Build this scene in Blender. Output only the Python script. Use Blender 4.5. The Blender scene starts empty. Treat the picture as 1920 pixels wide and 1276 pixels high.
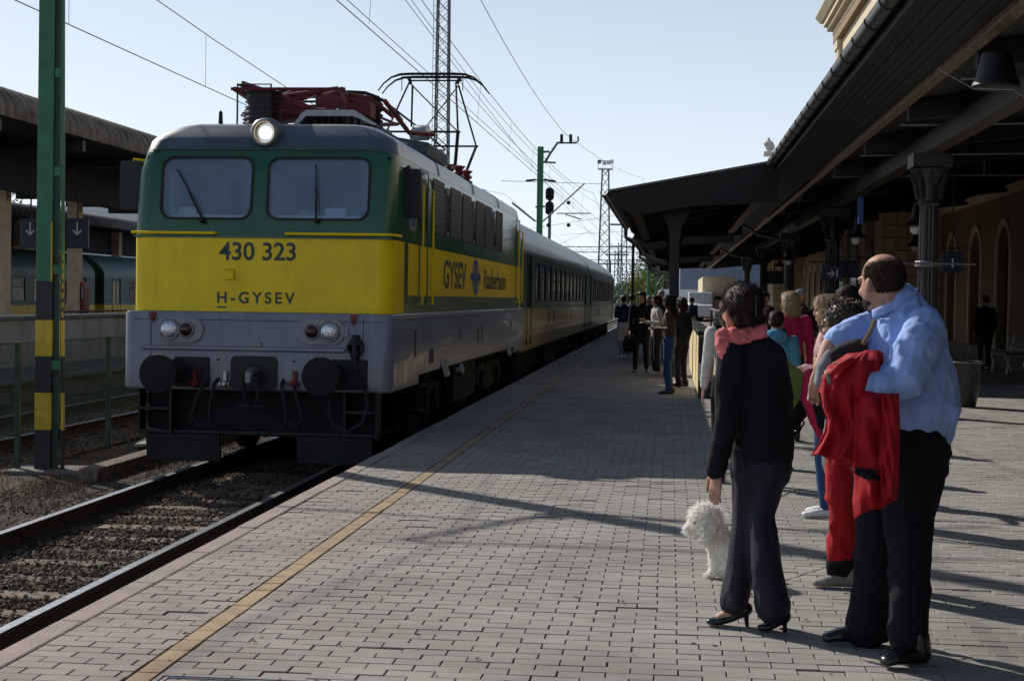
import bpy, bmesh, math, random
import numpy as np
from mathutils import Vector, Matrix
from mathutils.geometry import tessellate_polygon
random.seed(7); RNG = np.random.default_rng(7)
scene = bpy.context.scene
COL = scene.collection

# ------------------------------------------------------------------ camera
FPX, CX, CY, VPX, VPY, ROLL, CAMH = 2900., 960., 638., 1258., 563., math.radians(1.0), 1.55
_y = np.array([VPX-CX, VPY-CY, FPX]); _y /= np.linalg.norm(_y)
_u = np.array([math.sin(ROLL), -math.cos(ROLL), 0.]); _u -= _u.dot(_y)*_y; _u /= np.linalg.norm(_u)
_x = np.cross(_y, _u)
RM = np.stack([_x, _y, _u], 1)
CAMP = np.array([0, 0, CAMH])
def ray(px, py): return RM.T @ np.array([(px-CX)/FPX, (py-CY)/FPX, 1.])
def P(px, py, Y):
    d = ray(px, py); t = Y/d[1]; return tuple(CAMP+t*d)
def atX(px, py, X):
    d = ray(px, py); t = X/d[0]; return tuple(CAMP+t*d)
def onZ(px, py, z=0.):
    d = ray(px, py); t = (z-CAMH)/d[2]; return tuple(CAMP+t*d)
cam = bpy.data.cameras.new('camera'); co = bpy.data.objects.new('camera', cam); COL.objects.link(co)
m = Matrix.Identity(4)
r_, d_, f_ = RM.T@np.array([1., 0, 0]), RM.T@np.array([0, 1., 0]), RM.T@np.array([0, 0, 1.])
for i in range(3): m[i][0], m[i][1], m[i][2], m[i][3] = r_[i], -d_[i], -f_[i], CAMP[i]
co.matrix_world = m
cam.lens = FPX/1920*36; cam.sensor_width = 36; cam.clip_start = .1; cam.clip_end = 5000
scene.camera = co

# ------------------------------------------------------------------ light
SUN_EL, SUN_AZ = math.radians(33.5), math.radians(-46.5)      # azimuth from +Y, clockwise positive
world = bpy.data.worlds.new('World'); scene.world = world; world.use_nodes = True
wn = world.node_tree.nodes; wl = world.node_tree.links
bg = wn['Background']; sky = wn.new('ShaderNodeTexSky'); sky.sky_type = 'NISHITA'
sky.sun_disc = False; sky.sun_elevation = SUN_EL; sky.sun_rotation = SUN_AZ
sky.air_density = 1.0; sky.dust_density = .8; sky.ozone_density = 2.2; sky.altitude = 100
# spring haze: the sky pales evenly towards the horizon, all the way round
tc = wn.new('ShaderNodeTexCoord'); sx_ = wn.new('ShaderNodeSeparateXYZ'); wl.new(tc.outputs['Generated'], sx_.inputs[0])
ma = wn.new('ShaderNodeMath'); ma.operation = 'ABSOLUTE'; wl.new(sx_.outputs[2], ma.inputs[0])
mb = wn.new('ShaderNodeMath'); mb.operation = 'MULTIPLY'; mb.inputs[1].default_value = -1/.23; wl.new(ma.outputs[0], mb.inputs[0])
mc = wn.new('ShaderNodeMath'); mc.operation = 'EXPONENT'; wl.new(mb.outputs[0], mc.inputs[0])
mx_ = wn.new('ShaderNodeMix'); mx_.data_type = 'RGBA'; wl.new(mc.outputs[0], mx_.inputs[0]); wl.new(sky.outputs[0], mx_.inputs[6]); mx_.inputs[7].default_value = (11.4, 12.6, 14.2, 1)
wl.new(mx_.outputs[2], bg.inputs[0]); bg.inputs[1].default_value = .085
sl = bpy.data.lights.new('sun', 'SUN'); sl.energy = 5.0; sl.angle = math.radians(.5); sl.color = (1, .93, .83)
so = bpy.data.objects.new('sun', sl); COL.objects.link(so)
sd = Vector((math.sin(SUN_AZ)*math.cos(SUN_EL), math.cos(SUN_AZ)*math.cos(SUN_EL), math.sin(SUN_EL)))
so.rotation_euler = sd.to_track_quat('Z', 'Y').to_euler(); so.location = (-30, 30, 40)
scene.view_settings.view_transform = 'Standard'; scene.view_settings.look = 'None'
scene.view_settings.exposure = -.05; scene.view_settings.gamma = 1; scene.view_settings.use_curve_mapping = False

# ------------------------------------------------------------------ materials
def mat(name, col, rough=.6, metal=0., var=.12, vs=3., bump=0., bs=60., spec=.5, col2=None, streak=0., coat=0., objvar=0.):
    M = bpy.data.materials.new(name); M.use_nodes = True; nt = M.node_tree; N = nt.nodes; L = nt.links
    b = N['Principled BSDF']; b.inputs['Roughness'].default_value = rough; b.inputs['Metallic'].default_value = metal
    b.inputs['Specular IOR Level'].default_value = spec
    if coat: b.inputs['Coat Weight'].default_value = coat; b.inputs['Coat Roughness'].default_value = .06
    g = N.new('ShaderNodeNewGeometry'); mp = N.new('ShaderNodeMapping'); L.new(g.outputs['Position'], mp.inputs[0])
    if streak: mp.inputs['Scale'].default_value = (1, 1, 1/streak)
    n = N.new('ShaderNodeTexNoise'); n.inputs['Scale'].default_value = vs; n.inputs['Detail'].default_value = 6; n.inputs['Roughness'].default_value = .65
    L.new(mp.outputs[0], n.inputs['Vector'])
    c2 = col2 or tuple(min(1, c*(1-var*2)) for c in col); c1 = col if col2 else tuple(min(1, c*(1+var)) for c in col)
    r = N.new('ShaderNodeValToRGB'); r.color_ramp.elements[0].position = .35; r.color_ramp.elements[1].position = .65
    r.color_ramp.elements[0].color = (*c2, 1); r.color_ramp.elements[1].color = (*c1, 1); L.new(n.outputs[0], r.inputs[0])
    out = r.outputs[0]
    if objvar:
        oi = N.new('ShaderNodeObjectInfo'); at = N.new('ShaderNodeAttribute'); at.attribute_name = 'rnd'
        ad = N.new('ShaderNodeMath'); ad.operation = 'ADD'; L.new(oi.outputs['Random'], ad.inputs[0]); L.new(at.outputs['Fac'], ad.inputs[1])
        fr = N.new('ShaderNodeMath'); fr.operation = 'FRACT'; L.new(ad.outputs[0], fr.inputs[0])
        mr = N.new('ShaderNodeMapRange'); mr.inputs[3].default_value = 1-objvar; mr.inputs[4].default_value = 1+objvar; L.new(fr.outputs[0], mr.inputs[0])
        mm = N.new('ShaderNodeVectorMath'); mm.operation = 'SCALE'; L.new(out, mm.inputs[0]); L.new(mr.outputs[0], mm.inputs['Scale']); out = mm.outputs[0]
    L.new(out, b.inputs['Base Color'])
    if bump:
        n2 = N.new('ShaderNodeTexNoise'); n2.inputs['Scale'].default_value = bs; n2.inputs['Detail'].default_value = 4; L.new(g.outputs['Position'], n2.inputs['Vector'])
        bp = N.new('ShaderNodeBump'); bp.inputs['Strength'].default_value = bump; bp.inputs['Distance'].default_value = .02
        L.new(n2.outputs[0], bp.inputs['Height']); L.new(bp.outputs[0], b.inputs['Normal'])
    # slight roughness variation
    mr2 = N.new('ShaderNodeMapRange'); mr2.inputs[3].default_value = max(0, rough-.07); mr2.inputs[4].default_value = min(1, rough+.1)
    L.new(n.outputs[0], mr2.inputs[0]); L.new(mr2.outputs[0], b.inputs['Roughness'])
    return M
def glass(name, tint, trans, rough=.03, r0=.05):
    M = bpy.data.materials.new(name); M.use_nodes = True; nt = M.node_tree; N = nt.nodes; L = nt.links; N.clear()
    o = N.new('ShaderNodeOutputMaterial'); mx = N.new('ShaderNodeMixShader'); mx2 = N.new('ShaderNodeMixShader')
    t = N.new('ShaderNodeBsdfTransparent'); t.inputs[0].default_value = (*tint, 1)
    d = N.new('ShaderNodeBsdfDiffuse'); d.inputs[0].default_value = (.34, .48, .68, 1)
    gl = N.new('ShaderNodeBsdfGlossy'); gl.inputs['Roughness'].default_value = rough
    lw = N.new('ShaderNodeLayerWeight'); lw.inputs[0].default_value = .5; pw = N.new('ShaderNodeMath'); pw.operation = 'POWER'; pw.inputs[1].default_value = 4; L.new(lw.outputs['Facing'], pw.inputs[0])
    fr = N.new('ShaderNodeMath'); fr.operation = 'MULTIPLY_ADD'; fr.inputs[1].default_value = .9; fr.inputs[2].default_value = r0; L.new(pw.outputs[0], fr.inputs[0])
    mx2.inputs[0].default_value = 1-trans; L.new(t.outputs[0], mx2.inputs[1]); L.new(d.outputs[0], mx2.inputs[2])
    L.new(fr.outputs[0], mx.inputs[0]); L.new(mx2.outputs[0], mx.inputs[1]); L.new(gl.outputs[0], mx.inputs[2]); L.new(mx.outputs[0], o.inputs[0])
    return M
def emis(name, col, st):
    M = bpy.data.materials.new(name); M.use_nodes = True; b = M.node_tree.nodes['Principled BSDF']
    b.inputs['Base Color'].default_value = (*col, 1); b.inputs['Emission Color'].default_value = (*col, 1); b.inputs['Emission Strength'].default_value = st; return M
K = {}
def worn_paver():
    # pavers shade from pinkish by the edge stones to plain grey inland, as laid; with darker trodden patches
    nt = K['paver'].node_tree; N = nt.nodes; L = nt.links; b = N['Principled BSDF']; src = b.inputs['Base Color'].links[0].from_socket
    g = N.new('ShaderNodeNewGeometry'); s = N.new('ShaderNodeSeparateXYZ'); L.new(g.outputs['Position'], s.inputs[0]); mr = N.new('ShaderNodeMapRange'); mr.inputs[1].default_value = -3; mr.inputs[2].default_value = .6
    n0 = N.new('ShaderNodeTexNoise'); n0.inputs['Scale'].default_value = .45; n0.inputs['Detail'].default_value = 5; L.new(g.outputs['Position'], n0.inputs['Vector'])
    ad = N.new('ShaderNodeMath'); ad.operation = 'MULTIPLY_ADD'; ad.inputs[1].default_value = 3.0; L.new(n0.outputs[0], ad.inputs[0]); L.new(s.outputs[0], ad.inputs[2]); sb = N.new('ShaderNodeMath'); sb.operation = 'SUBTRACT'; sb.inputs[1].default_value = 1.5; L.new(ad.outputs[0], sb.inputs[0]); L.new(sb.outputs[0], mr.inputs[0])
    r = N.new('ShaderNodeValToRGB'); r.color_ramp.elements[0].color = (1.03, .94, .90, 1); r.color_ramp.elements[1].color = (.99, 1.02, 1.0, 1); L.new(mr.outputs[0], r.inputs[0])
    m1 = N.new('ShaderNodeMix'); m1.data_type = 'RGBA'; m1.blend_type = 'MULTIPLY'; m1.inputs[0].default_value = 1; L.new(src, m1.inputs[6]); L.new(r.outputs[0], m1.inputs[7])
    n1 = N.new('ShaderNodeTexNoise'); n1.inputs['Scale'].default_value = 1.3; n1.inputs['Detail'].default_value = 8; n1.inputs['Roughness'].default_value = .7; L.new(g.outputs['Position'], n1.inputs['Vector'])
    r1 = N.new('ShaderNodeValToRGB'); r1.color_ramp.elements[0].position = .3; r1.color_ramp.elements[0].color = (.78, .76, .75, 1); r1.color_ramp.elements[1].position = .55; r1.color_ramp.elements[1].color = (1, 1, 1, 1); L.new(n1.outputs[0], r1.inputs[0])
    m2 = N.new('ShaderNodeMix'); m2.data_type = 'RGBA'; m2.blend_type = 'MULTIPLY'; m2.inputs[0].default_value = 1; L.new(m1.outputs[2], m2.inputs[6]); L.new(r1.outputs[0], m2.inputs[7]); L.new(m2.outputs[2], b.inputs['Base Color'])
def mk(k, *a, **kw): K[k] = mat(k, *a, **kw)
mk('paver', (.30, .285, .268), .9, var=.07, vs=.9, bump=.2, bs=260, objvar=.08, spec=.3)
mk('paver_yellow', (.35, .25, .15), .8, var=.12, vs=6, bump=.3, bs=200, objvar=.1, spec=.3)
mk('edge_stone', (.32, .26, .235), .85, var=.1, vs=4, bump=.4, bs=90, objvar=.08, spec=.3)
mk('joint', (.085, .078, .07), .95, var=.3, vs=20, spec=.1)
mk('ballast', (.165, .125, .09), .95, var=.3, vs=2, objvar=.55, spec=.2)
mk('ballast_bed', (.085, .07, .056), .95, var=.3, vs=6, bump=.9, bs=35, spec=.1)
mk('dirt', (.085, .066, .05), .95, var=.35, vs=1.4, bump=.8, bs=14, spec=.1)
mk('sleeper', (.19, .15, .12), .9, var=.3, vs=9, bump=.4, bs=50, objvar=.2, spec=.2)
mk('rail_side', (.05, .032, .024), .8, var=.25, vs=10, spec=.3)
mk('rail_top', (.50, .52, .56), .34, metal=1, var=.1, vs=30)
mk('concrete', (.36, .34, .31), .85, var=.15, vs=1.2, bump=.3, bs=30, streak=3)
mk('concrete_dark', (.15, .14, .13), .9, var=.2, vs=1.5, bump=.3, bs=20)
mk('asphalt', (.05, .05, .05), .9, var=.15, vs=3, bump=.4, bs=120)
mk('far_ground', (.09, .085, .06), .95, var=.3, vs=.05)
mk('loco_grey', (.22, .235, .285), .35, var=.08, vs=1.4, coat=.15, bump=.03, bs=3)
mk('loco_yellow', (.95, .66, .004), .4, var=.06, vs=1.2, spec=.3, coat=.05, bump=.02, bs=3)
mk('loco_green', (.008, .10, .042), .28, var=.1, vs=1.2, coat=.2, bump=.02, bs=3)
mk('loco_roof', (.055, .09, .125), .42, var=.14, vs=2.5, bump=.04, bs=5)
mk('loco_roof_side', (.38, .43, .48), .30, var=.1, vs=2.5, bump=.04, bs=5)
mk('coach_green', (.04, .105, .08), .38, var=.15, vs=2, coat=.08)
mk('coach_cream', (.50, .40, .15), .4, var=.15, vs=2, coat=.1)
mk('coach_teal', (.045, .13, .125), .5, var=.12, vs=2)
mk('grille', (.038, .036, .042), .5, var=.12, vs=8)
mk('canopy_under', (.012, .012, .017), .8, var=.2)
mk('black', (.005, .006, .010), .55, var=.2, vs=8)
mk('underframe', (.007, .007, .010), .8, var=.3, vs=6, bump=.3, bs=30)
mk('rubber', (.012, .012, .013), .7, var=.1)
mk('steel', (.42, .43, .45), .35, metal=.9, var=.1, vs=12)
mk('dull_steel', (.22, .23, .25), .5, metal=.6, var=.2, vs=12)
mk('panto_red', (.12, .010, .018), .5, var=.2, vs=8)
mk('insulator', (.04, .010, .010), .6, var=.1)
mk('cab_inside', (.70, .74, .78), .8, var=.08)
mk('cab_dark', (.05, .055, .07), .7, var=.1)
mk('red_paint', (.20, .012, .015), .5, var=.15)
mk('lamp_glass', (.72, .75, .8), .14, metal=.75, var=.2, vs=40, bump=.4, bs=60)
mk('lens_red', (.05, .006, .012), .12, var=.05)
mk('mirror_chrome', (.7, .72, .74), .15, metal=1, var=.05)
mk('ink', (.014, .045, .030), .45, var=.05)
mk('ink_blue', (.03, .08, .30), .4, var=.05)
mk('mast_green', (.02, .16, .07), .45, var=.15, vs=4, bump=.05, bs=20)
mk('mast_grey', (.13, .16, .16), .6, var=.15, vs=4)  # paler grey stands in for distance haze on the far masts
mk('post_black', (.012, .012, .018), .5, var=.15)
mk('post_yellow', (.62, .44, .02), .5, var=.12, vs=6)
mk('fence_green', (.03, .07, .045), .6, var=.2, vs=6)
mk('wire', (.035, .035, .035), .5, var=.1)
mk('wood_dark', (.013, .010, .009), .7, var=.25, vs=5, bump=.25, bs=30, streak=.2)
mk('wood_sunlit', (.17, .12, .065), .45, var=.3, vs=8, bump=.2, bs=40)  # paler timber tone paints a sunlit line on the canopy edge beam
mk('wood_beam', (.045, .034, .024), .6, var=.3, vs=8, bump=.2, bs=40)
mk('iron_dark', (.02, .018, .018), .5, var=.2, vs=6, bump=.1, bs=30)
mk('column_paint', (.035, .033, .032), .4, var=.15, vs=6)
mk('gutter', (.11, .11, .115), .38, metal=.55, var=.25, vs=3)
mk('roof_sheet', (.09, .085, .08), .55, var=.2, vs=2)
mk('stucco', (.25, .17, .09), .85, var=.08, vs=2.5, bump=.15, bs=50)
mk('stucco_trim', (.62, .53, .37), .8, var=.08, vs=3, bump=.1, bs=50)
mk('block', (.46, .36, .22), .85, var=.1, vs=3, bump=.15, bs=50, objvar=.08)
mk('door_wood', (.075, .035, .02), .45, var=.25, vs=6)
mk('pane_dark', (.02, .025, .03), .08, var=.1)
mk('sign_navy', (.008, .014, .05), .4, var=.05)
mk('white', (.75, .75, .73), .5, var=.05)
mk('parapet_yellow', (.62, .42, .10), .7, var=.1, vs=2.5, bump=.1, bs=40)
mk('parapet_sunlit', (.74, .62, .34), .7, var=.08, vs=2.5)  # lighter copy of the parapet yellow, sunlight put into the colour
mk('corrugated', (.17, .135, .105), .8, var=.3, vs=2.2, bump=.1, bs=20)
mk('column_pale', (.52, .41, .30), .85, var=.12, vs=3, objvar=.05)
mk('blue_wall', (.15, .19, .25), .7, var=.05, vs=.3)
mk('statue', (.6, .58, .52), .7, var=.1)
mk('bark', (.09, .07, .05), .9, var=.3, vs=6)
mk('leaf', (.075, .12, .03), .7, var=.4, vs=.6, objvar=.4)
mk('leaf_yellow', (.17, .19, .035), .7, var=.3, vs=.6, objvar=.4)
mk('dry_grass', (.20, .15, .08), .9, var=.3, vs=6, objvar=.4)
mk('skin', (.50, .27, .19), .55, var=.14, vs=22, spec=.3, bump=.15, bs=300)
mk('eye', (.03, .02, .015), .1)
mk('hair_brown', (.020, .011, .009), .55, var=.3, vs=60, bump=.3, bs=160, spec=.25)
mk('hair_auburn', (.032, .010, .010), .5, var=.4, vs=60, bump=.3, bs=160, spec=.3)
mk('hair_short', (.065, .045, .038), .85, var=.5, vs=160, bump=.5, bs=260, spec=.1)
mk('hair_blonde', (.50, .34, .18), .5, var=.3, vs=50, bump=.5, bs=110)
mk('hair_grey', (.3, .28, .26), .6, var=.2, vs=60, bump=.4, bs=120)
mk('hair_curl', (.05, .032, .02), .55, var=.3, vs=60)
mk('fur', (.95, .93, .88), .9, var=.08, vs=30, objvar=.08)
def cloth(k, c, **kw): mk(k, c, kw.pop('rough', .85), var=kw.pop('var', .1), vs=10, bump=.25, bs=kw.pop('bs', 350), spec=.2, **kw)
def wrinkle(k, sc, st, stretch=(1, 1, .5)):
    nt = K[k].node_tree; N = nt.nodes; L = nt.links; b = N['Principled BSDF']; old = b.inputs['Normal'].links[0].from_node if b.inputs['Normal'].links else None
    g = N.new('ShaderNodeNewGeometry'); mp = N.new('ShaderNodeMapping'); mp.inputs['Scale'].default_value = stretch; L.new(g.outputs['Position'], mp.inputs[0])
    n = N.new('ShaderNodeTexNoise'); n.noise_type = 'RIDGED_MULTIFRACTAL'; n.inputs['Scale'].default_value = sc; n.inputs['Detail'].default_value = 2.5; n.inputs['Distortion'].default_value = .8; L.new(mp.outputs[0], n.inputs['Vector'])
    bp = N.new('ShaderNodeBump'); bp.inputs['Strength'].default_value = st; bp.inputs['Distance'].default_value = .012; L.new(n.outputs[0], bp.inputs['Height'])
    if old: L.new(old.outputs[0], bp.inputs['Normal'])
    L.new(bp.outputs[0], b.inputs['Normal'])
cloth('shirt_blue', (.33, .47, .86), rough=.75); cloth('black_cloth', (.010, .010, .014)); cloth('black_trouser', (.009, .009, .014))
cloth('navy_trouser', (.020, .020, .034), rough=.6); cloth('scarf', (.85, .20, .20), var=.3, bs=90); cloth('red_cloth', (.40, .010, .018), rough=.75)
cloth('red_trouser', (.40, .012, .018), rough=.8); cloth('white_quilt', (.66, .62, .58)); cloth('pink_quilt', (.62, .42, .42)); cloth('magenta', (.45, .02, .08))
cloth('cyan_cloth', (.10, .30, .42)); cloth('denim', (.03, .07, .17)); cloth('denim_light', (.22, .30, .42)); cloth('brown_leather', (.07, .045, .035), rough=.5)
cloth('cream_cloth', (.55, .52, .47)); cloth('grey_cloth', (.22, .23, .25)); cloth('charcoal', (.03, .03, .033)); cloth('green_bag', (.18, .25, .06)); cloth('grey_shoe', (.30, .28, .26))
cloth('navy_cloth', (.02, .03, .06)); cloth('crimson_bag', (.40, .02, .06)); cloth('khaki', (.2, .17, .1))
for k_, sc_, st_, sr_ in (('shirt_blue', 9, .55, (1, 1, .6)), ('black_cloth', 9, .5, (1, 1, .5)), ('black_trouser', 8, .6, (1, 1, .45)), ('navy_trouser', 8, .5, (1, 1, .15)), ('red_cloth', 10, .7, (1, 1, .35)), ('red_trouser', 9, .6, (1, 1, .5)), ('scarf', 22, .9, (1, 1, 1.6)),
        ('magenta', 8, .5, (1, 1, .6)), ('cyan_cloth', 8, .5, (1, 1, .6)), ('denim', 10, .5, (1, 1, .5)), ('brown_leather', 9, .6, (1, 1, .7)), ('cream_cloth', 9, .5, (1, 1, .6)), ('charcoal', 8, .5, (1, 1, .5)), ('grey_cloth', 9, .5, (1, 1, .6)), ('white_quilt', 5, .9, (.4, .4, 6)), ('pink_quilt', 5, .9, (.4, .4, 6))): wrinkle(k_, sc_, st_, sr_)
mk('leather_black', (.010, .010, .011), .22, var=.2, vs=12)
worn_paver()
def grime(k, zdirt, amt=.16, dirt=(.10, .085, .07)):
    # rain streaks and a film of brake dust low on the body: worn into the paint
    nt = K[k].node_tree; N = nt.nodes; L = nt.links; b = N['Principled BSDF']; src = b.inputs['Base Color'].links[0].from_socket
    g = N.new('ShaderNodeNewGeometry'); mp = N.new('ShaderNodeMapping'); mp.inputs['Scale'].default_value = (9, 9, .7); L.new(g.outputs['Position'], mp.inputs[0])
    n = N.new('ShaderNodeTexNoise'); n.inputs['Scale'].default_value = 1.6; n.inputs['Detail'].default_value = 7; n.inputs['Roughness'].default_value = .7; L.new(mp.outputs[0], n.inputs['Vector'])
    r = N.new('ShaderNodeMapRange'); r.inputs[1].default_value = .42; r.inputs[2].default_value = .72; r.inputs[3].default_value = 0; r.inputs[4].default_value = amt*2; L.new(n.outputs[0], r.inputs[0])
    s = N.new('ShaderNodeSeparateXYZ'); L.new(g.outputs['Position'], s.inputs[0]); z = N.new('ShaderNodeMapRange'); z.inputs[1].default_value = zdirt; z.inputs[2].default_value = zdirt+.45; z.inputs[3].default_value = .45; z.inputs[4].default_value = 0; L.new(s.outputs[2], z.inputs[0])
    n3 = N.new('ShaderNodeTexNoise'); n3.inputs['Scale'].default_value = 5; n3.inputs['Detail'].default_value = 8; L.new(g.outputs['Position'], n3.inputs['Vector']); mu = N.new('ShaderNodeMath'); mu.operation = 'MULTIPLY'; L.new(z.outputs[0], mu.inputs[0]); L.new(n3.outputs[0], mu.inputs[1])
    ad = N.new('ShaderNodeMath'); ad.operation = 'ADD'; ad.use_clamp = True; L.new(mu.outputs[0], ad.inputs[0]); L.new(r.outputs[0], ad.inputs[1])
    mx = N.new('ShaderNodeMix'); mx.data_type = 'RGBA'; mx.inputs[7].default_value = (*dirt, 1); L.new(ad.outputs[0], mx.inputs[0]); L.new(src, mx.inputs[6]); L.new(mx.outputs[2], b.inputs['Base Color'])
grime('loco_grey', .45); grime('loco_yellow', .9, .07, (.25, .17, .04)); grime('loco_green', .8, .10, (.05, .06, .05)); grime('loco_roof', .5, .22); grime('loco_roof_side', .5, .2); grime('coach_cream', .5, .2); grime('coach_green', .5, .15, (.06, .06, .05)); grime('stucco', -.1, .25, (.12, .09, .06)); grime('parapet_yellow', -.15, .12, (.2, .15, .08)); grime('column_paint', -.1, .2, (.09, .08, .07)); grime('concrete', -.6, .25)
K['windshield'] = glass('windshield', (.85, .93, 1), .82); K['clear_glass'] = glass('clear_glass', (.95, .97, 1), .996, r0=.006); K['window_glass'] = glass('window_glass', (.25, .3, .3), .5)
K['headlight_on'] = emis('headlight_on', (1, .74, .40), 6.)
def translucent(k, f):
    nt = K[k].node_tree; N = nt.nodes; L = nt.links; b = N['Principled BSDF']; o = N['Material Output']; tr = N.new('ShaderNodeBsdfTranslucent'); mx = N.new('ShaderNodeMixShader'); mx.inputs[0].default_value = f
    L.new(b.inputs['Base Color'].links[0].from_socket, tr.inputs[0]); L.new(b.outputs[0], mx.inputs[1]); L.new(tr.outputs[0], mx.inputs[2]); L.new(mx.outputs[0], o.inputs[0])
translucent('fur', .45); translucent('leaf', .35); translucent('leaf_yellow', .35)

# ------------------------------------------------------------------ builders
def tag(o, label=None, cat=None, group=None, kind=None):
    if label: o['label'] = label
    if cat: o['category'] = cat
    if group: o['group'] = group
    if kind: o['kind'] = kind
    return o
def thing(name, label, cat, loc=(0, 0, 0), group=None, rz=0.):
    o = bpy.data.objects.new(name, None); COL.objects.link(o); o.location = loc; o.rotation_euler.z = rz
    o.empty_display_size = .2; return tag(o, label, cat, group)
def struct(name, me_o): me_o.name = name; me_o['kind'] = 'structure'; return me_o
def link(name, me, material, parent=None, loc=(0, 0, 0), rz=0.):
    o = bpy.data.objects.new(name, me); COL.objects.link(o)
    if material is not None:
        ms = material if isinstance(material, (list, tuple)) else [material]
        if not len(me.materials):
            for q in ms: me.materials.append(K[q] if isinstance(q, str) else q)
    o.location = loc; o.rotation_euler.z = rz
    if parent is not None: o.parent = parent
    return o
class MB:
    """collects shapes in one coordinate frame and links them as one mesh"""
    def __init__(s): s.v = []; s.f = []; s.m = []; s.cur = 0
    def add(s, vs, fs):
        b = len(s.v); s.v += [tuple(map(float, q)) for q in vs]; s.f += [tuple(b+i for i in f) for f in fs]; s.m += [s.cur]*len(fs); return s
    def box(s, x0, y0, z0, x1, y1, z1):
        s.add([(x0, y0, z0), (x1, y0, z0), (x1, y1, z0), (x0, y1, z0), (x0, y0, z1), (x1, y0, z1), (x1, y1, z1), (x0, y1, z1)],
              [(0, 3, 2, 1), (4, 5, 6, 7), (0, 1, 5, 4), (1, 2, 6, 5), (2, 3, 7, 6), (3, 0, 4, 7)]); return s
    def obox(s, c, ax, ay, az):
        c = Vector(c); ax, ay, az = Vector(ax), Vector(ay), Vector(az)
        vs = [c+sx*ax+sy*ay+sz*az for sz in (-1, 1) for sx, sy in ((-1, -1), (1, -1), (1, 1), (-1, 1))]
        s.add(vs, [(0, 3, 2, 1), (4, 5, 6, 7), (0, 1, 5, 4), (1, 2, 6, 5), (2, 3, 7, 6), (3, 0, 4, 7)]); return s
    def tube(s, pts, r, n=8, cap=True, r2=None):
        pts = [Vector(p) for p in pts]; rs = r if isinstance(r, (list, tuple)) else [r]*len(pts)
        rings = []
        T0 = (pts[1]-pts[0]).normalized(); ref = Vector((0, 0, 1)) if abs(T0.z) < .9 else Vector((0, 1, 0))
        for i, p in enumerate(pts):
            T = (pts[min(i+1, len(pts)-1)]-pts[max(i-1, 0)]).normalized()
            e1 = T.cross(ref)
            if e1.length < 1e-4: e1 = T.cross(Vector((1, 0, 0)))
            e1.normalize(); e2 = e1.cross(T)
            ref = e2
            rings.append([p+rs[i]*(math.cos(2*math.pi*k/n)*e1+math.sin(2*math.pi*k/n)*e2) for k in range(n)])
        vs = [q for rg in rings for q in rg]; fs = []
        for i in range(len(pts)-1):
            for k in range(n): a = i*n+k; b = i*n+(k+1) % n; fs.append((a, a+n, b+n, b))
        if cap: fs.append(tuple(range(n))); fs.append(tuple(reversed(range(len(vs)-n, len(vs)))))
        s.add(vs, fs); return s
    def lathe(s, base, axis, prof, n=16):
        """prof: list of (distance along axis, radius)"""
        base = Vector(base); a = Vector(axis).normalized(); e1 = a.orthogonal().normalized(); e2 = a.cross(e1)
        vs = [base+a*h+r*(math.cos(2*math.pi*k/n)*e1+math.sin(2*math.pi*k/n)*e2) for h, r in prof for k in range(n)]
        fs = [(i*n+k, i*n+(k+1) % n, (i+1)*n+(k+1) % n, (i+1)*n+k) for i in range(len(prof)-1) for k in range(n)]
        fs.append(tuple(reversed(range(n)))); fs.append(tuple(range(len(vs)-n, len(vs)))); s.add(vs, fs); return s
    def prism(s, poly, fn, t0, t1):
        """poly: 2-D loop, fn(u,v,t)->point"""
        n = len(poly); vs = [fn(u, v, t0) for u, v in poly]+[fn(u, v, t1) for u, v in poly]
        fs = [(i, (i+1) % n, n+(i+1) % n, n+i) for i in range(n)]
        tri = tessellate_polygon([[Vector((u, v, 0)) for u, v in poly]])
        for t in tri: fs.append(tuple(t)); fs.append(tuple(n+i for i in reversed(t)))
        s.add(vs, fs); return s
    def rings(s, rgs, cap0=True, cap1=True, closed=True):
        n = len(rgs[0]); vs = [p for r in rgs for p in r]; fs = []
        for i in range(len(rgs)-1):
            for k in range(n if closed else n-1): a = i*n+k; b = i*n+(k+1) % n; fs.append((a, b, b+n, a+n))
        if cap0: fs.append(tuple(reversed(range(n))))
        if cap1: fs.append(tuple(range(len(vs)-n, len(vs))))
        s.add(vs, fs); return s
    def ball(s, c, r, n=12, m_=8):
        c = Vector(c); r = (r, r, r) if not isinstance(r, (list, tuple)) else r
        rg = [[c+Vector((r[0]*math.sin(math.pi*(j+.02)/(m_+.04))*math.cos(2*math.pi*k/n), r[1]*math.sin(math.pi*(j+.02)/(m_+.04))*math.sin(2*math.pi*k/n), -r[2]*math.cos(math.pi*j/m_))) for k in range(n)] for j in range(m_+1)]
        return s.rings(rg)
    def build(s, name, material, parent=None, smooth=False, bevel=0., seg=2, local=False, auto=True):
        me = bpy.data.meshes.new(name); off = Vector((0, 0, 0))
        if parent is not None and not local:
            off = parent.location.copy()
            if parent.parent is not None: off += parent.parent.location
        me.from_pydata([(x-off.x, y-off.y, z-off.z) for x, y, z in s.v], [], s.f)
        bm = bmesh.new(); bm.from_mesh(me); bmesh.ops.recalc_face_normals(bm, faces=bm.faces); bm.to_mesh(me); bm.free()
        o = link(name, me, material, parent)
        if isinstance(material, (list, tuple)): me.polygons.foreach_set('material_index', s.m)
        if smooth:
            me.polygons.foreach_set('use_smooth', [True]*len(me.polygons))
            if auto: me.set_sharp_from_angle(angle=math.radians(38))
        if bevel: md = o.modifiers.new('b', 'BEVEL'); md.width = bevel; md.segments = seg; md.limit_method = 'ANGLE'; md.angle_limit = math.radians(35); md.harden_normals = False
        return o
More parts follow.
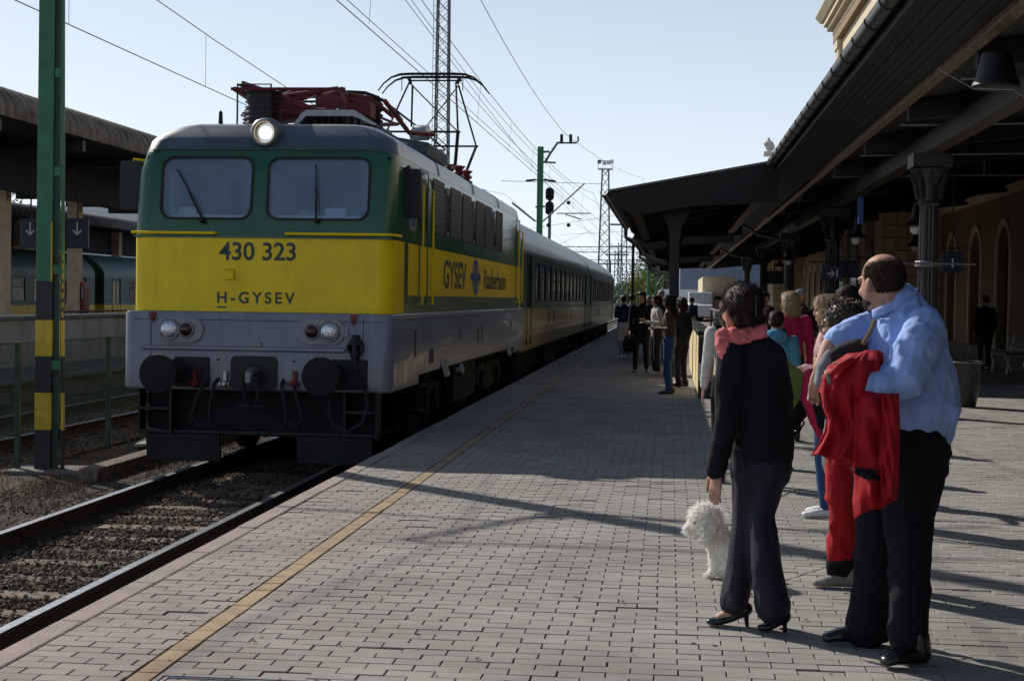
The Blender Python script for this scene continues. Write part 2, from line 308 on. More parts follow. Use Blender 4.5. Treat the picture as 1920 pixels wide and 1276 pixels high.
def copies(root, locs, labels=None, rz=None):
    out = []
    for i, l in enumerate(locs):
        r = root.copy(); COL.objects.link(r); r.location = l
        if rz: r.rotation_euler.z = rz[i]
        if labels: r['label'] = labels[i]
        for ch in list(root.children):
            c = ch.copy(); COL.objects.link(c); c.parent = r
            for g in ch.children: d = g.copy(); COL.objects.link(d); d.parent = c
        out.append(r)
    return out
def rrect(x0, z0, x1, z1, r, n=6):
    o = []
    for cx, cz, a in ((x1-r, z1-r, 0), (x0+r, z1-r, 90), (x0+r, z0+r, 180), (x1-r, z0+r, 270)):
        for k in range(n+1): t = math.radians(a+90*k/n); o.append((cx+r*math.cos(t), cz+r*math.sin(t)))
    return o
# numpy value noise
_perm = RNG.random((64, 64, 64)).astype(np.float32)
def vnoise(p):
    p = np.asarray(p, float); i = np.floor(p).astype(int); f = p-i; f = f*f*(3-2*f); o = 0
    for a in (0, 1):
        for b in (0, 1):
            for c in (0, 1):
                w = (f[:, 0] if a else 1-f[:, 0])*(f[:, 1] if b else 1-f[:, 1])*(f[:, 2] if c else 1-f[:, 2])
                o = o+w*_perm[(i[:, 0]+a) % 64, (i[:, 1]+b) % 64, (i[:, 2]+c) % 64]
    return o*2-1
def soup(name, V, F, material, parent=None, rnd=None, nper=None):
    """V (n,k,3) copies, F faces of one copy; one mesh with a random value per copy"""
    n, k, _ = V.shape; F = np.asarray(F); me = bpy.data.meshes.new(name)
    fv = F.shape[1]; me.vertices.add(n*k); me.vertices.foreach_set('co', V.reshape(-1))
    nf = n*len(F); me.loops.add(nf*fv); me.polygons.add(nf)
    idx = (F[None]+(np.arange(n)*k)[:, None, None]).reshape(-1); me.loops.foreach_set('vertex_index', idx)
    me.polygons.foreach_set('loop_start', np.arange(nf)*fv); me.polygons.foreach_set('loop_total', np.full(nf, fv))
    me.update(calc_edges=True); me.polygons.foreach_set('use_smooth', [False]*nf)
    at = me.attributes.new('rnd', 'FLOAT', 'POINT'); at.data.foreach_set('value', np.repeat(RNG.random(n) if rnd is None else rnd, k).astype(np.float32))
    o = link(name, me, material, parent); o['kind'] = 'stuff'; return o
def text(name, s, size, M4, material, parent=None, bold=.0, depth=.002, sx=1., align='CENTER', space=1.):
    cu = bpy.data.curves.new(name, 'FONT'); cu.body = s; cu.size = size; cu.offset = bold; cu.extrude = depth; cu.align_x = align; cu.space_character = space
    t = bpy.data.objects.new('tmp', cu); COL.objects.link(t); dg = bpy.context.evaluated_depsgraph_get()
    me = bpy.data.meshes.new_from_object(t.evaluated_get(dg)); bpy.data.objects.remove(t); me.transform(Matrix.Diagonal((sx, 1, 1, 1))); me.transform(M4)
    if parent is not None:
        off = parent.location.copy()
        if parent.parent is not None: off += parent.parent.location
        me.transform(Matrix.Translation(-off))
    me.materials.clear(); return link(name, me, material, parent)
def bool_cut(o, cutters):
    dg = bpy.context.evaluated_depsgraph_get()
    for c in cutters: md = o.modifiers.new('c', 'BOOLEAN'); md.object = c; md.operation = 'DIFFERENCE'; md.solver = 'EXACT'
    dg = bpy.context.evaluated_depsgraph_get(); dg.update(); me = bpy.data.meshes.new_from_object(o.evaluated_get(dg)); o.modifiers.clear(); o.data = me
    for c in cutters: bpy.data.objects.remove(c)
    return o
# ================================================================== SETTING
EDGE = -2.85
# ground sheets
struct('ground', MB().box(-400, -20, -1.2, 400, 1500, -.62).build('ground', 'far_ground'))
def grid_sheet(name, x0, x1, y0, y1, z, nx, ny, amp, sc, material):
    xs = np.linspace(x0, x1, nx); ys = np.linspace(y0, y1, ny); X, Y = np.meshgrid(xs, ys)
    p = np.stack([X.ravel(), Y.ravel(), np.zeros(X.size)], 1); Z = z+amp*vnoise(p*sc)+amp*.5*vnoise(p*sc*2.7)
    me = bpy.data.meshes.new(name); p[:, 2] = Z
    fs = [(j*nx+i, j*nx+i+1, (j+1)*nx+i+1, (j+1)*nx+i) for j in range(ny-1) for i in range(nx-1)]
    me.from_pydata(p.tolist(), [], fs); me.polygons.foreach_set('use_smooth', [True]*len(fs)); o = link(name, me, material); o['kind'] = 'structure'; return o
grid_sheet('dirt_ground', -12.3, -2.9, 5, 120, -.565, 60, 300, .03, 1.1, 'dirt')
grid_sheet('track_bed', -6.15, -2.9, 5, 45, -.535, 40, 260, .012, 2.5, 'ballast_bed')
grid_sheet('track_bed', -11.0, -7.6, 10, 60, -.535, 30, 160, .012, 2.5, 'ballast_bed')
struct('far_platform', MB().box(-23.5, 14, -.62, -12.25, 120, -.12).box(-12.25, 14, -.20, -12.1, 120, -.115).build('far_platform', 'concrete_dark', bevel=.02))

# ---- railway tracks : rails and sleepers
def track(xc, y0, y1, sleepers_to, nm, gauge=1.505):
    root = bpy.data.objects.new('railway_track', None); COL.objects.link(root); root['kind'] = 'structure'; root.location = (xc, y0, -.55)
    for s in (-1, 1):
        x = xc+s*gauge/2; top = -.35
        prof = [(-.07, -.17), (.07, -.17), (.07, -.16), (.012, -.14), (.010, -.05), (.034, -.036), (.034, -.008), (.026, -.0015), (-.026, -.0015), (-.034, -.008), (-.034, -.036), (-.010, -.05), (-.012, -.14), (-.07, -.16)]
        b = MB(); b.prism(prof, lambda u, v, t: (x+u, t, top+v), y0, y1)
        r = b.build('rail', 'rail_side', root)
        b = MB(); b.box(x-.033, y0, top-.0014, x+.033, y1, top); b.build('rail_head', 'rail_top', r)
    b = MB(); b.prism([(-1.25, -.16), (1.25, -.16), (1.25, -.02), (.4, 0), (-.4, 0), (-1.25, -.02)], lambda u, v, t: (u, t, v), -.12, .12)
    first = b.build('sleeper', 'sleeper', root, bevel=.008, seg=1, local=True); y = y0+.4; i = 0; first.location = (0, .4, .035)
    while y < sleepers_to:
        y += .62; c = first.copy(); COL.objects.link(c); c.parent = root
        c.location = (random.uniform(-.03, .03), y-y0+random.uniform(-.02, .02), .030+random.uniform(-.012, .008)); c.rotation_euler.z = random.uniform(-.012, .012)
        # fastening plates
    return root
track(-4.4575, 6, 400, 20, 'a')
track(-9.24, 12, 400, 40, 'b')
for xx in (-17.8+.0,):
    pass
b = MB()
for xx in (-24.9, -26.4, 3e9):
    if xx < 0: b.box(xx-.03, 20, -.5, xx+.03, 300, -.35)
tag(b.build('railway_track', 'rail_side'), kind='structure')
# ---- ballast stones
def stones(n, xr, yr, z, size, name):
    base = np.array([(1, 0, 0), (-1, 0, 0), (0, 1, 0), (0, -1, 0), (0, 0, 1), (0, 0, -1)], float)
    F = [(0, 2, 4), (2, 1, 4), (1, 3, 4), (3, 0, 4), (2, 0, 5), (1, 2, 5), (3, 1, 5), (0, 3, 5)]
    V = base[None]*RNG.uniform(.6, 1.25, (n, 6, 1)); a = RNG.uniform(0, 6.28, n); t = RNG.uniform(-.8, .8, n)
    V = V*(size*RNG.uniform(.5, 1.2, n))[:, None, None]*np.array([1, .8, .6])
    c, s_ = np.cos(a)[:, None], np.sin(a)[:, None]; x, y = V[..., 0]*c-V[..., 1]*s_, V[..., 0]*s_+V[..., 1]*c
    ct, st = np.cos(t)[:, None], np.sin(t)[:, None]; zz = V[..., 2]*ct-x*st; x = V[..., 2]*st+x*ct
    V = np.stack([x, y, zz], 2); V[..., 0] += RNG.uniform(*xr, n)[:, None]; V[..., 1] += (yr[0]+(yr[1]-yr[0])*RNG.random(n)**1.25)[:, None]; V[..., 2] += (z+RNG.uniform(-.012, .018, n))[:, None]
    return V, F
V1, F1 = stones(30000, (-5.15, -3.8), (6, 24), -.525, .026, 'a')
keep = (np.abs(((V1[:, 0, 1]-6.4) % .62)-.0) > .13) & (np.abs(((V1[:, 0, 1]-6.4) % .62)-.62) > .10) | (RNG.random(len(V1)) < .32)
soup('ballast', V1[keep], F1, 'ballast')
V2, F2 = stones(9000, (-6.9, -5.35), (9, 26), -.54, .022, 'b'); soup('ballast', V2, F2, 'ballast')
V3, F3 = stones(2500, (-3.6, -2.95), (6, 20), -.54, .024, 'c'); soup('ballast', V3, F3, 'ballast')
V4, F4 = stones(14000, (-10.9, -7.5), (16, 40), -.525, .03, 'd'); soup('ballast', V4, F4, 'ballast')
# weeds / dry grass between the tracks
n = 5000; g = np.zeros((n, 3, 3)); bx = np.where(RNG.random(n) < .6, RNG.uniform(-7.9, -6.3, n), RNG.uniform(-6.3, -5.4, n)); by = RNG.uniform(14, 27, n)
cl = vnoise(np.stack([bx*1.5, by*1.1, bx*0], 1)); h = RNG.uniform(.03, .13, n)*(1+1.3*np.clip(cl, -.5, 1)); an = RNG.uniform(0, 6.28, n)
g[:, 0] = np.stack([bx-.004*np.cos(an), by-.004*np.sin(an), np.full(n, -.57)], 1); g[:, 1] = np.stack([bx+.004*np.cos(an), by+.004*np.sin(an), np.full(n, -.57)], 1)
g[:, 2] = np.stack([bx+RNG.uniform(-.06, .06, n), by+RNG.uniform(-.06, .06, n), -.57+h], 1); tag(soup('dry_grass', g, [(0, 1, 2)], 'dry_grass'), 'dry grass tufts on the dirt beside the left rail', 'grass')

# ---- platform : slab, edge stones, pavers
plat = struct('platform', MB().box(EDGE+.05, -45, -.6, 9.2, 400, -.03).build('platform', 'joint'))
# body of platform beyond the laid pavers carries the same paving as a fine brick texture
def far_paving():
    M = bpy.data.materials.new('far_paving'); M.use_nodes = True; N = M.node_tree.nodes; L = M.node_tree.links; b = N['Principled BSDF']; b.inputs['Roughness'].default_value = .85
    g = N.new('ShaderNodeNewGeometry'); br = N.new('ShaderNodeTexBrick'); br.inputs['Scale'].default_value = 1; br.inputs['Brick Width'].default_value = .2; br.inputs['Row Height'].default_value = .1
    br.inputs['Mortar Size'].default_value = .004; br.inputs['Color1'].default_value = (.29, .27, .25, 1); br.inputs['Color2'].default_value = (.25, .23, .215, 1); br.inputs['Mortar'].default_value = (.08, .07, .065, 1)
    L.new(g.outputs['Position'], br.inputs['Vector']); n = N.new('ShaderNodeTexNoise'); n.inputs['Scale'].default_value = .8; L.new(g.outputs['Position'], n.inputs['Vector'])
    mx = N.new('ShaderNodeMix'); mx.data_type = 'RGBA'; mx.blend_type = 'MULTIPLY'; mx.inputs[0].default_value = .5; L.new(br.outputs[0], mx.inputs[6]); L.new(n.outputs[0], mx.inputs[7]); L.new(mx.outputs[2], b.inputs['Base Color']); return M
K['far_paving'] = far_paving(); mk('worn_line', (.33, .27, .20), .85, var=.15, vs=3); Y_PAVE = 31.0
struct('platform_surface', MB().box(-2.71, Y_PAVE, -.028, 9.2, 400, 0).build('platform_surface', 'far_paving'))
def paver_mesh(w, l, name):
    hw, hl, c, t = w/2-.0034, l/2-.0023, .0014, .0014
    v = [(-hw+c, -hl+c, 0), (hw-c, -hl+c, 0), (hw-c, hl-c, 0), (-hw+c, hl-c, 0), (-hw, -hl, -t), (hw, -hl, -t), (hw, hl, -t), (-hw, hl, -t), (-hw, -hl, -.035), (hw, -hl, -.035), (hw, hl, -.035), (-hw, hl, -.035)]
    f = [(0, 1, 2, 3)]+[(4+i, 4+(i+1) % 4, (i+1) % 4, i) for i in range(4)]+[(8+i, 8+(i+1) % 4, 4+(i+1) % 4, 4+i) for i in range(4)]
    return np.array(v, float), f
def lay(cells, material, name, nind, yel=False):
    """cells: (xc, yc, w, l). The nearest nind are single objects"""
    cells.sort(key=lambda c: c[1]+.15*abs(c[0]))
    vis = [c for c in cells if c[1] > 5.35 and (c[0]-c[1]*(-.47)) > 0 and c[0] < c[1]*.235+.1]
    ind = set(id(c) for c in vis[:nind]); pool = {}
    for c in vis[:nind]:
        k = (round(c[2], 3), round(c[3], 3))
        if k not in pool:
            v, f = paver_mesh(c[2], c[3], name); me = bpy.data.meshes.new(name); me.from_pydata(v.tolist(), [], f); me.materials.append(K[material]); pool[k] = me
        o = bpy.data.objects.new(name, pool[k]); COL.objects.link(o); o.parent = plat
        o.location = (c[0]+random.uniform(-.0012, .0012), c[1]+random.uniform(-.0012, .0012), random.choice((0,)*60+(-.006, .004))+random.uniform(-.0015, .002)+.0015*math.sin(c[0]*.7+c[1]*.5)); o.rotation_euler = (random.gauss(0, .0025), random.gauss(0, .0025), random.gauss(0, .006))
    rest = [c for c in cells if id(c) not in ind]
    v, f = paver_mesh(.2, .1, name); n = len(rest); A = np.array(rest)
    V = np.repeat(v[None], n, 0); sx = (A[:, 2]-.008)/.192; sy = (A[:, 3]-.0034)/.0966; V[..., 0] *= sx[:, None]; V[..., 1] *= sy[:, None]
    V[..., 2] += V[..., 0]*RNG.normal(0, .0025, n)[:, None]+V[..., 1]*RNG.normal(0, .0025, n)[:, None]
    V[..., 0] += (A[:, 0]+RNG.uniform(-.0012, .0012, n))[:, None]; V[..., 1] += (A[:, 1]+RNG.uniform(-.0012, .0012, n))[:, None]
    V[..., 2] += (np.where(RNG.random(n) < .02, -.005, 0)+RNG.uniform(-.0015, .002, n)+.0015*np.sin(A[:, 0]*.7+A[:, 1]*.5))[:, None]
    return soup(name, V, f, material, plat)
cells = []; cover = (-2.25, 5.1, -1.45, 6.17)
for j in range(int((Y_PAVE-4.3)/.1)):
    y = 4.35+j*.1; off = .1*(j % 2)+.002*math.sin(j*.4)+random.uniform(-.0015,.0015)
    for (xa, xb) in ((-2.71, -2.155), (-2.045, 8.4)):
        x = xa-.2+off
        while x < xb:
            a, c = max(x, xa), min(x+.2, xb)
            if c-a > .03: cells.append(((a+c)/2, y, round(c-a, 2), .1))
            x += .2
lay(cells, 'paver', 'paver', 300)
cells = [(-2.1, 4.4+.2*i, .1, .2) for i in range(int((Y_PAVE-4.4)/.2))]; lay(cells, 'paver_yellow', 'yellow_paver', 60)
struct('safety_line', MB().box(-2.15, Y_PAVE, -.02, -2.05, 400, .004).build('safety_line', 'worn_line'))
b0 = MB().box(EDGE, -.497, -.16, -2.716, .497, .004).build('edge_stone', 'edge_stone', plat, bevel=.012, local=True); b0.location = (0, 4.5, 0)
for i in range(1, 60):
    c = b0.copy(); COL.objects.link(c); c.parent = plat; c.location = (random.uniform(-.003, .003), 4.5+i, random.uniform(-.003, .003)); c.rotation_euler.z = random.gauss(0, .001)
tag(MB().box(EDGE, 64, -.16, -2.716, 400, .002).build('edge_stone', 'edge_stone', plat), kind='stuff')
struct('platform_wall', MB().box(EDGE+.03, -3, -.62, EDGE+.06, 400, -.16).build('platform_wall', 'concrete_dark'))
# trodden gum, grit and a few dry leaves
n = 260; gx_ = RNG.uniform(-2.6, 5, n); gy_ = 5.4+RNG.random(n)**1.6*20; k = np.linspace(0, 2*np.pi, 7)[:-1]; rr = RNG.uniform(.005, .014, n)
V = np.stack([np.stack([gx_+rr*math.cos(a)*RNG.uniform(.7, 1.2, n), gy_+rr*math.sin(a)*RNG.uniform(.7, 1.2, n), np.full(n, .0046)], 1) for a in k], 1); soup('chewing_gum', V, [(0, 1, 2, 3, 4, 5)], 'joint', plat)
n = 70; gx_ = RNG.uniform(-2.6, 4, n); gy_ = 5.5+RNG.random(n)**1.4*16; a = RNG.uniform(0, 6.28, n); w = RNG.uniform(.008, .022, n)
V = np.stack([np.stack([gx_+w*np.cos(a+o_)*q_, gy_+w*np.sin(a+o_)*q_, np.full(n, .006)+h_], 1) for o_, q_, h_ in ((0, 1, .0), (1.57, .45, .008), (3.14, 1, .002), (4.71, .45, .006))], 1); soup('dry_leaves', V, [(0, 1, 2, 3)], 'dry_grass', plat)
# inspection covers set in the paving
def cover_frame(x0, y0, x1, y1, label):
    t = thing('inspection_cover', label, 'cover', ((x0+x1)/2, (y0+y1)/2, 0))
    for k, g_ in ((0, 0), (1, .028)):
        a, b_, c, d = x0+g_, y0+g_, x1-g_, y1-g_; w = .006; b = MB()
        b.box(a, b_, -.03, c, b_+w, .0065).box(a, d-w, -.03, c, d, .0065).box(a, b_+w, -.03, a+w, d-w, .0065).box(c-w, b_+w, -.03, c, d-w, .0065); b.build('frame', 'dull_steel', t)
    b = MB().box(x0+.3, y0+.13, -.02, x0+.36, y0+.145, .009).box(x1-.36, y0+.13, -.02, x1-.3, y0+.145, .009); b.build('lifting_slot', 'black', t)
cover_frame(-2.02, 5.35, -1.32, 6.05, 'steel framed inspection cover in the pavers crossing the yellow line')
cover_frame(-1.02, 5.25, -.32, 5.97, 'steel framed inspection cover in the pavers right of the yellow line')

# ---- kerb / timber between track and fence
tag(MB().box(-6.42, 16.3, -.6, -6.2, 24, -.38).build('timber_kerb', 'sleeper', bevel=.01), 'long brown timber kerb lying by the left rail', 'kerb')
tag(MB().obox((-6.75, 20.6, -.47), (.45, .1, .02), (-.1, .5, 0), (0, 0, .02)).build('concrete_slab', 'concrete', bevel=.01), 'flat concrete slab on the dirt behind the thin fence post', 'slab')
# ================================================================== NEAR MAST AND FENCE
mx, my = -7.12, 17.3
t = thing('catenary_mast', 'tall green steel mast with yellow and black warning bands left of the locomotive', 'mast', (mx, my, -.55))
W0, W1 = .175, .125
def fl(z): return W0+(W1-W0)*(z+.55)/9.2
def flange(side, z0, z1, mt):
    b = MB()
    for z0_, z1_ in ((z0, z1),):
        a, c = fl(z0_), fl(z1_); w = .062
        xs0 = (side*a, side*(a-w)); xs1 = (side*c, side*(c-w))
        if side < 0: y0, y1 = my-.12, my+.12
        else: y0, y1 = my-.12, my+.12
        if side > 0: w = .028; xs0 = (side*a, side*(a-w)); xs1 = (side*c, side*(c-w))
        if side < 0: w = .20 if z1_ < 3 else .19; xs0 = (side*a, side*(a-w)); xs1 = (side*c, side*(c-w))
        if side > 0: y1 = my-.065
        b.add([(mx+xs0[0], y0, z0_), (mx+xs0[1], y0, z0_), (mx+xs0[1], y1, z0_), (mx+xs0[0], y1, z0_), (mx+xs1[0], y0, z1_), (mx+xs1[1], y0, z1_), (mx+xs1[1], y1, z1_), (mx+xs1[0], y1, z1_)],
              [(0, 3, 2, 1), (4, 5, 6, 7), (0, 1, 5, 4), (1, 2, 6, 5), (2, 3, 7, 6), (3, 0, 4, 7)])
    return b.build('flange', mt, t, bevel=.004, seg=1)
zs = [-.55, -.05, .38, .80, 1.22, 1.66, 8.6]
for side in (-1, 1):
    for i, mt in enumerate(('post_black', 'post_yellow', 'post_black', 'post_yellow', 'post_black')): o = flange(side, zs[i], zs[i+1], mt); o.name = 'warning_band'
    flange(side, 1.66, 8.6, 'mast_green')
b = MB().box(mx-.01, my-.085, -.55, mx+.10, my-.07, 8.6); b.build('web', 'fence_green', t)
for z in (.70, 1.80, 2.93, 4.05, 5.2, 6.4, 7.6):
    MB().box(mx-fl(z)+.20, my-.124, z-.055, mx+fl(z)-.027, my-.108, z+.055).build('batten', 'mast_green', t, bevel=.003, seg=1)
MB().box(mx-.45, my-.35, -.75, mx+.45, my+.35, -.5).build('footing', 'concrete_dark', t, bevel=.03)
MB().box(mx+.02, my-.135, 1.66, mx+.034, my-.121, 2.35).build('warning_strip', 'post_yellow', t)
b = MB()
for k in range(7): b.box(mx+.15, my-.1245, 1.25+k*.11, mx+.168, my-.1205, 1.32+k*.11)
tag(b.build('number_marks', 'post_yellow', t), kind='stuff')
for s_, xx, zt in ((1, -4.6, 7.3), (-1, -9.2, 7.2)):
    b = MB(); x0 = mx+s_*.13
    b.tube([(x0, my, 5.9), (x0+s_*2.4, my, 7.3)], .035).tube([(x0, my, 7.4), (x0+s_*2.4, my, 7.35)], .022).tube([(x0+s_*.9, my, 6.4), (xx+s_*.3, my, 6.0)], .022).tube([(xx+s_*.6, my, 6.0), (xx+s_*.6, my, 5.8), (xx, my, 5.65)], .015)
    b.build('cantilever', 'dull_steel', t)
    b = MB()
    for zz in (5.95, 7.4): b.lathe((x0+s_*.15, my, zz+(.09 if zz < 7 else 0)), (s_, 0, .58 if zz < 7 else 0), [(0, .03), (.05, .075), (.08, .03), (.13, .075), (.16, .03), (.21, .075), (.24, .03), (.3, .03)])
    b.build('insulator', 'insulator', t)
# fence with chain link
fx = -7.5
t = thing('wire_fence', 'dark green chain link fence with thin steel posts behind the banded mast', 'fence', (fx, 18.2, -.55))
for y in (12.4, 14.3, 17.2, 20.1, 23.0, 26.9):
    MB().box(fx-.03, y-.03, -.6, fx+.03, y+.03, .96).build('post', 'fence_green', t, bevel=.004, seg=1)
MB().tube([(fx, 12.4, .95), (fx, 26.9, .95)], .010, 5).tube([(fx, 12.4, -.12), (fx, 26.9, -.12)], .006, 5).build('rail_wire', 'fence_green', t)
b = MB(); y = 11.4
while y < 26.8:
    for s_ in (1, -1):
        ya, yb = y, y+1.07*.62; za, zb = (-.12, .95) if s_ > 0 else (.95, -.12)
        if ya < 12.4: f = (12.4-ya)/(yb-ya); za = za+(zb-za)*f; ya = 12.4
        if yb > 26.9: f = (26.9-ya)/(yb-ya); zb = za+(zb-za)*f; yb = 26.9
        if yb > ya: b.tube([(fx+.004*s_, ya, za), (fx+.004*s_, yb, zb)], .0028, 3, cap=False)
    y += .062
tag(b.build('mesh', 'fence_green', t), kind='stuff')

# ================================================================== LEFT SIDE PLATFORM
t = thing('ramp_wall', 'pale concrete parapet along the far platform behind the banded mast', 'wall', (-14.2, 30, -.12))
MB().box(-14.3, 18, -.115, -14.1, 39.6, .92).build('wall', 'concrete', t, bevel=.01)
MB().box(-14.36, 17.95, .92, -14.04, 39.65, 1.0).build('coping', 'concrete_dark', t, bevel=.01)
MB().box(-14.33, 18, 1.0, -14.07, 39.6, 1.02).build('cap_sheet', 'white', t)
# big canopy, corrugated rounded fascia
t = thing('platform_canopy', 'weathered platform canopy with ribbed rounded metal fascia on the far left', 'canopy', (-17, 40, -.12))
def vault(xe, zb, r, y0, y1, step, root, mt, o_=.05):
    first = None; n_ = int((y1-y0)/step)
    for i in range(n_):
        if first is None:
            b = MB(); rg = []
            for dy, oo in ((0, 0), (.1, .6), (.25, .9), (.5, 1), (.75, .9), (.9, .6), (1, 0)):
                ring = [(xe-r*1.3*(1-math.cos(math.radians(a)))+oo*o_*math.cos(math.radians(a)), y0+dy*step, zb+r*math.sin(math.radians(a))+oo*o_*math.sin(math.radians(a))) for a in range(-10, 91, 10)]
                ring += [(xe-r*1.3-1.0, y0+dy*step, zb+r+oo*o_+.03)]
                rg.append(ring)
            b.rings(rg, cap0=False, cap1=False, closed=False); first = b.build('roof_panel', mt, root, smooth=True)
        else: c = first.copy(); COL.objects.link(c); c.parent = root; c.location.y = i*step
vault(-13.7, 5.25, .62, 24, 66, .42, t, 'corrugated')
MB().box(-24, 24, 5.78, -14.4, 66, 5.84).build('roof', 'corrugated', t)
MB().box(-24, 24, 5.12, -13.75, 66, 5.16).build('ceiling', 'canopy_under', t)
MB().box(-16.2, 24, 3.98, -16.1, 66, 5.12).build('fascia_board', 'canopy_under', t)
for y in np.arange(26, 66, 4.6): MB().box(-23.5, y, 4.85, -13.8, y+.18, 5.12).build('beam', 'iron_dark', t)
for y, x in ((atX(4, 500, -17)[1], -17), (atX(140, 500, -17)[1], -17), (33, -17), (53, -17), (60, -17)):
    MB().box(x-.17, y-.17, -.12, x+.17, y+.17, 5.1).build('column', 'column_pale', t, bevel=.02)
for y in (36.5, 41.5): MB().box(-15.9, y, 4.98, -14.6, y+.14, 5.1).build('lamp_tube', 'post_yellow', t)
# hanging signs with arrows
def arrow_sign(px, label):
    p = P(px, 436, 40.0); t = thing('direction_sign', label, 'sign', p, group='hanging arrow signs')
    x, y, z = p; MB().box(x-.30, y-.05, z-.42, x+.30, y+.05, z+.38).build('panel', 'sign_navy', t, bevel=.01)
    b = MB().box(x-.018, y-.058, z-.05, x+.018, y-.052, z+.28)
    b.obox((x-.055, y-.056, z-.0), (.018*.7, 0, .018*.7), (0, .003, 0), (-.085*.7, 0, .085*.7)).obox((x+.055, y-.056, z-.0), (.018*.7, 0, -.018*.7), (0, .003, 0), (.085*.7, 0, .085*.7)); b.build('arrow', 'white', t)
    MB().box(x-.02, y-.01, z+.38, x+.02, y+.01, 5.12).build('hanger', 'iron_dark', t)
arrow_sign(58, 'dark hanging sign with white down arrow left of the banded mast')
arrow_sign(146, 'dark hanging sign with white down arrow right of the banded mast')
# second canopy and its columns
t = thing('platform_canopy', 'lower ribbed canopy seen far behind the big rounded one', 'canopy', (-26, 60, -.12))
vault(-24.5, 4.45, .42, 44, 90, .42, t, 'concrete_dark')
MB().box(-32, 44, 4.80, -25, 90, 4.86).build('roof', 'corrugated', t)
MB().box(-32, 44, 4.36, -24.6, 90, 4.4).box(-26.3, 44, 3.3, -26.2, 90, 4.36).build('ceiling', 'canopy_under', t)
for px in (37, 218): 
    y = atX(px, 540, -26)[1]; MB().box(-26.2, y-.2, -.12, -25.8, y+.2, 4.4).build('column', 'column_pale', t, bevel=.02)
p = P(156, 590, 43); t = thing('ticket_machine', 'slim red box beside a pale column on the far platform', 'box', p)
MB().prism([(-.11, 0), (.11, 0), (.11, 1.0), (.03, 1.2), (-.11, 1.2)], lambda u, v, tt: (p[0]+u, tt, p[2]-.25+v), p[1]-.2, p[1]+.2).build('case', 'red_paint', t, bevel=.02)
MB().box(p[0]-.08, p[1]-.21, p[2]+.45, p[0]+.08, p[1]-.203, p[2]+.8).build('screen', 'pane_dark', t)
t = thing('railing', 'dark steel railing on the far platform right of the red box', 'railing', (-16.6, 46, -.12))
MB().tube([(-16.6, 40, 1.0), (-16.6, 52, 1.0)], .03, 6).tube([(-16.6, 40, .15), (-16.6, 52, .15)], .02, 6).build('rail', 'iron_dark', t)
for y in np.arange(40, 52.1, .4): MB().box(-16.615, y, -.12, -16.585, y+.03, 1.0).build('baluster', 'iron_dark', t)
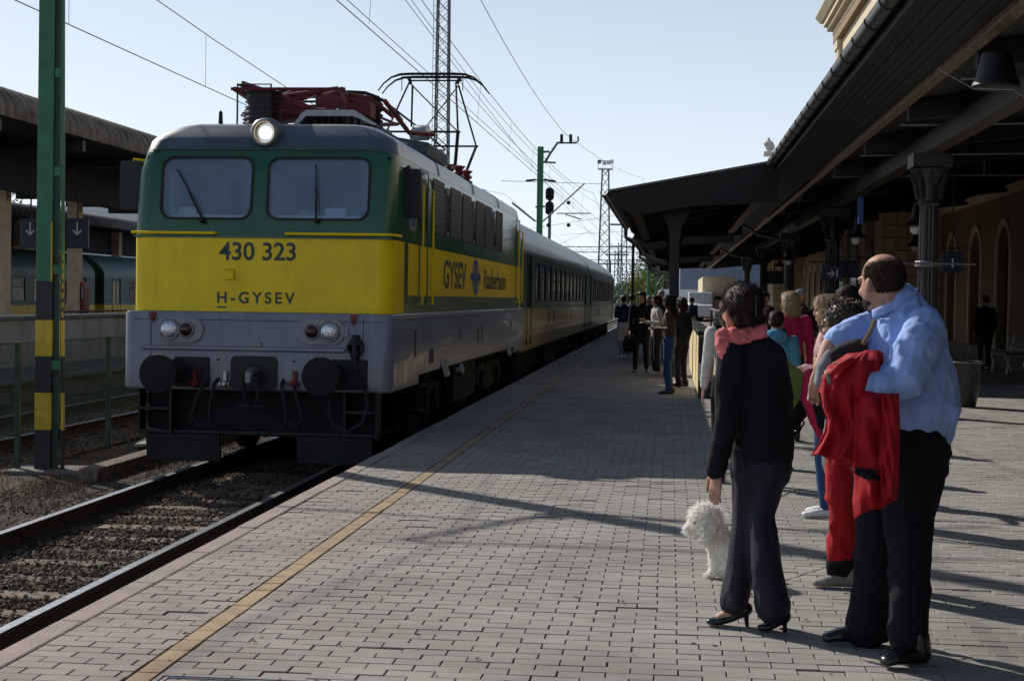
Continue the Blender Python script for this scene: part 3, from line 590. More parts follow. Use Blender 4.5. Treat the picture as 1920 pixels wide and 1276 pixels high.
# ================================================================== COACHES
def coach(label, x, y0, L_, zb, zt, side, livery, group, half=1.42, nwin=11, detail=True):
    """side: the side that carries the modelled windows, +1 faces +X"""
    t = thing('passenger_coach', label, 'railway coach', (x, y0+L_/2, -.35), group)
    y1 = y0+L_
    zw0, zw1 = zb+1.05, zb+1.95                                    # window band
    def shell(name, prof, mt, sm=False):
        b = MB(); n = len(prof)
        b.prism(prof, lambda u, v, tt: (x+u, tt, v), y0, y1); return b.build(name, mt, t, smooth=sm)
    lo, up, mid = livery
    shell('lower_body', [(-half+.06, zb), (-half, zb+.3), (-half, zw0-.12), (half, zw0-.12), (half, zb+.3), (half-.06, zb)], lo)
    # window band: piers between openings
    rf = [(-half, zw1+.10), (-half+.01, zw1+.32), (-half+.09, zw1+.50), (-half+.30, zw1+.70), (-half+.75, zt-.06), (0, zt), (half-.75, zt-.06), (half-.30, zw1+.70), (half-.09, zw1+.50), (half-.01, zw1+.32), (half, zw1+.10)]
    shell('roof', rf, mid, True)
    b = MB(); xs = x+side*half; inn = xs-side*.07
    def sbox(bb, ya, yb, za, zc, d0=0., d1=.07): bb.box(min(xs-side*d0, xs-side*d1), ya, za, max(xs-side*d0, xs-side*d1), yb, zc)
    b.box(x-half+.1, y0+.05, zw0-.12, x+half-.1, y1-.05, zw1+.1)
    b.build('inner_wall', 'cab_dark', t)
    dl = [y0+1.0, y1-2.0]; dw = .95; ws = y0+2.7; we = y1-2.7; pitch = (we-ws)/nwin; ww = pitch*.62
    b = MB(); cuts = []
    for k in range(nwin): a = ws+pitch*k+(pitch-ww)/2; cuts.append((a, a+ww))
    cuts = sorted(cuts+[(d, d+dw) for d in dl])
    cur = y0
    for a, c in cuts:
        sbox(b, cur, a, zw0-.12, zw1+.1); cur = c
        if abs(c-a-dw) < 1e-6: b.build('window_band', up, t); b = MB()
        else: sbox(b, a, a+ww, zw0-.12, zw0, 0, .068); sbox(b, a, a+ww, zw1, zw1+.1, 0, .068)
    sbox(b, cur, y1, zw0-.12, zw1+.1)
    b.build('window_band', up, t)
    f = None
    for k in range(nwin):
        a = ws+pitch*k+(pitch-ww)/2
        if f is None:
            b = MB(); e = .03
            for q in ((a, a+e, zw0, zw1), (a+ww-e, a+ww, zw0, zw1), (a+e, a+ww-e, zw0, zw0+e), (a+e, a+ww-e, zw1-e, zw1), (a+e, a+ww-e, zw1-.36, zw1-.33)): sbox(b, *q, d0=-.006, d1=.03)
            f = b.build('window', 'black', t); b = MB(); sbox(b, a+.03, a+ww-.03, zw0+.03, zw1-.03, .022, .028); g = b.build('pane', 'pane_dark', f)
        else:
            c = f.copy(); COL.objects.link(c); c.parent = t; c.location.y += pitch*k; g2 = g.copy(); COL.objects.link(g2); g2.parent = c
    for d in dl:
        b = MB(); sbox(b, d, d+dw/2-.01, zb+.12, zw1+.1, .03, .07); sbox(b, d+dw/2+.01, d+dw, zb+.12, zw1+.1, .03, .07); dd = b.build('door', mid, t)
        b = MB(); sbox(b, d+.09, d+dw/2-.09, zb+.9, zw1-.05, .026, .03); sbox(b, d+dw/2+.09, d+dw-.09, zb+.9, zw1-.05, .026, .03); b.build('pane', 'pane_dark', dd)
        b = MB(); sbox(b, d-.04, d, zb+.12, zw1+.1, -.01, .02); sbox(b, d+dw, d+dw+.04, zb+.12, zw1+.1, -.01, .02); b.build('door_frame', 'black', t)
    b = MB(); sbox(b, y0, y1, zw0-.16, zw0-.125, -.008, .0); sbox(b, y0, y1, zb+.42, zb+.44, -.006, 0); sbox(b, y0, y1, zw1+.115, zw1+.14, -.012, 0); b.build('trim_strip', 'dull_steel', t)
    for q in (.28, .34, .62): b = MB(); sbox(b, y0+L_*q, y0+L_*q+.28, zb+.5, zb+.85, -.004, 0); b.build('vent', 'black', t)
    b = MB().box(x-1.15, y0+.6, -.05, x+1.15, y1-.6, zb+.02)
    for yy in (y0+3.2, y1-3.2): b.box(x-1.2, yy-1.7, -.28, x+1.2, yy+1.7, -.02)
    b.box(x-1.25, y0+8, -.2, x+1.25, y0+12, .1); b.build('underframe', 'underframe', t)
    for yy in (y0+3.2, y1-3.2):
        for dy in (-1.25, 1.25):
            MB().lathe((x-.82, yy+dy, .1), (1, 0, 0), [(0, .46), (.13, .46), (.13, .16), (1.5, .16), (1.5, .46), (1.63, .46)], 20).build('wheelset', 'underframe', t)
    for yy in (y0, y1):
        s_ = -1 if yy == y0 else 1
        MB().box(x-.45, min(yy, yy+s_*.28), zb+.3, x+.45, max(yy, yy+s_*.28), zw1+.2).build('gangway', 'rubber', t)
        for sx in (-.875, .875): MB().lathe((x+sx, yy, .70), (0, s_, 0), [(0, .09), (.25, .09), (.25, .21), (.29, .21)], 16).build('buffer', 'underframe', t)
    return t
LX = -4.48
coach('green and cream railway coach coupled directly behind the locomotive', LX, 31.95, 25.2, .42, 3.48, +1, ('coach_cream', 'coach_green', 'coach_green'), 'coaches of the arriving train')
coach('second green and cream coach, far end of the arriving train', LX, 57.75, 25.2, .42, 3.48, +1, ('coach_cream', 'coach_green', 'coach_green'), 'coaches of the arriving train')
for i, y in enumerate((38, 64.5)):
    coach(('green and yellow parked coach behind the far platform, nearest the left edge', 'green and yellow parked coach behind the far platform, next to the locomotive')[i], -25.7, y, 25.4, .1, 3.2, +1, ('loco_yellow', 'coach_teal', 'coach_teal'), 'parked coaches beyond the far platform', nwin=10)

# ================================================================== LOCOMOTIVE
YF, YB = 16.62, 31.15
loco = thing('electric_locomotive', 'green, yellow and grey electric locomotive with one lit top headlight arriving at the platform', 'locomotive', (LX, (YF+YB)/2, -.35))
def oline(z, hw, f, bk, r, ch=0., n=5):
    """plan outline of a body level"""
    o = []
    for (cx, cy, a) in ((LX+hw-r, bk-r, 0), (LX-hw+r, bk-r, 90), (LX-hw+r, f+r, 180), (LX+hw-r, f+r, 270)):
        for k in range(n+1): th = math.radians(a+90*k/n); o.append((cx+r*math.cos(th), cy+r*math.sin(th), z))
    return o
def level_body(name, lv, mt, cap=True, bev=0, smooth=True):
    return MB().rings([oline(*l) for l in lv], cap, cap).build(name, mt, loco, smooth=smooth, bevel=bev)
level_body('skirt', [(.5, 1.48, YF-.15, YB+.15, .10), (.52, 1.50, YF-.17, YB+.17, .12), (1.33, 1.50, YF-.17, YB+.17, .12), (1.352, 1.485, YF-.155, YB+.155, .11)], 'loco_grey')
# cut away the lower edge between the ends (side view: nose hangs lower)
sk = loco.children[-1]
cut = MB().box(LX-2, YF+1.6, .2, LX+2, YB-1.6, .62).build('cutter', 'black')
bool_cut(sk, [cut]); sk.data.materials.clear(); sk.data.materials.append(K['loco_grey'])
FY = lambda z: YF+max(0, (z-2.15))*.16+max(0, z-3.0)*.42                       # slope of the nose
HW = lambda z: 1.465-max(0, z-2.9)*.16
level_body('yellow_band', [(1.356, 1.465, YF, YB, .17), (2.165, 1.465, YF, YB, .17)], 'loco_yellow')
# green stripe along the side foot of the band, ends short of the nose
for s_ in (-1, 1): MB().box(min(LX+s_*1.46, LX+s_*1.470), YF+.95, 1.36, max(LX+s_*1.46, LX+s_*1.470), YB-.6, 1.56).build('green_stripe', 'loco_green', loco)
for s_ in (-1, 1): MB().box(min(LX+s_*1.46, LX+s_*1.4705), YF+.72, 1.36, max(LX+s_*1.46, LX+s_*1.4705), YF+.95, 2.16).build('green_stripe', 'loco_green', loco)
up = level_body('green_upper_body', [(2.168, 1.465, FY(2.168), YB, .17), (2.9, HW(2.9), FY(2.9), YB-.12, .19), (3.12, HW(3.12), FY(3.12), YB-.2, .21)], 'loco_green')
# cab windows : rounded rectangles cut through the nose
def front_pt(u, z, d=0.): return (u, FY(z)+d, z)
WZ0, WZ1 = 2.385, 3.06
WL = (-5.63, -4.62); WR = (-4.43, -3.31)
cutters = []
for a, c in (WL, WR): cutters.append(MB().prism(rrect(a, WZ0, c, WZ1, .12), lambda u, v, tt: (u, tt, v), YF-.4, YF+.5).build('cutter', 'black'))
cutters.append(MB().box(LX-1.38, YF+.22, 2.24, LX+1.38, YF+2.1, 3.08).build('cutter', 'black'))
for s_ in (-1, 1):
    xx = sorted((LX+s_*1.2, LX+s_*1.7)); cutters.append(MB().prism(rrect(YF+.98, 2.36, YF+1.42, 3.02, .06), lambda u, v, tt: (tt, u, v), *xx).build('cutter', 'black'))
bool_cut(up, cutters); up.data.materials.clear(); up.data.materials.append(K['loco_green'])
up.data.polygons.foreach_set('use_smooth', [True]*len(up.data.polygons)); up.data.set_sharp_from_angle(angle=math.radians(30))
# cab interior
ci = MB().box(LX-1.3, YF+2.0, 2.25, LX+1.3, YF+2.03, 3.07).build('cab_wall', 'cab_inside', loco)
MB().box(LX-1.3, YF+.42, 2.24, LX+1.3, YF+.85, 2.40).build('cab_desk', 'cab_dark', loco, bevel=.02)
MB().box(LX-.05, YF+1.0, 2.25, LX+.35, YF+1.98, 2.98).build('cab_locker', 'cab_dark', loco, bevel=.02)
b = MB()
for k in range(5): b.lathe((LX+.42+k*.15, YF+.62, 2.42+.0*k), (0, -.5, .8), [(0, .05), (.05, .05), (.055, .04)], 10)
b.box(LX+.3, YF+.5, 2.4, LX+1.0, YF+.6, 2.5); b.build('cab_gauges', 'dull_steel', loco)
MB().tube([(LX-.62+.16*math.cos(a), YF+.75, 2.62+.16*math.sin(a)) for a in np.linspace(0, 6.283, 17)], .014, 6).build('cab_fan', 'cab_dark', loco)
for k, (a, c) in enumerate((WL, WR)):
    out = rrect(a-.018, WZ0-.018, c+.018, WZ1+.018, .135); inn = rrect(a+.006, WZ0+.006, c-.006, WZ1-.006, .115)
    b = MB(); n = len(out); rg = []
    for lp, d in ((out, -.001), (out, -.014), (inn, -.014), (inn, .04)): rg.append([front_pt(u, v, d) for u, v in lp])
    b.rings(rg, False, False); w = b.build('windshield', 'rubber', loco, smooth=True)
    b = MB(); b.rings([[front_pt(u, v, .012) for u, v in rrect(a, WZ0, c, WZ1, .12)], [front_pt(u, v, .02) for u, v in rrect(a, WZ0, c, WZ1, .12)]]); b.build('pane', 'windshield', w)
# driver behind the left pane
dr = MB(); dr.ball((LX-.62, YF+1.15, 2.74), (.085, .1, .12)); dr.rings([[(LX-.62+rx*math.cos(a), YF+1.2+ry*math.sin(a), z) for a in np.linspace(0, 2*math.pi, 12, endpoint=False)] for z, rx, ry in ((2.25, .24, .14), (2.45, .25, .15), (2.56, .21, .12), (2.6, .08, .08), (2.68, .06, .06))])
tag(dr.build('person', 'navy_cloth', None, smooth=True), 'train driver sitting behind the left windscreen', 'person')
MB().box(LX-1.22, YF+.24, 2.36, LX-.08, YF+.30, 2.43).box(LX+.1, YF+.24, 2.36, LX+1.22, YF+.30, 2.43).build('cab_sill', 'white', loco, bevel=.01)
MB().box(LX+.15, YF+.34, 2.86, LX+.62, YF+.36, 3.04).build('sun_visor', 'cab_dark', loco)
MB().obox((LX+.75, YF+.36, 2.47), (.12, 0, 0), (0, .02, .05), (0, -.004, .002)).obox((LX-.95, YF+.36, 2.47), (.10, 0, 0), (0, .02, .05), (0, -.004, .002)).build('cab_papers', 'white', loco)
MB().tube([(LX+.55, YF+.4, 2.42), (LX+.48, YF+.45, 2.8), (LX+.30, YF+.4, 3.03)], .008, 5).tube([(LX+.9, YF+.4, 2.42), (LX+.86, YF+.42, 3.03)], .008, 5).build('cab_cable', 'cab_dark', loco)
# moulding above the windows
MB().tube([front_pt(LX-1.30, 3.135, -.006), front_pt(LX-1.2, 3.15, -.006), front_pt(LX+1.2, 3.15, -.006), front_pt(LX+1.30, 3.135, -.006)], .012, 6).build('rain_strip', 'loco_green', loco)
# roof: nose part and arched main part
rl = [(3.122, HW(3.122), FY(3.122), YB-.2, .21), (3.26, 1.405, FY(3.22)+.02, YB-.25, .22), (3.31, 1.37, FY(3.25)+.05, YB-.28, .23), (3.44, 1.16, FY(3.30)+.16, YB-.38, .26), (3.475, 1.06, FY(3.32)+.24, YB-.5, .3), (3.50, .8, FY(3.38)+.6, YB-.8, .3), (3.515, .4, FY(3.4)+1.0, YB-1.2, .25)]
nr = level_body('roof', rl, 'loco_roof')
c1 = MB().box(LX-2, YF+.50, 3, LX+2, 40, 4).build('cutter', 'black')
main = level_body('roof_side', rl, 'loco_roof_side'); bool_cut(nr, [c1]); nr.data.materials.clear(); nr.data.materials.append(K['loco_roof'])
c2 = MB().box(LX-2, 10, 3, LX+2, YF+.503, 4).build('cutter', 'black'); bool_cut(main, [c2]); main.data.materials.clear(); main.data.materials.append(K['loco_roof_side'])
for o in (nr, main): o.data.polygons.foreach_set('use_smooth', [True]*len(o.data.polygons)); o.data.set_sharp_from_angle(angle=math.radians(32))
for y in (20.1, 23.7, 27.2):
    MB().tube([(LX+u, y, z+.004) for u, z in ((1.43, 3.13), (1.405, 3.26), (1.37, 3.31), (1.16, 3.44), (1.06, 3.475), (.8, 3.5), (.4, 3.515))], .012, 5).build('roof_seam', 'loco_roof', loco)
# top head lamp
hz, hx = 3.345, P(487, 233, YF)[0]
lamp = MB().lathe((hx, FY(hz)+.35, hz), (0, -1, 0), [(0, .17), (.37, .175), (.47, .165), (.49, .150), (.485, .125), (.43, .115)], 28).build('headlight', 'loco_roof', loco, smooth=True)
MB().lathe((hx, FY(hz)-.081, hz), (0, -1, 0), [(0, .116), (.004, .116)], 24).build('reflector', 'mirror_chrome', lamp, smooth=True)
MB().lathe((hx, FY(hz)-.087, hz), (0, -1, 0), [(0, .070), (.01, .068), (.024, .05), (.03, .0)], 24).build('bulb', 'headlight_on', lamp, smooth=True)
MB().tube([(hx+.128*math.cos(a), FY(hz)-.142, hz+.133*math.sin(a)) for a in np.linspace(0, 6.283, 25)], .022, 6).build('rim', 'dull_steel', lamp, smooth=True)
# lower lamps
for s_, cx in ((-1, -5.40), (1, -3.71)):
    zc = 1.155; y = YF-.17; w = .20
    plate = MB().prism([(cx+.06*(-s_)+u, zc+v) for u, v in rrect(-.27, -.14, .27, .14, .139, 8)], lambda u, v, tt: (u, tt, v), y-.025, y+.01).build('lamp_plate', 'loco_grey', loco, bevel=.008)
    for dx, r, mt, nm in ((s_*.045, .105, 'lamp_glass', 'headlight'), (-s_*.145, .078, 'lens_red', 'tail_lamp')):
        c = (cx+dx, y-.02, zc)
        h = MB().tube([(c[0]+(r)*math.cos(a), c[1]-.02, c[2]+(r)*math.sin(a)) for a in np.linspace(0, 6.283, 25)], .013, 6).build(nm, 'dull_steel', loco, smooth=True)
        MB().lathe(c, (0, -1, 0), [(0, r), (.02, r*.97), (.04, r*.8), (.052, r*.5), (.058, .002)], 20).build('lens', mt, h, smooth=True)
for px in (285, 662):
    q = P(px, 592, YF-.2); MB().box(q[0]-.035, YF-.2, 1.29, q[0]+.035, YF-.165, 1.345).box(q[0]-.012, YF-.22, 1.24, q[0]+.012, YF-.17, 1.29).build('lamp_bracket', 'red_paint', loco)
# raised lip along the skirt
MB().prism([(0, 0), (-.03, -.01), (-.035, -.04), (0, -.06)], lambda u, v, tt: (tt, YF-.17+u, .985+v), -5.75, -3.5).build('skirt_lip', 'loco_grey', loco)
# hand rails
def rail(name, pts, mt, r=.016, parent=loco): return MB().tube(pts, r, 8).build(name, mt, parent, smooth=True)
rail('handrail', [front_pt(-5.93, 2.215, .0), front_pt(-5.93, 2.215, -.07), front_pt(-5.0, 2.215, -.07), front_pt(-4.99, 2.215, 0)], 'loco_yellow')
rail('handrail', [front_pt(-4.20, 2.215, .0), front_pt(-4.20, 2.215, -.07), front_pt(-3.05, 2.215, -.07), (LX+1.49, YF+.08, 2.215), (LX+1.50, YF+.30, 2.215), (LX+1.45, YF+.3, 2.215)], 'loco_yellow')
MB().prism([(-5.93, 2.17), (-3.03, 2.17), (-3.03, 2.185), (-5.93, 2.185)], lambda u, v, tt: (u, tt, v), YF-.012, YF+.1).build('rain_strip', 'loco_green', loco)
# wipers
for top, bot in (((330, 316), (378, 408)), ((590, 306), (592, 408))):
    a, c = P(*top, YF+.02), P(*bot, YF-.03)
    a = (a[0], FY(a[2])-.05, a[2]); c = (c[0], FY(c[2])-.05, c[2]-.0); mid = tuple(a[i]*.55+c[i]*.45 for i in range(3))
    MB().tube([mid, (c[0], c[1]-.01, c[2])], .014, 6).tube([a, (c[0]*.9+a[0]*.1, c[1]*.9+a[1]*.1+.012, c[2]*.9+a[2]*.1)], .010, 5).lathe((c[0], c[1]+.05, c[2]-.03), (0, -1, 0), [(0, .03), (.07, .03), (.09, .015)], 10).build('wiper', 'black', loco)
# lettering on the nose
def fm(x, z, y): return Matrix(((1, 0, 0, x), (0, 0, -1, y), (0, 1, 0, z), (0, 0, 0, 1)))
q = P(484, 486, YF); text('fleet_number', '430 323', .272, fm(q[0], q[2]-.006, YF-.001), 'ink', loco, bold=.005, sx=.98)
q = P(477, 567, YF); text('registration', 'H-GYSEV', .172, fm(q[0]+.01, q[2]-.006, YF-.001), 'ink', loco, bold=.004, sx=1.0, space=1.38)
q = P(416, 573, YF); MB().box(q[0]-.055, YF-.004, q[2]-.022, q[0]+.055, YF-.001, q[2]-.006).build('underline', 'ink', loco)
q = P(432, 515, YF); MB().box(q[0]-.045, YF-.05, q[2]-.055, q[0]+.045, YF, q[2]+.055).box(q[0]-.06, YF-.06, q[2]+.055, q[0]+.03, YF, q[2]+.07).build('step_bracket', 'loco_yellow', loco, bevel=.008)
# buffers
for s_ in (-1, 1):
    cx = LX+s_*.875-.02
    hb = MB().box(cx-.02, YF-.195, .53, cx+.38, YF-.16, .86).build('buffer_housing', 'black', loco, bevel=.02)
    bb = MB().lathe((cx, YF-.17, .70), (0, -1, 0), [(0, .13), (.34, .13), (.34, .10), (.56, .10)], 20).build('buffer', 'underframe', loco, smooth=True)
    MB().lathe((cx, YF-.72, .70), (0, -1, 0), [(0, .11), (.02, .200), (.045, .208), (.062, .202), (.075, .12), (.078, .002)], 36).build('buffer_head', 'underframe', bb, smooth=True)
# coupler recess, hook, screw link
cp = MB().prism([(LX-.02+u, .70+v) for u, v in rrect(-.26, -.19, .26, .18, .06)], lambda u, v, tt: (u, tt, v), YF-.19, YF-.165).build('coupler_plate', 'black', loco, bevel=.01)
MB().tube([(LX, YF-.18, .72), (LX, YF-.36, .72), (LX, YF-.46, .69), (LX, YF-.48, .62), (LX, YF-.42, .58)], [.05, .05, .045, .035, .025], 8).build('hook', 'dull_steel', cp, smooth=True)
b = MB()
for sx in (-.09, .09): b.tube([(LX+sx, YF-.3, .70), (LX+sx*.9, YF-.36, .5), (LX+sx*.5, YF-.34, .34)], .022, 6)
b.tube([(LX-.16, YF-.34, .34), (LX+.16, YF-.34, .34)], .03, 8); b.build('screw_link', 'underframe', cp, smooth=True)
for i, (x0, dx) in enumerate(((-.42, -.04), (.30, .05), (.42, .08), (-.52, -.1))):
    MB().tube([(LX+x0, YF-.16, .62), (LX+x0+dx*.3, YF-.28, .58), (LX+x0+dx, YF-.30, .40), (LX+x0+dx*1.6, YF-.27, .22), (LX+x0+dx*.8, YF-.25, .12), (LX+x0-dx, YF-.24, .18)], .022, 8).build('brake_hose', 'rubber', loco, smooth=True)
for px in (366, 423, 553):
    q = P(px, 712, YF-.2); MB().box(q[0]-.02, YF-.24, q[2]-.08, q[0]+.02, YF-.2, q[2]+.1).box(q[0]-.07, YF-.25, q[2]-.06, q[0]+.05, YF-.19, q[2]-.02).lathe((q[0], YF-.17, q[2]-.04), (0, -1, 0), [(0, .04), (.1, .04), (.12, .02)], 10).build('brake_cock', 'red_paint' if px != 423 else 'steel', loco, bevel=.004)
# multiple-unit socket and looping cable
q = P(667, 650, YF-.2)
MB().lathe((q[0], YF-.17, q[2]), (0, -1, 0), [(0, .09), (.08, .09), (.1, .07)], 14).lathe((q[0], YF-.22, q[2]-.14), (0, 0, 1), [(0, .04), (.04, .055), (.2, .06), (.24, .045), (.27, .045)], 12).box(q[0]-.09, YF-.27, q[2]-.05, q[0]+.09, YF-.2, q[2]+.02).build('cable_socket', 'black', loco)
rail('jumper_cable', [(q[0], YF-.26, q[2]-.12), (q[0]+.03, YF-.3, q[2]-.3), (q[0]+.14, YF-.32, q[2]-.48), (q[0]+.16, YF-.32, q[2]-.66), (q[0]+.1, YF-.32, q[2]-.82), (q[0]-.05, YF-.32, q[2]-.91), (q[0]-.2, YF-.3, q[2]-.86), (q[0]-.27, YF-.27, q[2]-.72), (q[0]-.27, YF-.22, q[2]-.58)], 'rubber', .020)
# panel joints, bolts and small fittings on the nose
b = MB()
for x0 in (LX-1.18, LX+1.18): b.box(x0-.004, YF-.1725, .56, x0+.004, YF-.169, 1.31)
b.box(LX-1.38, YF-.1725, 1.262, LX+1.38, YF-.169, 1.268)
tag(b.build('panel_joint', 'black', loco), kind='stuff')
b = MB()
for x0 in np.arange(LX-1.35, LX+1.36, .15): b.lathe((x0, YF-.169, 1.29), (0, -1, 0), [(0, .009), (.006, .008)], 6)
for x0 in np.arange(LX-1.2, LX+1.21, .24): b.lathe((x0, YF-.169, .545), (0, -1, 0), [(0, .011), (.008, .009)], 6)
for s_ in (-1, 1):
    for dx, dz in ((-.3, -.11), (-.3, .13), (.12, -.11), (.12, .13)): b.lathe((LX+s_*.42+dx*0+dx*s_*.0, YF-.169, .70+dz), (0, -1, 0), [(0, .014), (.01, .012)], 6)
tag(b.build('bolt', 'loco_grey', loco), kind='stuff')
MB().box(LX-.06, YF-.21, .98, LX+.06, YF-.17, 1.03).box(LX+.92, YF-.19, 1.10, LX+1.02, YF-.17, 1.22).build('grab_bracket', 'loco_grey', loco, bevel=.005)
# pilot, step wells, ploughs
b = MB().box(LX-1.3, YF+.1, -.02, LX+1.3, YF+.25, .5); b.build('headstock_plate', 'underframe', loco)
b = MB().obox((LX-.85, YF-.02, -.13), (.42, 0, 0), (0, .02, .02), (0, -.02, .15)).obox((LX+.85, YF-.02, -.13), (.42, 0, 0), (0, .02, .02), (0, -.02, .15)).box(LX-1.36, YF-.08, .015, LX+1.36, YF-.04, .05); b.build('rail_guard', 'black', loco, bevel=.005)
for s_ in (-1, 1):
    b = MB(); x0 = LX+s_*1.15
    for z in (.02, .27): b.box(x0-.17, YF-.12, z, x0+.17, YF+.1, z+.03)
    b.box(x0-.19, YF-.12, .0, x0-.165, YF+.1, .52).box(x0+.165, YF-.12, .0, x0+.19, YF+.1, .52); b.build('step', 'black', loco)
# running gear
fr = MB().box(LX-1.0, YF+.3, .15, LX+1.0, YB-.3, .62).build('chassis', 'underframe', loco)
for yc in (YF+3.4, YB-3.4):
    for s_ in (-1, 1):
        x0 = LX+s_*1.16
        bg_ = MB().prism([(-1.95, .32), (-1.2, .42), (1.2, .42), (1.95, .32), (1.9, .1), (1.0, .0), (.7, -.08), (-.7, -.08), (-1.0, .0), (-1.9, .1)], lambda u, v, tt: (tt, yc+u, v), x0-.06, x0+.06).build('bogie_frame', 'underframe', loco, bevel=.015)
        for dy in (-1.15, 1.15):
            MB().lathe((x0, yc+dy, .12), (s_, 0, 0), [(0, .17), (.12, .17), (.14, .1)], 14).box(x0-.1, yc+dy-.2, -.02, x0+.1, yc+dy+.2, .24).build('axle_box', 'underframe', bg_)
            MB().lathe((LX+s_*.69, yc+dy, .24), (s_, 0, 0), [(0, .60), (.02, .62), (.03, .59), (.13, .59), (.14, .5), (.12, .45), (.12, .12)], 36).build('wheel', 'underframe', loco, smooth=True)
        for dy in (-.55, .55, -1.75, 1.75): MB().lathe((x0+s_*.02, yc+dy, .10), (0, 0, 1), [(i*.03, .07 if i % 2 else .05) for i in range(12)], 10).build('spring', 'underframe', bg_)
b = MB()
for s_ in (-1, 1): b.box(min(LX+s_*.6, LX+s_*1.3), YF+6.0, -.02, max(LX+s_*.6, LX+s_*1.3), YF+8.6, .55)
b.build('battery_box', 'underframe', loco, bevel=.02)
# cab door, windows, rails on both sides
for s_ in (1, -1):
    xs = LX+s_*1.466
    def sb(bb, ya, yb, za, zc, d0=.0, d1=.012): bb.box(min(xs+s_*d0, xs+s_*d1), ya, za, max(xs+s_*d0, xs+s_*d1), yb, zc); return bb
    out = rrect(YF+.93, 2.31, YF+1.47, 3.06, .09); inn = rrect(YF+.985, 2.365, YF+1.415, 3.015, .06); b = MB()
    b.rings([[(xs+s_*d-s_*max(0, v-2.9)*.16, u, v) for u, v in lp] for lp, d in ((out, 0), (out, .012), (inn, .012), (inn, -.04))], False, False); w = b.build('side_window', 'dull_steel', loco, smooth=True)
    b = MB(); b.box(min(xs-s_*.03, xs-s_*.024), YF+.985, 2.365, max(xs-s_*.03, xs-s_*.024), YF+1.415, 3.015); b.build('pane', 'windshield', w)
    for k in range(2):
        yy = (YF+1.72, YB-.55)[k]
        d = sb(MB(), yy, yy+.04, 1.4, 3.05, -.004, .010); sb(d, yy+.62 if k == 0 else yy-.62, yy+.66 if k == 0 else yy-.58, 1.4, 3.05, -.004, .010); sb(d, min(yy, yy+(.62 if k == 0 else -.62)), max(yy, yy+(.66 if k == 0 else .04)), 3.05, 3.09, -.004, .010)
        dd = d.build('door_seam', 'loco_green', loco)
        ya, yb = (yy-.07, yy+.72) if k == 0 else (yy-.68, yy+.1)
        for yq in (ya, yb): rail('handrail', [(xs, yq, 1.46), (xs+s_*.06, yq, 1.46), (xs+s_*.06, yq, 2.86), (xs, yq, 2.88)], 'loco_yellow', .015)
        MB().prism(rrect(min(yy, yy+(.12 if k == 0 else -.5)), 2.35, max(yy+.54 if k == 0 else yy-.12, 0), 2.98, .05), lambda u, v, tt: (tt, u, v), *sorted((xs-s_*.005, xs+s_*.006))).build('door_window', 'pane_dark', loco)
        st = MB()
        for zz in (.45, .15, -.12): st.box(min(xs-s_*.25, xs+s_*.02), min(ya, yb)+.1, zz, max(xs-s_*.25, xs+s_*.02), max(ya, yb)-.1, zz+.03)
        for yq in (min(ya, yb)+.1, max(ya, yb)-.13): st.box(min(xs-s_*.25, xs+s_*.02), yq, -.12, max(xs-s_*.25, xs+s_*.02), yq+.03, .62)
        st.build('door_step', 'underframe', loco)
    # mirrors
    mpx = (766, 362) if s_ > 0 else (250, 347); q = P(*mpx, YF+.72)
    mr = MB().prism(rrect(q[0]-.14, q[2]-.28, q[0]+.15, q[2]+.27, .05), lambda u, v, tt: (u, tt, v), YF+.66, YF+.76).build('mirror', 'black', loco, bevel=.012)
    MB().tube([(LX+s_*1.44, YF+.75, q[2]+.27), (q[0]-s_*.0, YF+.72, q[2]+.30), (q[0], YF+.71, q[2]+.2)], .016, 6).tube([(LX+s_*1.44, YF+.75, q[2]-.22), (q[0], YF+.72, q[2]-.25)], .014, 6).build('mirror_arm', 'loco_yellow' if s_ < 0 else 'black', loco)
    # grille panels and narrow windows
    y = YF+2.75; seq = [(.95, 'g'), (.30, 'w'), (1.05, 'g'), (.95, 'g'), (.30, 'w'), (1.0, 'g'), (.95, 'g'), (.3, 'w'), (1.0, 'g')]
    for wd, kd in seq:
        z0, z1 = 2.36, 3.05
        if kd == 'g':
            b = sb(MB(), y, y+wd, z0, z1, -.002, .010)
            for k in range(11): zz = z0+.03+k*(z1-z0-.06)/11; b.add([(xs+s_*.010, y+.03, zz), (xs+s_*.010, y+wd-.03, zz), (xs+s_*.0115, y+wd-.03, zz+.02), (xs+s_*.0115, y+.03, zz+.02), (xs+s_*.010, y+.03, zz+.045), (xs+s_*.010, y+wd-.03, zz+.045)], [(0, 1, 2, 3), (3, 2, 5, 4)])
            b.build('grille', 'grille', loco)
        else:
            w = MB().prism(rrect(y, z0+.02, y+wd, z1-.04, .05), lambda u, v, tt: (tt, u, v), *sorted((xs-s_*.002, xs+s_*.014))).build('side_window', 'dull_steel', loco)
            MB().prism(rrect(y+.04, z0+.06, y+wd-.04, z1-.08, .03), lambda u, v, tt: (tt, u, v), *sorted((xs+s_*.0142, xs+s_*.018))).build('pane', 'pane_dark', w)
        y += wd+.16
    # skirt fittings
    xg = LX+s_*1.5
    def gb(bb, ya, yb, za, zc, d0=-.01, d1=.02): bb.box(min(xg+s_*d0, xg+s_*d1), ya, za, max(xg+s_*d0, xg+s_*d1), yb, zc); return bb
    for ya, yb, za, zc in ((2.4, 2.75, .72, .9), (1.3, 1.38, .85, 1.15), (7.2, 7.32, .85, 1.1), (7.75, 7.87, .85, 1.1), (5.2, 5.26, .95, 1.15), (12.2, 12.28, .95, 1.15)): gb(MB(), YF+ya, YF+yb, za, zc, -.004, .006).build('skirt_opening', 'black', loco)
    gb(MB(), YF+.05, YF+14.4, 1.30, 1.318, -.004, .010).build('skirt_trim', 'loco_grey', loco)
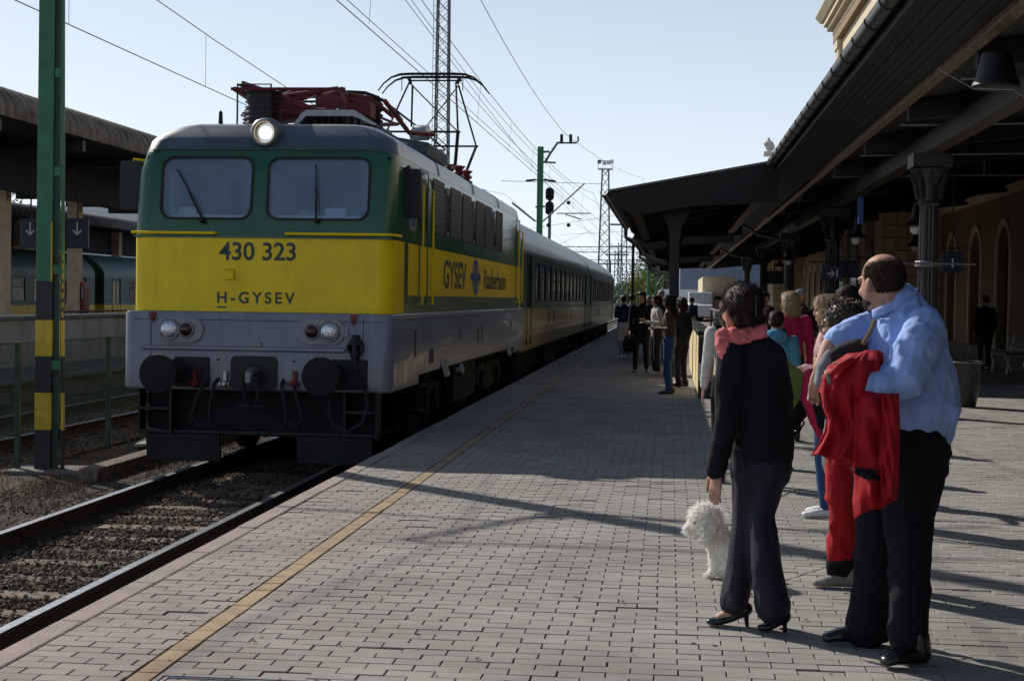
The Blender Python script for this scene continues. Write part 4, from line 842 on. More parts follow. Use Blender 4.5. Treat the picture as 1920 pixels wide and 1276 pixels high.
    for ya in (3.6, 11.6):
        b = MB().obox((xg+s_*.03, YF+ya, .62), (.02, 0, .015), (0, .16, 0), (-.03*s_, 0, .12)); b.build('sand_box_lid', 'steel', loco, bevel=.01)
    MB().lathe((xg-s_*.05, YF+5.3, .52), (s_, 0, 0), [(0, .09), (.08, .09), (.1, .05)], 12).build('filler_cap', 'steel', loco)
# side lettering and emblem (platform side)
def sm(y, z, s_=1): return Matrix(((0, 0, 1, LX+s_*1.4665), (1, 0, 0, y), (0, 1, 0, z), (0, 0, 0, 1)))
text('side_lettering', 'GYSEV', .52, sm(YF+3.75, 1.68), 'ink', loco, bold=.012, align='LEFT', sx=1.45, space=1.05)
text('side_lettering', 'Raaberbahn', .44, sm(YF+8.2, 1.70), 'ink', loco, bold=.008, align='LEFT', sx=1.62)
ey = YF+7.15; ez = 1.86
b = MB(); b.rings([[(LX+1.4665+d, ey+r1*math.cos(a), ez+r2*math.sin(a)) for a in np.linspace(0, 6.283, 28, endpoint=False)] for d, r1, r2 in ((.0, .40, .28), (.004, .40, .28), (.004, .33, .22), (.0, .33, .22))], False, False)
b.box(LX+1.4665, ey-.62, ez-.05, LX+1.4705, ey+.62, ez+.05); b.add([(LX+1.471, ey-.2, ez-.05), (LX+1.471, ey+.2, ez-.05), (LX+1.471, ey, ez-.3)], [(0, 1, 2)]).add([(LX+1.471, ey-.2, ez+.05), (LX+1.471, ey, ez+.3), (LX+1.471, ey+.2, ez+.05)], [(0, 1, 2)])
b.build('emblem', 'ink_blue', loco)
# ---------------- roof equipment
def insul(name, x, y, z, h=.3, r=.075, mt='insulator', par=loco):
    n = int(h/.04); pr = [(0, r*.6)]
    for k in range(n): pr += [(k*.04+.008, r), (k*.04+.026, r*.55)]
    pr += [(h, r*.55), (h+.02, r*.4)]
    return MB().lathe((x, y, z), (0, 0, 1), pr, 12).build(name, mt, par, smooth=False)
for (x, y) in ((-5.0, 17.9), (-3.9, 17.9), (-5.0, 20.1), (-3.75, 20.1), (-5.1, 26.8), (-3.9, 26.8), (-5.1, 29.4), (-3.9, 29.4), (-3.7, 24.5), (-3.7, 25.4), (-3.45, 22.8)): insul('insulator', x, y, 3.48, .24)
def panto(name, cx, cy, raised, mt):
    t = MB(); x0, x1 = cx-.55, cx+.55; zf = 3.78 if raised else 3.70
    t.tube([(x0, cy-1.0, zf), (x1, cy-1.0, zf), (x1, cy+1.0, zf), (x0, cy+1.0, zf), (x0, cy-1.0, zf)], .035)
    t.obox((cx-.15, cy-.2, zf+.08), (.4, 0, 0), (0, .13, 0), (0, 0, .10)); t.tube([(cx-.5, cy-.7, zf+.03), (cx+.5, cy-.7, zf+.03)], .07, 10).tube([(cx-.5, cy+.7, zf+.03), (cx+.5, cy+.7, zf+.03)], .07, 10)
    root = t.build(name, mt, loco, smooth=True)
    kz = 4.38 if raised else 3.88; ky = 1.25 if raised else 1.75; hz_ = 5.52 if raised else 4.05; hy = .18 if raised else .22
    for s_ in (-1, 1):
        a = MB()
        for sx in (-1, 1): a.tube([(cx+sx*.5, cy+s_*.7, zf+.05), (cx+sx*.62, cy+s_*ky, kz)], .030, 6).tube([(cx+sx*.62, cy+s_*ky, kz), (cx+sx*.42, cy+s_*hy, hz_-.15)], .018, 6)
        a.tube([(cx-.66, cy+s_*ky, kz), (cx+.66, cy+s_*ky, kz)], .02, 6)
        a.tube([(cx-.62, cy+s_*ky, kz), (cx+.42, cy+s_*hy, hz_-.15)], .012, 5) if s_ > 0 else a.tube([(cx+.62, cy+s_*ky, kz), (cx-.42, cy+s_*hy, hz_-.15)], .012, 5)
        a.build('pantograph_arm', mt, root, smooth=True)
    h = MB()
    for s_ in (-1, 1):
        y = cy+s_*.2
        h.tube([(cx-.98, y, hz_-.30), (cx-.88, y, hz_-.17), (cx-.74, y, hz_-.06), (cx-.58, y, hz_-.008), (cx-.4, y, hz_), (cx+.4, y, hz_), (cx+.58, y, hz_-.008), (cx+.74, y, hz_-.06), (cx+.88, y, hz_-.17), (cx+.98, y, hz_-.30)], [.012, .014, .018, .024, .026, .026, .024, .018, .014, .012], 6)
    for sx in (-1, 1):
        h.tube([(cx+sx*.46, cy-.2, hz_-.06), (cx+sx*.46, cy+.2, hz_-.06)], .022, 6).tube([(cx+sx*.42, cy, hz_-.15), (cx+sx*.46, cy, hz_-.03)], .03, 6).tube([(cx+sx*.55, cy-.2, hz_-.02), (cx+sx*.55, cy-.2, hz_-.3)], .008, 4)
    h.tube([(cx-.44, cy, hz_-.09), (cx+.44, cy, hz_-.09)], .016, 6)
    h.build('pantograph_head', 'underframe', root, smooth=True)
    return root
panto('pantograph', LX+.18, 27.6, True, 'underframe')
panto('pantograph', LX+.12, 19.0, False, 'panto_red')
# red frames, ducts and busbars round the front pantograph
MB().obox((-4.62, 18.3, 3.80), (.18, 0, .06), (0, .15, 0), (-.05, 0, .15)).obox((-3.98, 18.6, 3.86), (.34, 0, -.04), (0, .18, 0), (0, 0, .12)).build('drive_casing', 'panto_red', loco, bevel=.02)
MB().tube([(-5.0, 17.6, 3.99), (-4.55, 17.7, 3.85), (-4.2, 18.0, 3.72)], .035).tube([(-4.9, 17.6, 3.66), (-4.1, 17.9, 3.95), (-3.6, 18.2, 3.90), (-3.35, 18.4, 3.7)], .028).tube([(-3.5, 18.6, 3.92), (-3.3, 19.2, 3.6), (-3.05, 19.6, 3.62)], .03).tube([(-4.6, 17.8, 3.86), (-3.9, 17.8, 3.96)], .03).build('drive_linkage', 'panto_red', loco, smooth=True)
MB().lathe((-3.38, 19.8, 3.66), (1, -.2, 0), [(0, .07), (.05, .1), (.24, .1), (.26, .05)], 14).build('air_cylinder', 'steel', loco, smooth=True)
MB().lathe((-3.7, 18.9, 3.46), (0, 0, 1), [(i*.035, .13 if i % 2 else .09) for i in range(16)], 14).build('main_insulator', 'insulator', loco)
b = MB(); q = P(482, 208, 17.6); b.lathe((q[0]+.08, 17.6, 3.44), (0, 0, 1), [(i*.03, (.22 if i % 2 else .17)) for i in range(16)], 18); b.build('main_insulator', 'insulator', loco)
b = MB(); x0, x1 = P(445, 200, 17.3)[0], P(508, 200, 17.3)[0]
b.tube([(x0, 17.3, 3.42), (x0, 17.3, 3.94), (x1, 17.3, 3.94), (x1, 17.3, 3.42)], .012, 5).tube([(x0, 17.9, 3.42), (x0, 17.9, 3.94), (x0, 17.3, 3.94)], .012, 5); fr_ = b.build('guard_frame', 'underframe', loco)
MB().box(x0+.01, 17.298, 3.5, x1-.01, 17.302, 3.92).build('guard_glass', 'clear_glass', fr_)
b = MB(); b.prism([(-.42, 0), (-.34, .12), (-.28, .17), (.28, .17), (.34, .12), (.55, 0), (.5, 0), (.28, .10), (-.28, .10), (-.38, 0)], lambda u, v, tt: (-3.92+u, tt, 3.50+v), 17.45, 19.6); b.build('resistor_cover', 'loco_roof_side', loco)
b = MB()
for k in range(8): b.lathe((-4.2+k*.085, 17.55, 3.49), (0, 0, 1), [(0, .02), (.02, .035), (.05, .02), (.08, .035), (.11, .02)], 8)
b.build('resistor_bank', 'underframe', loco)
MB().lathe((P(414, 205, 17.4)[0], 17.4, 3.45), (0, 0, 1), [(0, .03), (.18, .022), (.2, .01)], 8).build('antenna', 'underframe', loco)
MB().obox((-3.5, 21.3, 3.56), (.25, 0, -.04), (0, .9, 0), (.02, 0, .08)).build('roof_hatch', 'loco_roof', loco, bevel=.02)
MB().tube([(-3.6, 19.0, 3.98), (-3.7, 22.8, 4.0), (-3.7, 25.0, 3.95), (-4.3, 26.6, 3.82)], .015, 6).build('busbar', 'underframe', loco)
for y in (24.6, 25.5): MB().lathe((-3.42, y, 3.42), (0, 0, 1), [(0, .10), (.04, .12), (.08, .06), (.12, .1), (.16, .06), (.22, .12), (.24, .03)], 12).build('lightning_arrester', 'panto_red', loco)
# ================================================================== STATION BUILDING (right)
XW = 8.3
def wall_with_holes(name, mt, root, fn, outer, holes, t0, t1):
    """flat wall with openings that have depth; fn(u,v,t)"""
    loops = [[Vector((u, v, 0)) for u, v in outer]]+[[Vector((u, v, 0)) for u, v in h] for h in holes]
    pts = [p for l in loops for p in l]; tri = tessellate_polygon(loops); b = MB()
    n = len(pts); vs = [fn(p.x, p.y, t0) for p in pts]+[fn(p.x, p.y, t1) for p in pts]; fs = [tuple(t) for t in tri]+[tuple(n+i for i in reversed(t)) for t in tri]
    k = 0
    for l in loops:
        m_ = len(l); fs += [(k+i, k+(i+1) % m_, n+k+(i+1) % m_, n+k+i) for i in range(m_)]; k += m_
    b.add(vs, fs); return b.build(name, mt, root)
def arch(u0, u1, v0, v1, n=10):
    r = (u1-u0)/2; c = (u0+u1)/2
    return [(u0, v0), (u1, v0)]+[(c+r*math.cos(math.radians(a)), v1-r+r*math.sin(math.radians(a))) for a in np.linspace(0, 180, n)]
bld = thing('station_building', 'ochre stucco station building with arched openings under the dark canopy', 'building', (XW, 35, 0))
def facade(y0, y1, xw, z1, pitch=3.6, arches=True):
    holes = []; op = []
    if arches:
        y = y0+1.2
        while y+1.5 < y1: holes.append(arch(y, y+1.45, .02, 3.55)); op.append(y); y += pitch
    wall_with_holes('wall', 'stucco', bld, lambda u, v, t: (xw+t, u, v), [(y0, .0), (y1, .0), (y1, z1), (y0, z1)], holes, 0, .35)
    for y in op:
        o = arch(y-.16, y+1.61, .0, 3.72, 14); i_ = arch(y-.01, y+1.46, .0, 3.56, 14); b = MB()
        b.rings([[(xw+d, u, v) for u, v in lp] for lp, d in ((o[1:]+o[:1], .001), (o[1:]+o[:1], -.05), (i_[1:]+i_[:1], -.05), (i_[1:]+i_[:1], .05))], False, False); b.build('arch_moulding', 'stucco_trim', bld)
        d = MB().box(xw+.2, y+.0, .02, xw+.27, y+1.45, .95).box(xw+.2, y, .95, xw+.26, y+.09, 3.0).box(xw+.2, y+1.36, .95, xw+.26, y+1.45, 3.0).box(xw+.2, y+.69, .95, xw+.26, y+.76, 3.0)
        for zz in (.95, 1.55, 2.15, 2.75): d.box(xw+.205, y+.09, zz, xw+.255, y+1.36, zz+.06)
        d.prism(arch(y, y+1.45, 2.9, 3.55), lambda u, v, t: (t, u, v), xw+.21, xw+.25); dd = d.build('door', 'door_wood', bld)
        MB().box(xw+.225, y+.02, .96, xw+.235, y+1.43, 2.98).build('pane', 'pane_dark', dd); MB().lathe((xw+.2, y+.66, 1.1), (-1, 0, 0), [(0, .015), (.04, .015), (.05, .03), (.07, .02)], 8).build('handle', 'steel', dd)
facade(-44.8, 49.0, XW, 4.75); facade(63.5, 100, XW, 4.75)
MB().box(XW+.27, -44, 0, XW+.33, 120, 4.7).build('inner_wall', 'cab_dark', bld)
MB().box(XW-.08, -44, 0, XW+.0, 48.98, .45).box(XW-.08, 63.52, 0, XW, 99.9, .45).build('plinth', 'concrete_dark', bld)
MB().box(XW-.10, -44, 4.3, XW, 48.98, 4.42).box(XW-.16, -44, 4.42, XW, 48.98, 4.5).build('cornice', 'stucco_trim', bld)
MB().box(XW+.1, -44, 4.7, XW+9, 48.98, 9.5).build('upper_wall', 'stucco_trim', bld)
# projecting pavilion with rusticated blocks
def pavilion(x0, y0, y1, zt, label, upper=True):
    pv = thing('station_pavilion', label, 'building', (x0, (y0+y1)/2, 0))
    MB().box(x0+.06, y0+.06, 0, 14, y1-.06, zt).build('core', 'joint', pv)
    # courses of blocks, front (-Y) and track side (-X)
    h = .40; nb = 0; proto = {}
    def blk(w, face):
        if (w, face) not in proto:
            b = MB(); b.box(-.10, -w/2+.012, .012, .0, w/2-.012, h-.012) if face == 'x' else b.box(-w/2+.012, -.10, .012, w/2-.012, 0, h-.012)
            me = bpy.data.meshes.new('block'); me.from_pydata(b.v, [], b.f); me.materials.append(K['block']); proto[(w, face)] = me
        return proto[(w, face)]
    for r in range(int(4.8/h)):
        z = r*h; off = .35*(r % 2)
        u = x0+.06
        segs = []
        while u < XW-.05: w = .7 if (u > x0+.1 or r % 2) else .35; segs.append((u, min(w, XW-u))); u += w
        for u, w in segs:
            w = round(w, 2)
            if w < .1: continue
            o = bpy.data.objects.new('block', blk(w, 'y')); COL.objects.link(o); o.parent = pv; o.location = (u+w/2-x0, y0+.06-(y0+y1)/2+random.uniform(-.004, .004), z)
        for (ya, yb) in ((y0+.06, y0+1.5), ((y0+y1)/2-3.2, (y0+y1)/2-2.3), ((y0+y1)/2+2.3, (y0+y1)/2+3.2), (y1-1.5, y1-.06)):
            o = bpy.data.objects.new('block', blk(round(yb-ya, 2), 'x')); COL.objects.link(o); o.parent = pv; o.location = (.06, (ya+yb)/2-(y0+y1)/2, z)
    MB().box(x0+.02, y0+1.5, 0, x0+.06, y1-1.5, 4.8).build('wall', 'stucco', pv)
    for yc in ((y0+y1)/2-4.2, (y0+y1)/2, (y0+y1)/2+4.2):
        w = MB().prism(arch(yc-.9, yc+.9, .02, 3.7), lambda u, v, t: (t, u, v), x0-.02, x0+.02).build('door', 'door_wood', pv)
        MB().box(x0-.03, yc-.75, .9, x0-.022, yc+.75, 2.8).build('pane', 'pane_dark', w)
    MB().box(x0-.14, y0-.12, 4.8, 14, y1+.12, 5.1).build('string_course', 'stucco_trim', pv)
    if upper:
        MB().box(x0+.05, y0+.05, 5.1, 14, y1-.05, zt-1.6).build('upper_wall', 'stucco_trim', pv)
        for yc in np.linspace(y0+2.2, y1-2.2, 4):
            w = MB().box(x0-.12, yc-.85, 6.2, x0+.05, yc+.85, 6.45).box(x0-.05, yc-.85, 6.45, x0+.04, yc-.62, 9.1).box(x0-.05, yc+.62, 6.45, x0+.04, yc+.85, 9.1).box(x0-.16, yc-1.0, 9.1, x0+.05, yc+1.0, 9.35).prism([(yc-1.0, 9.35), (yc+1.0, 9.35), (yc, 9.85)], lambda u, v, t: (t, u, v), x0-.13, x0+.04).build('window', 'stucco', pv)
            MB().box(x0+.02, yc-.6, 6.45, x0+.045, yc+.6, 9.1).build('pane', 'pane_dark', w)
        for yc in (y0+.35, y0+.95, y1-.95, y1-.35):
            MB().box(x0-.10, yc-.22, 5.1, x0+.05, yc+.22, zt-2.3).box(x0-.16, yc-.28, zt-2.3, x0+.05, yc+.28, zt-1.95).box(x0-.16, yc-.28, 5.1, x0+.05, yc+.28, 5.5).build('pilaster', 'stucco_trim', pv)
        MB().box(x0-.18, y0-.13, zt-1.95, 14, y1+.13, zt-1.6).build('architrave', 'stucco', pv)
        b = MB()
        y = y0-.3
        while y < y1+.3: b.box(x0-.42, y, zt-1.42, x0-.12, y+.13, zt-1.22); y += .3
        x = x0-.3
        while x < x0+4: b.box(x, y0-.37, zt-1.42, x+.13, y0-.1, zt-1.22); x += .3
        tag(b.build('dentils', 'stucco_trim', pv), kind='stuff')
        MB().box(x0-.2, y0-.15, zt-1.6, 14, y1+.15, zt-1.42).box(x0-.55, y0-.5, zt-1.22, 14, y1+.5, zt-1.02).prism([(0, 0), (-.65, 0), (-.85, .22), (-.85, .3), (0, .3)], lambda u, v, t: (x0+u, t, zt-1.02+v), y0-.8, y1+.8).box(x0, y0-.8, zt-1.0, 14, y1+.8, zt-.72).build('cornice', 'stucco_trim', pv)
        MB().box(x0+.2, y0+.2, zt-.72, 14, y1-.2, zt).build('attic', 'stucco_trim', pv)
    return pv
pavilion(6.5, 49.0, 63.5, 13.9, 'cream pavilion with dentilled cornice rising above the near canopy gutter')
pavilion(6.5, 100, 114, 10.9, 'far pavilion of the station topped by small statues')
for px, yy, hh, lb, wing in ((1441, 262, 1.0, 'pale roof ornament, left and lower of the two on the far pavilion', True), (1476, 248, 1.2, 'small standing statue, right one of the two on the far pavilion', False)):
    q = P(px, yy, 101); t = thing('roof_statue', lb, 'statue', (q[0], 101, 10.9))
    x, y, z = q[0], 101, 10.9; b = MB().box(x-.3, y-.3, z, x+.3, y+.3, z+.3); b.build('pedestal', 'statue', t, bevel=.03)
    b = MB()
    if wing: b.lathe((x, y, z+.3), (0, 0, 1), [(0, .25), (.1, .14), (.3, .2), (.5, .35), (.62, .3), (.7, .15), (.9, .05)], 10).ball((x+.25, y, z+.6), (.16, .15, .25)).ball((x-.15, y, z+.8), (.12, .12, .2))
    else: b.lathe((x, y, z+.3), (0, 0, 1), [(0, .22), (.4, .18), (.7, .15), (.85, .22), (.95, .18), (1.02, .07), (1.1, .07)], 10).ball((x, y, z+1.45), (.11, .12, .15)).tube([(x+.2, y, z+1.2), (x+.35, y, z+.95), (x+.15, y, z+.9)], .06, 6)
    b.build('figure', 'statue', t, smooth=True)

# ================================================================== MAIN CANOPY
GX, GZ = 1.90, 4.27
cn = thing('station_canopy', 'dark timber canopy with long half round gutter over the near right side', 'canopy', (5, 16, 0))
def roof_seg(root, y0, y1, gx=GX, gz=GZ):
    MB().prism([(gx-.02, gz+.02), (XW+.1, gz+1.05), (XW+.1, gz+1.12), (gx-.04, gz+.09)], lambda u, v, t: (u, t, v), y0, y1).build('roof', 'roof_sheet', root)
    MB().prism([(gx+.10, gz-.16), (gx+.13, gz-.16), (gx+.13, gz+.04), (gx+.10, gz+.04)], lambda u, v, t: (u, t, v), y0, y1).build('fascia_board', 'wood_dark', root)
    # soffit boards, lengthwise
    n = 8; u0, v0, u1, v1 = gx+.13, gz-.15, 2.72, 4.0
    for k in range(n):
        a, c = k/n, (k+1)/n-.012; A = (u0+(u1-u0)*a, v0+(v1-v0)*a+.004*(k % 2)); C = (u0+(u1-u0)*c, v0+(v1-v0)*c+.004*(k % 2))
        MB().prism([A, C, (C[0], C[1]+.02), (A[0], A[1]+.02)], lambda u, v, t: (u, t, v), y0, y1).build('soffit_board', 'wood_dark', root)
    MB().prism([(2.70, 3.93), (2.80, 3.90), (2.84, 4.06), (2.72, 4.06)], lambda u, v, t: (u, t, v), y0, y1).build('edge_beam', 'wood_sunlit', root, bevel=.012)
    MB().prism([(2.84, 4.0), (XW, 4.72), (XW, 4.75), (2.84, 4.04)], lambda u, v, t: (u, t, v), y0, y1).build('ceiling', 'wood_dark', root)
    # gutter : half round with stiffening hoops
    out = [(gx+.085*math.cos(a), gz+.085*math.sin(a)) for a in np.linspace(math.pi, 2*math.pi, 11)]; inn = [(gx+.075*math.cos(a), gz+.075*math.sin(a)+.0) for a in np.linspace(2*math.pi, math.pi, 11)]
    g = MB().prism(out+inn, lambda u, v, t: (u, t, v), y0, y1).build('gutter', 'gutter', root, smooth=True)
    y = y0+.4; first = None
    while y < y1:
        if first is None:
            b = MB().tube([(gx+.092*math.cos(a), y, gz+.092*math.sin(a)) for a in np.linspace(math.pi*.95, 2*math.pi, 10)], .010, 5); first = b.build('gutter_hoop', 'iron_dark', root); fy = y
        else: c = first.copy(); COL.objects.link(c); c.parent = root; c.location.y += y-fy
        y += 1.05
def trusses(root, y0, y1, step=4.2):
    y = y0
    while y < y1:
        MB().prism([(2.8, 3.75), (XW, 4.35), (XW, 4.68), (2.8, 3.98)], lambda u, v, t: (u, t, v), y, y+.16).build('rafter', 'wood_dark', root); y += step
roof_seg(cn, -45, 30.8)
MB().box(3.40, -45, 3.60, 3.62, 64, 3.86).build('beam', 'wood_beam', cn, bevel=.012)
trusses(cn, -44, 30)
# lattice tie bars under the ceiling
for y in (12, 16.2, 20.4, 24.6, 28.8): MB().tube([(2.9, y, 3.85), (5.6, y, 3.9), (XW, y, 3.9)], .018, 6).tube([(5.6, y, 3.9), (5.6, y, 4.4)], .015, 6).build('tie_rod', 'dull_steel', cn)
def column(x, y, label, zt=3.60, slim=1.):
    t = thing('canopy_column', label, 'column', (x, y, 0), group='cast iron canopy columns')
    n = 32; rg = []
    for z, r in ((0, .26), (.25, .26), (.28, .22), (.42, .20), (.5, .215), (.56, .175)): rg.append([(x+slim*r*math.cos(2*math.pi*k/n), y+slim*r*math.sin(2*math.pi*k/n), z) for k in range(n)])
    MB().rings(rg).build('base', 'column_paint', t, smooth=True)
    rg = [[(x+slim*(r-.014*(k % 2))*math.cos(2*math.pi*k/n), y+slim*(r-.014*(k % 2))*math.sin(2*math.pi*k/n), z) for k in range(n)] for z, r in ((.55, .17), (2.9, .145))]
    MB().rings(rg).build('shaft', 'column_paint', t)
    b = MB().lathe((x, y, 2.9), (0, 0, 1), [(0, .15*slim), (.03, .19*slim), (.07, .16*slim), (.3, .18*slim), (.42, .26*slim), (.5, .30*slim), (.52, .24*slim)], 20).box(x-.30*slim, y-.30*slim, 3.42, x+.30*slim, y+.30*slim, zt)
    for k in range(8): a = k*math.pi/4; b.tube([(x+.17*math.cos(a)*slim, y+.17*math.sin(a)*slim, 3.0), (x+.22*math.cos(a)*slim, y+.22*math.sin(a)*slim, 3.2), (x+.3*math.cos(a)*slim, y+.3*math.sin(a)*slim, 3.34)], [.04, .035, .02], 5)
    b.build('capital', 'column_paint', t)
    return t
column(3.51, 21.8, 'fluted dark column behind the man in the blue shirt, nearest of the row', slim=.88)
column(3.51, 47, 'fluted dark column beside the lit pavilion corner')
column(3.51, 34.5, 'fluted dark column right behind the people by the stairs')
column(3.51, 60, 'fluted dark column far under the canopy', slim=.9)
column(3.51, 73, 'fluted dark column farthest under the canopy', slim=.9)
column(3.51, 9.3, 'fluted dark column closest to the camera at the right')
q = P(1735, 495, 21.5); MB_ = MB().tube([(3.0, 21.5, 2.1), (4.1, 21.5, 2.1)], .014, 6).lathe((3.51, 21.8, 2.06), (0, 0, 1), [(0, .17), (.01, .175), (.07, .175), (.08, .17)], 20)
tag(MB_.build('sign_bracket', 'dull_steel'), 'thin horizontal steel bracket clamped on the nearest fluted column', 'bracket')
# transverse canopies reaching towards the tracks
def cross_canopy(y0, y1, label):
    t = thing('cross_canopy', label, 'canopy', (.3, (y0+y1)/2, 0), group='canopies reaching towards the track')
    A = (-1.27, 3.68); B = (2.05, 4.30)
    MB().prism([A, B, (B[0], B[1]+.05), (A[0], A[1]+.05)], lambda u, v, tt: (u, tt, v), y0, y1).build('roof', 'roof_sheet', t)
    n = 12
    for k in range(n):
        a, c = k/n, (k+1)/n-.01
        pa = (A[0]+.05+(B[0]-A[0]-.1)*a, A[1]-.02+(B[1]-A[1])*a); pc = (A[0]+.05+(B[0]-A[0]-.1)*c, A[1]-.02+(B[1]-A[1])*c)
        MB().prism([(pa[0], pa[1]-.02), (pc[0], pc[1]-.02), pc, pa], lambda u, v, tt: (u, tt, v), y0+.03, y1-.03).build('soffit_board', 'wood_dark', t)
    # deep end boards
    for y in (y0, y1-.05): MB().prism([(A[0], A[1]-.02), (B[0], B[1]-.02), (B[0], B[1]-.80), (.4, 3.42), (-.75, 3.22), (-1.02, 3.35)], lambda u, v, tt: (u, tt, v), y, y+.05).build('end_board', 'wood_dark', t)
    MB().box(-.85, y0+.06, 3.32, -.65, y1-.06, 3.50).box(.0, y0+.06, 3.45, .2, y1-.06, 3.62).box(1.6, y0+.06, 3.55, 1.8, y1-.06, 3.75).build('beam', 'wood_beam', t)
    for y in np.arange(y0+1, y1, 3.0): MB().prism([(-1.2, 3.62), (2.0, 4.2), (2.0, 4.0), (-.7, 3.45)], lambda u, v, tt: (u, tt, v), y, y+.12).build('rafter', 'wood_dark', t)
    gx, gz = A[0]-.09, A[1]+.01
    out = [(gx+.085*math.cos(a), gz+.085*math.sin(a)) for a in np.linspace(math.pi, 2*math.pi, 9)]; inn = [(gx+.075*math.cos(a), gz+.075*math.sin(a)) for a in np.linspace(2*math.pi, math.pi, 9)]
    MB().prism(out+inn, lambda u, v, tt: (u, tt, v), y0-.05, y1+.05).build('gutter', 'gutter', t, smooth=True)
    MB().tube([(gx, y1-.2, gz-.08), (gx, y1-.1, gz-.3), (-1.0, y1+.1, gz-.55), (-.9, y1+.2, gz-.75), (-.6, y1+1.2, gz-.9), (-.2, y1+3.0, gz-.95)], .055, 8).build('downpipe', 'gutter', t, smooth=True)
    for y in (y0+.9, y1-.9):
        c = MB().box(-.04, y-.10, 0, .16, y+.10, 3.05); c.build('post', 'iron_dark', t, bevel=.01)
        MB().prism([(-.04, 2.75), (.16, 2.75), (.20, 3.05), (.42, 3.45), (-.30, 3.45), (-.08, 3.05)], lambda u, v, tt: (u, tt, v), y-.12, y+.12).build('bracket', 'iron_dark', t, bevel=.01)
        MB().lathe((.06, y, 0), (0, 0, 1), [(0, .2), (.2, .2), (.25, .15), (.35, .14)], 12).build('post_base', 'iron_dark', t)
    return t
cross_canopy(30.8, 46, 'nearest dark canopy wing reaching out towards the track over the stairs')
cross_canopy(52, 67, 'second dark canopy wing reaching out towards the track')
cross_canopy(77, 92, 'third dark canopy wing, farthest along the platform')
cf = thing('station_canopy', 'far stretch of the main canopy with gutter running behind the wings', 'canopy', (5, 60, 0))
roof_seg(cf, 30.85, 120); trusses(cf, 34, 110, 5.2)
for i, (ya, yb) in enumerate(((46.4, 46.5), (67.3, 67.4))):
    b = MB().tube([(1.9, ya, 4.15), (1.95, ya+.2, 3.9), (2.6, ya+.6, 3.55), (3.4, ya+1.0, 3.45)], .05, 8); b.build('downpipe', 'gutter', cf, smooth=True)
tag(MB().tube([(-1.32, 53.2, 0), (-1.32, 53.2, 3.45)], .05, 8).build('drain_pole', 'iron_dark', smooth=True), 'thin dark brown pole under the second canopy wing', 'pole')
# big bell-shaped lamp bowl and pendants
def pendant(x, y, z, label, s=1., mt='iron_dark'):
    t = thing('pendant_lamp', label, 'lamp', (x, y, z), group='bell lamps hanging from the canopy')
    MB().tube([(x, y, z+.35*s), (x, y, min(4.6, z+1.6))], .012, 5).build('rod', 'iron_dark', t)
    MB().lathe((x, y, z), (0, 0, 1), [(0, .24*s), (.02, .25*s), (.06, .14*s), (.14, .07*s), (.3, .05*s), (.38, .02*s)], 18).build('shade', mt, t, smooth=True)
    MB().ball((x, y, z-.03*s), (.09*s, .09*s, .10*s)).build('globe', 'white', t, smooth=True)
for px, py, Y, lb in ((1605, 446, 30, 'bell lamp hanging in front of the lit pavilion wall'), (1716, 425, 26, 'bell lamp just left of the nearest fluted column'), (1716, 462, 36, 'smaller bell lamp below and behind the one by the column'), (1478, 488, 44, 'bell lamp hanging far back above the crowd'), (1462, 500, 55, 'tiny bell lamp farthest back above the crowd')):
    pendant(*P(px, py, Y), lb)
q = P(1868, 140, 14); t = thing('ceiling_lamp', 'large bell shaped lamp high under the canopy near the top right corner', 'lamp', q)
MB().lathe(q, (0, 0, 1), [(-.12, .20), (-.10, .21), (.0, .17), (.18, .13), (.22, .05)], 20).build('shade', 'black', t, smooth=True)
MB().tube([(q[0]-.5, 14, q[2]+.05), (q[0]-.2, 14, q[2]-.12), (q[0]+.15, 14, q[2]-.13), (q[0]+.5, 14, q[2]-.38)], .006, 5).build('cable', 'steel', t)
# hanging signs under canopy
def hang_sign(px, py, Y, w, h, label, mt='sign_navy', glyph=None):
    x, y, z = P(px, py, Y); t = thing('hanging_sign', label, 'sign', (x, y, z))
    MB().box(x-w/2, y-.05, z-h/2, x+w/2, y+.05, z+h/2).build('panel', mt, t, bevel=.01)
    MB().tube([(x-w/2-.25, y, z+h/2+.06), (x+w/2+.25, y, z+h/2+.06)], .012, 5).box(x-.01, y-.01, z+h/2, x+.01, y+.01, min(4.4, z+h/2+1.4)).build('hanger', 'iron_dark', t)
    if glyph: text('lettering', glyph, h*.62, Matrix(((1, 0, 0, x), (0, 0, -1, y-.051), (0, 1, 0, z-h*.22), (0, 0, 0, 1))), 'white', t, bold=.004)
hang_sign(1560, 512, 32, .42, .33, 'small dark sign with white P3 like mark hanging by the lit wall', glyph='\u2192I')
hang_sign(1592, 504, 34, .40, .38, 'dark blank sign hanging just left of the bald man')
hang_sign(1785, 492, 27, .34, .36, 'dark notice sign hanging right of the nearest fluted column', glyph='i')
hang_sign(1614, 395, 27, .09, .45, 'narrow blue and white banner sign hanging edge on under the beam', 'ink_blue')
hang_sign(1452, 520, 60, .9, .5, 'wide dark sign hanging far back under the canopy')

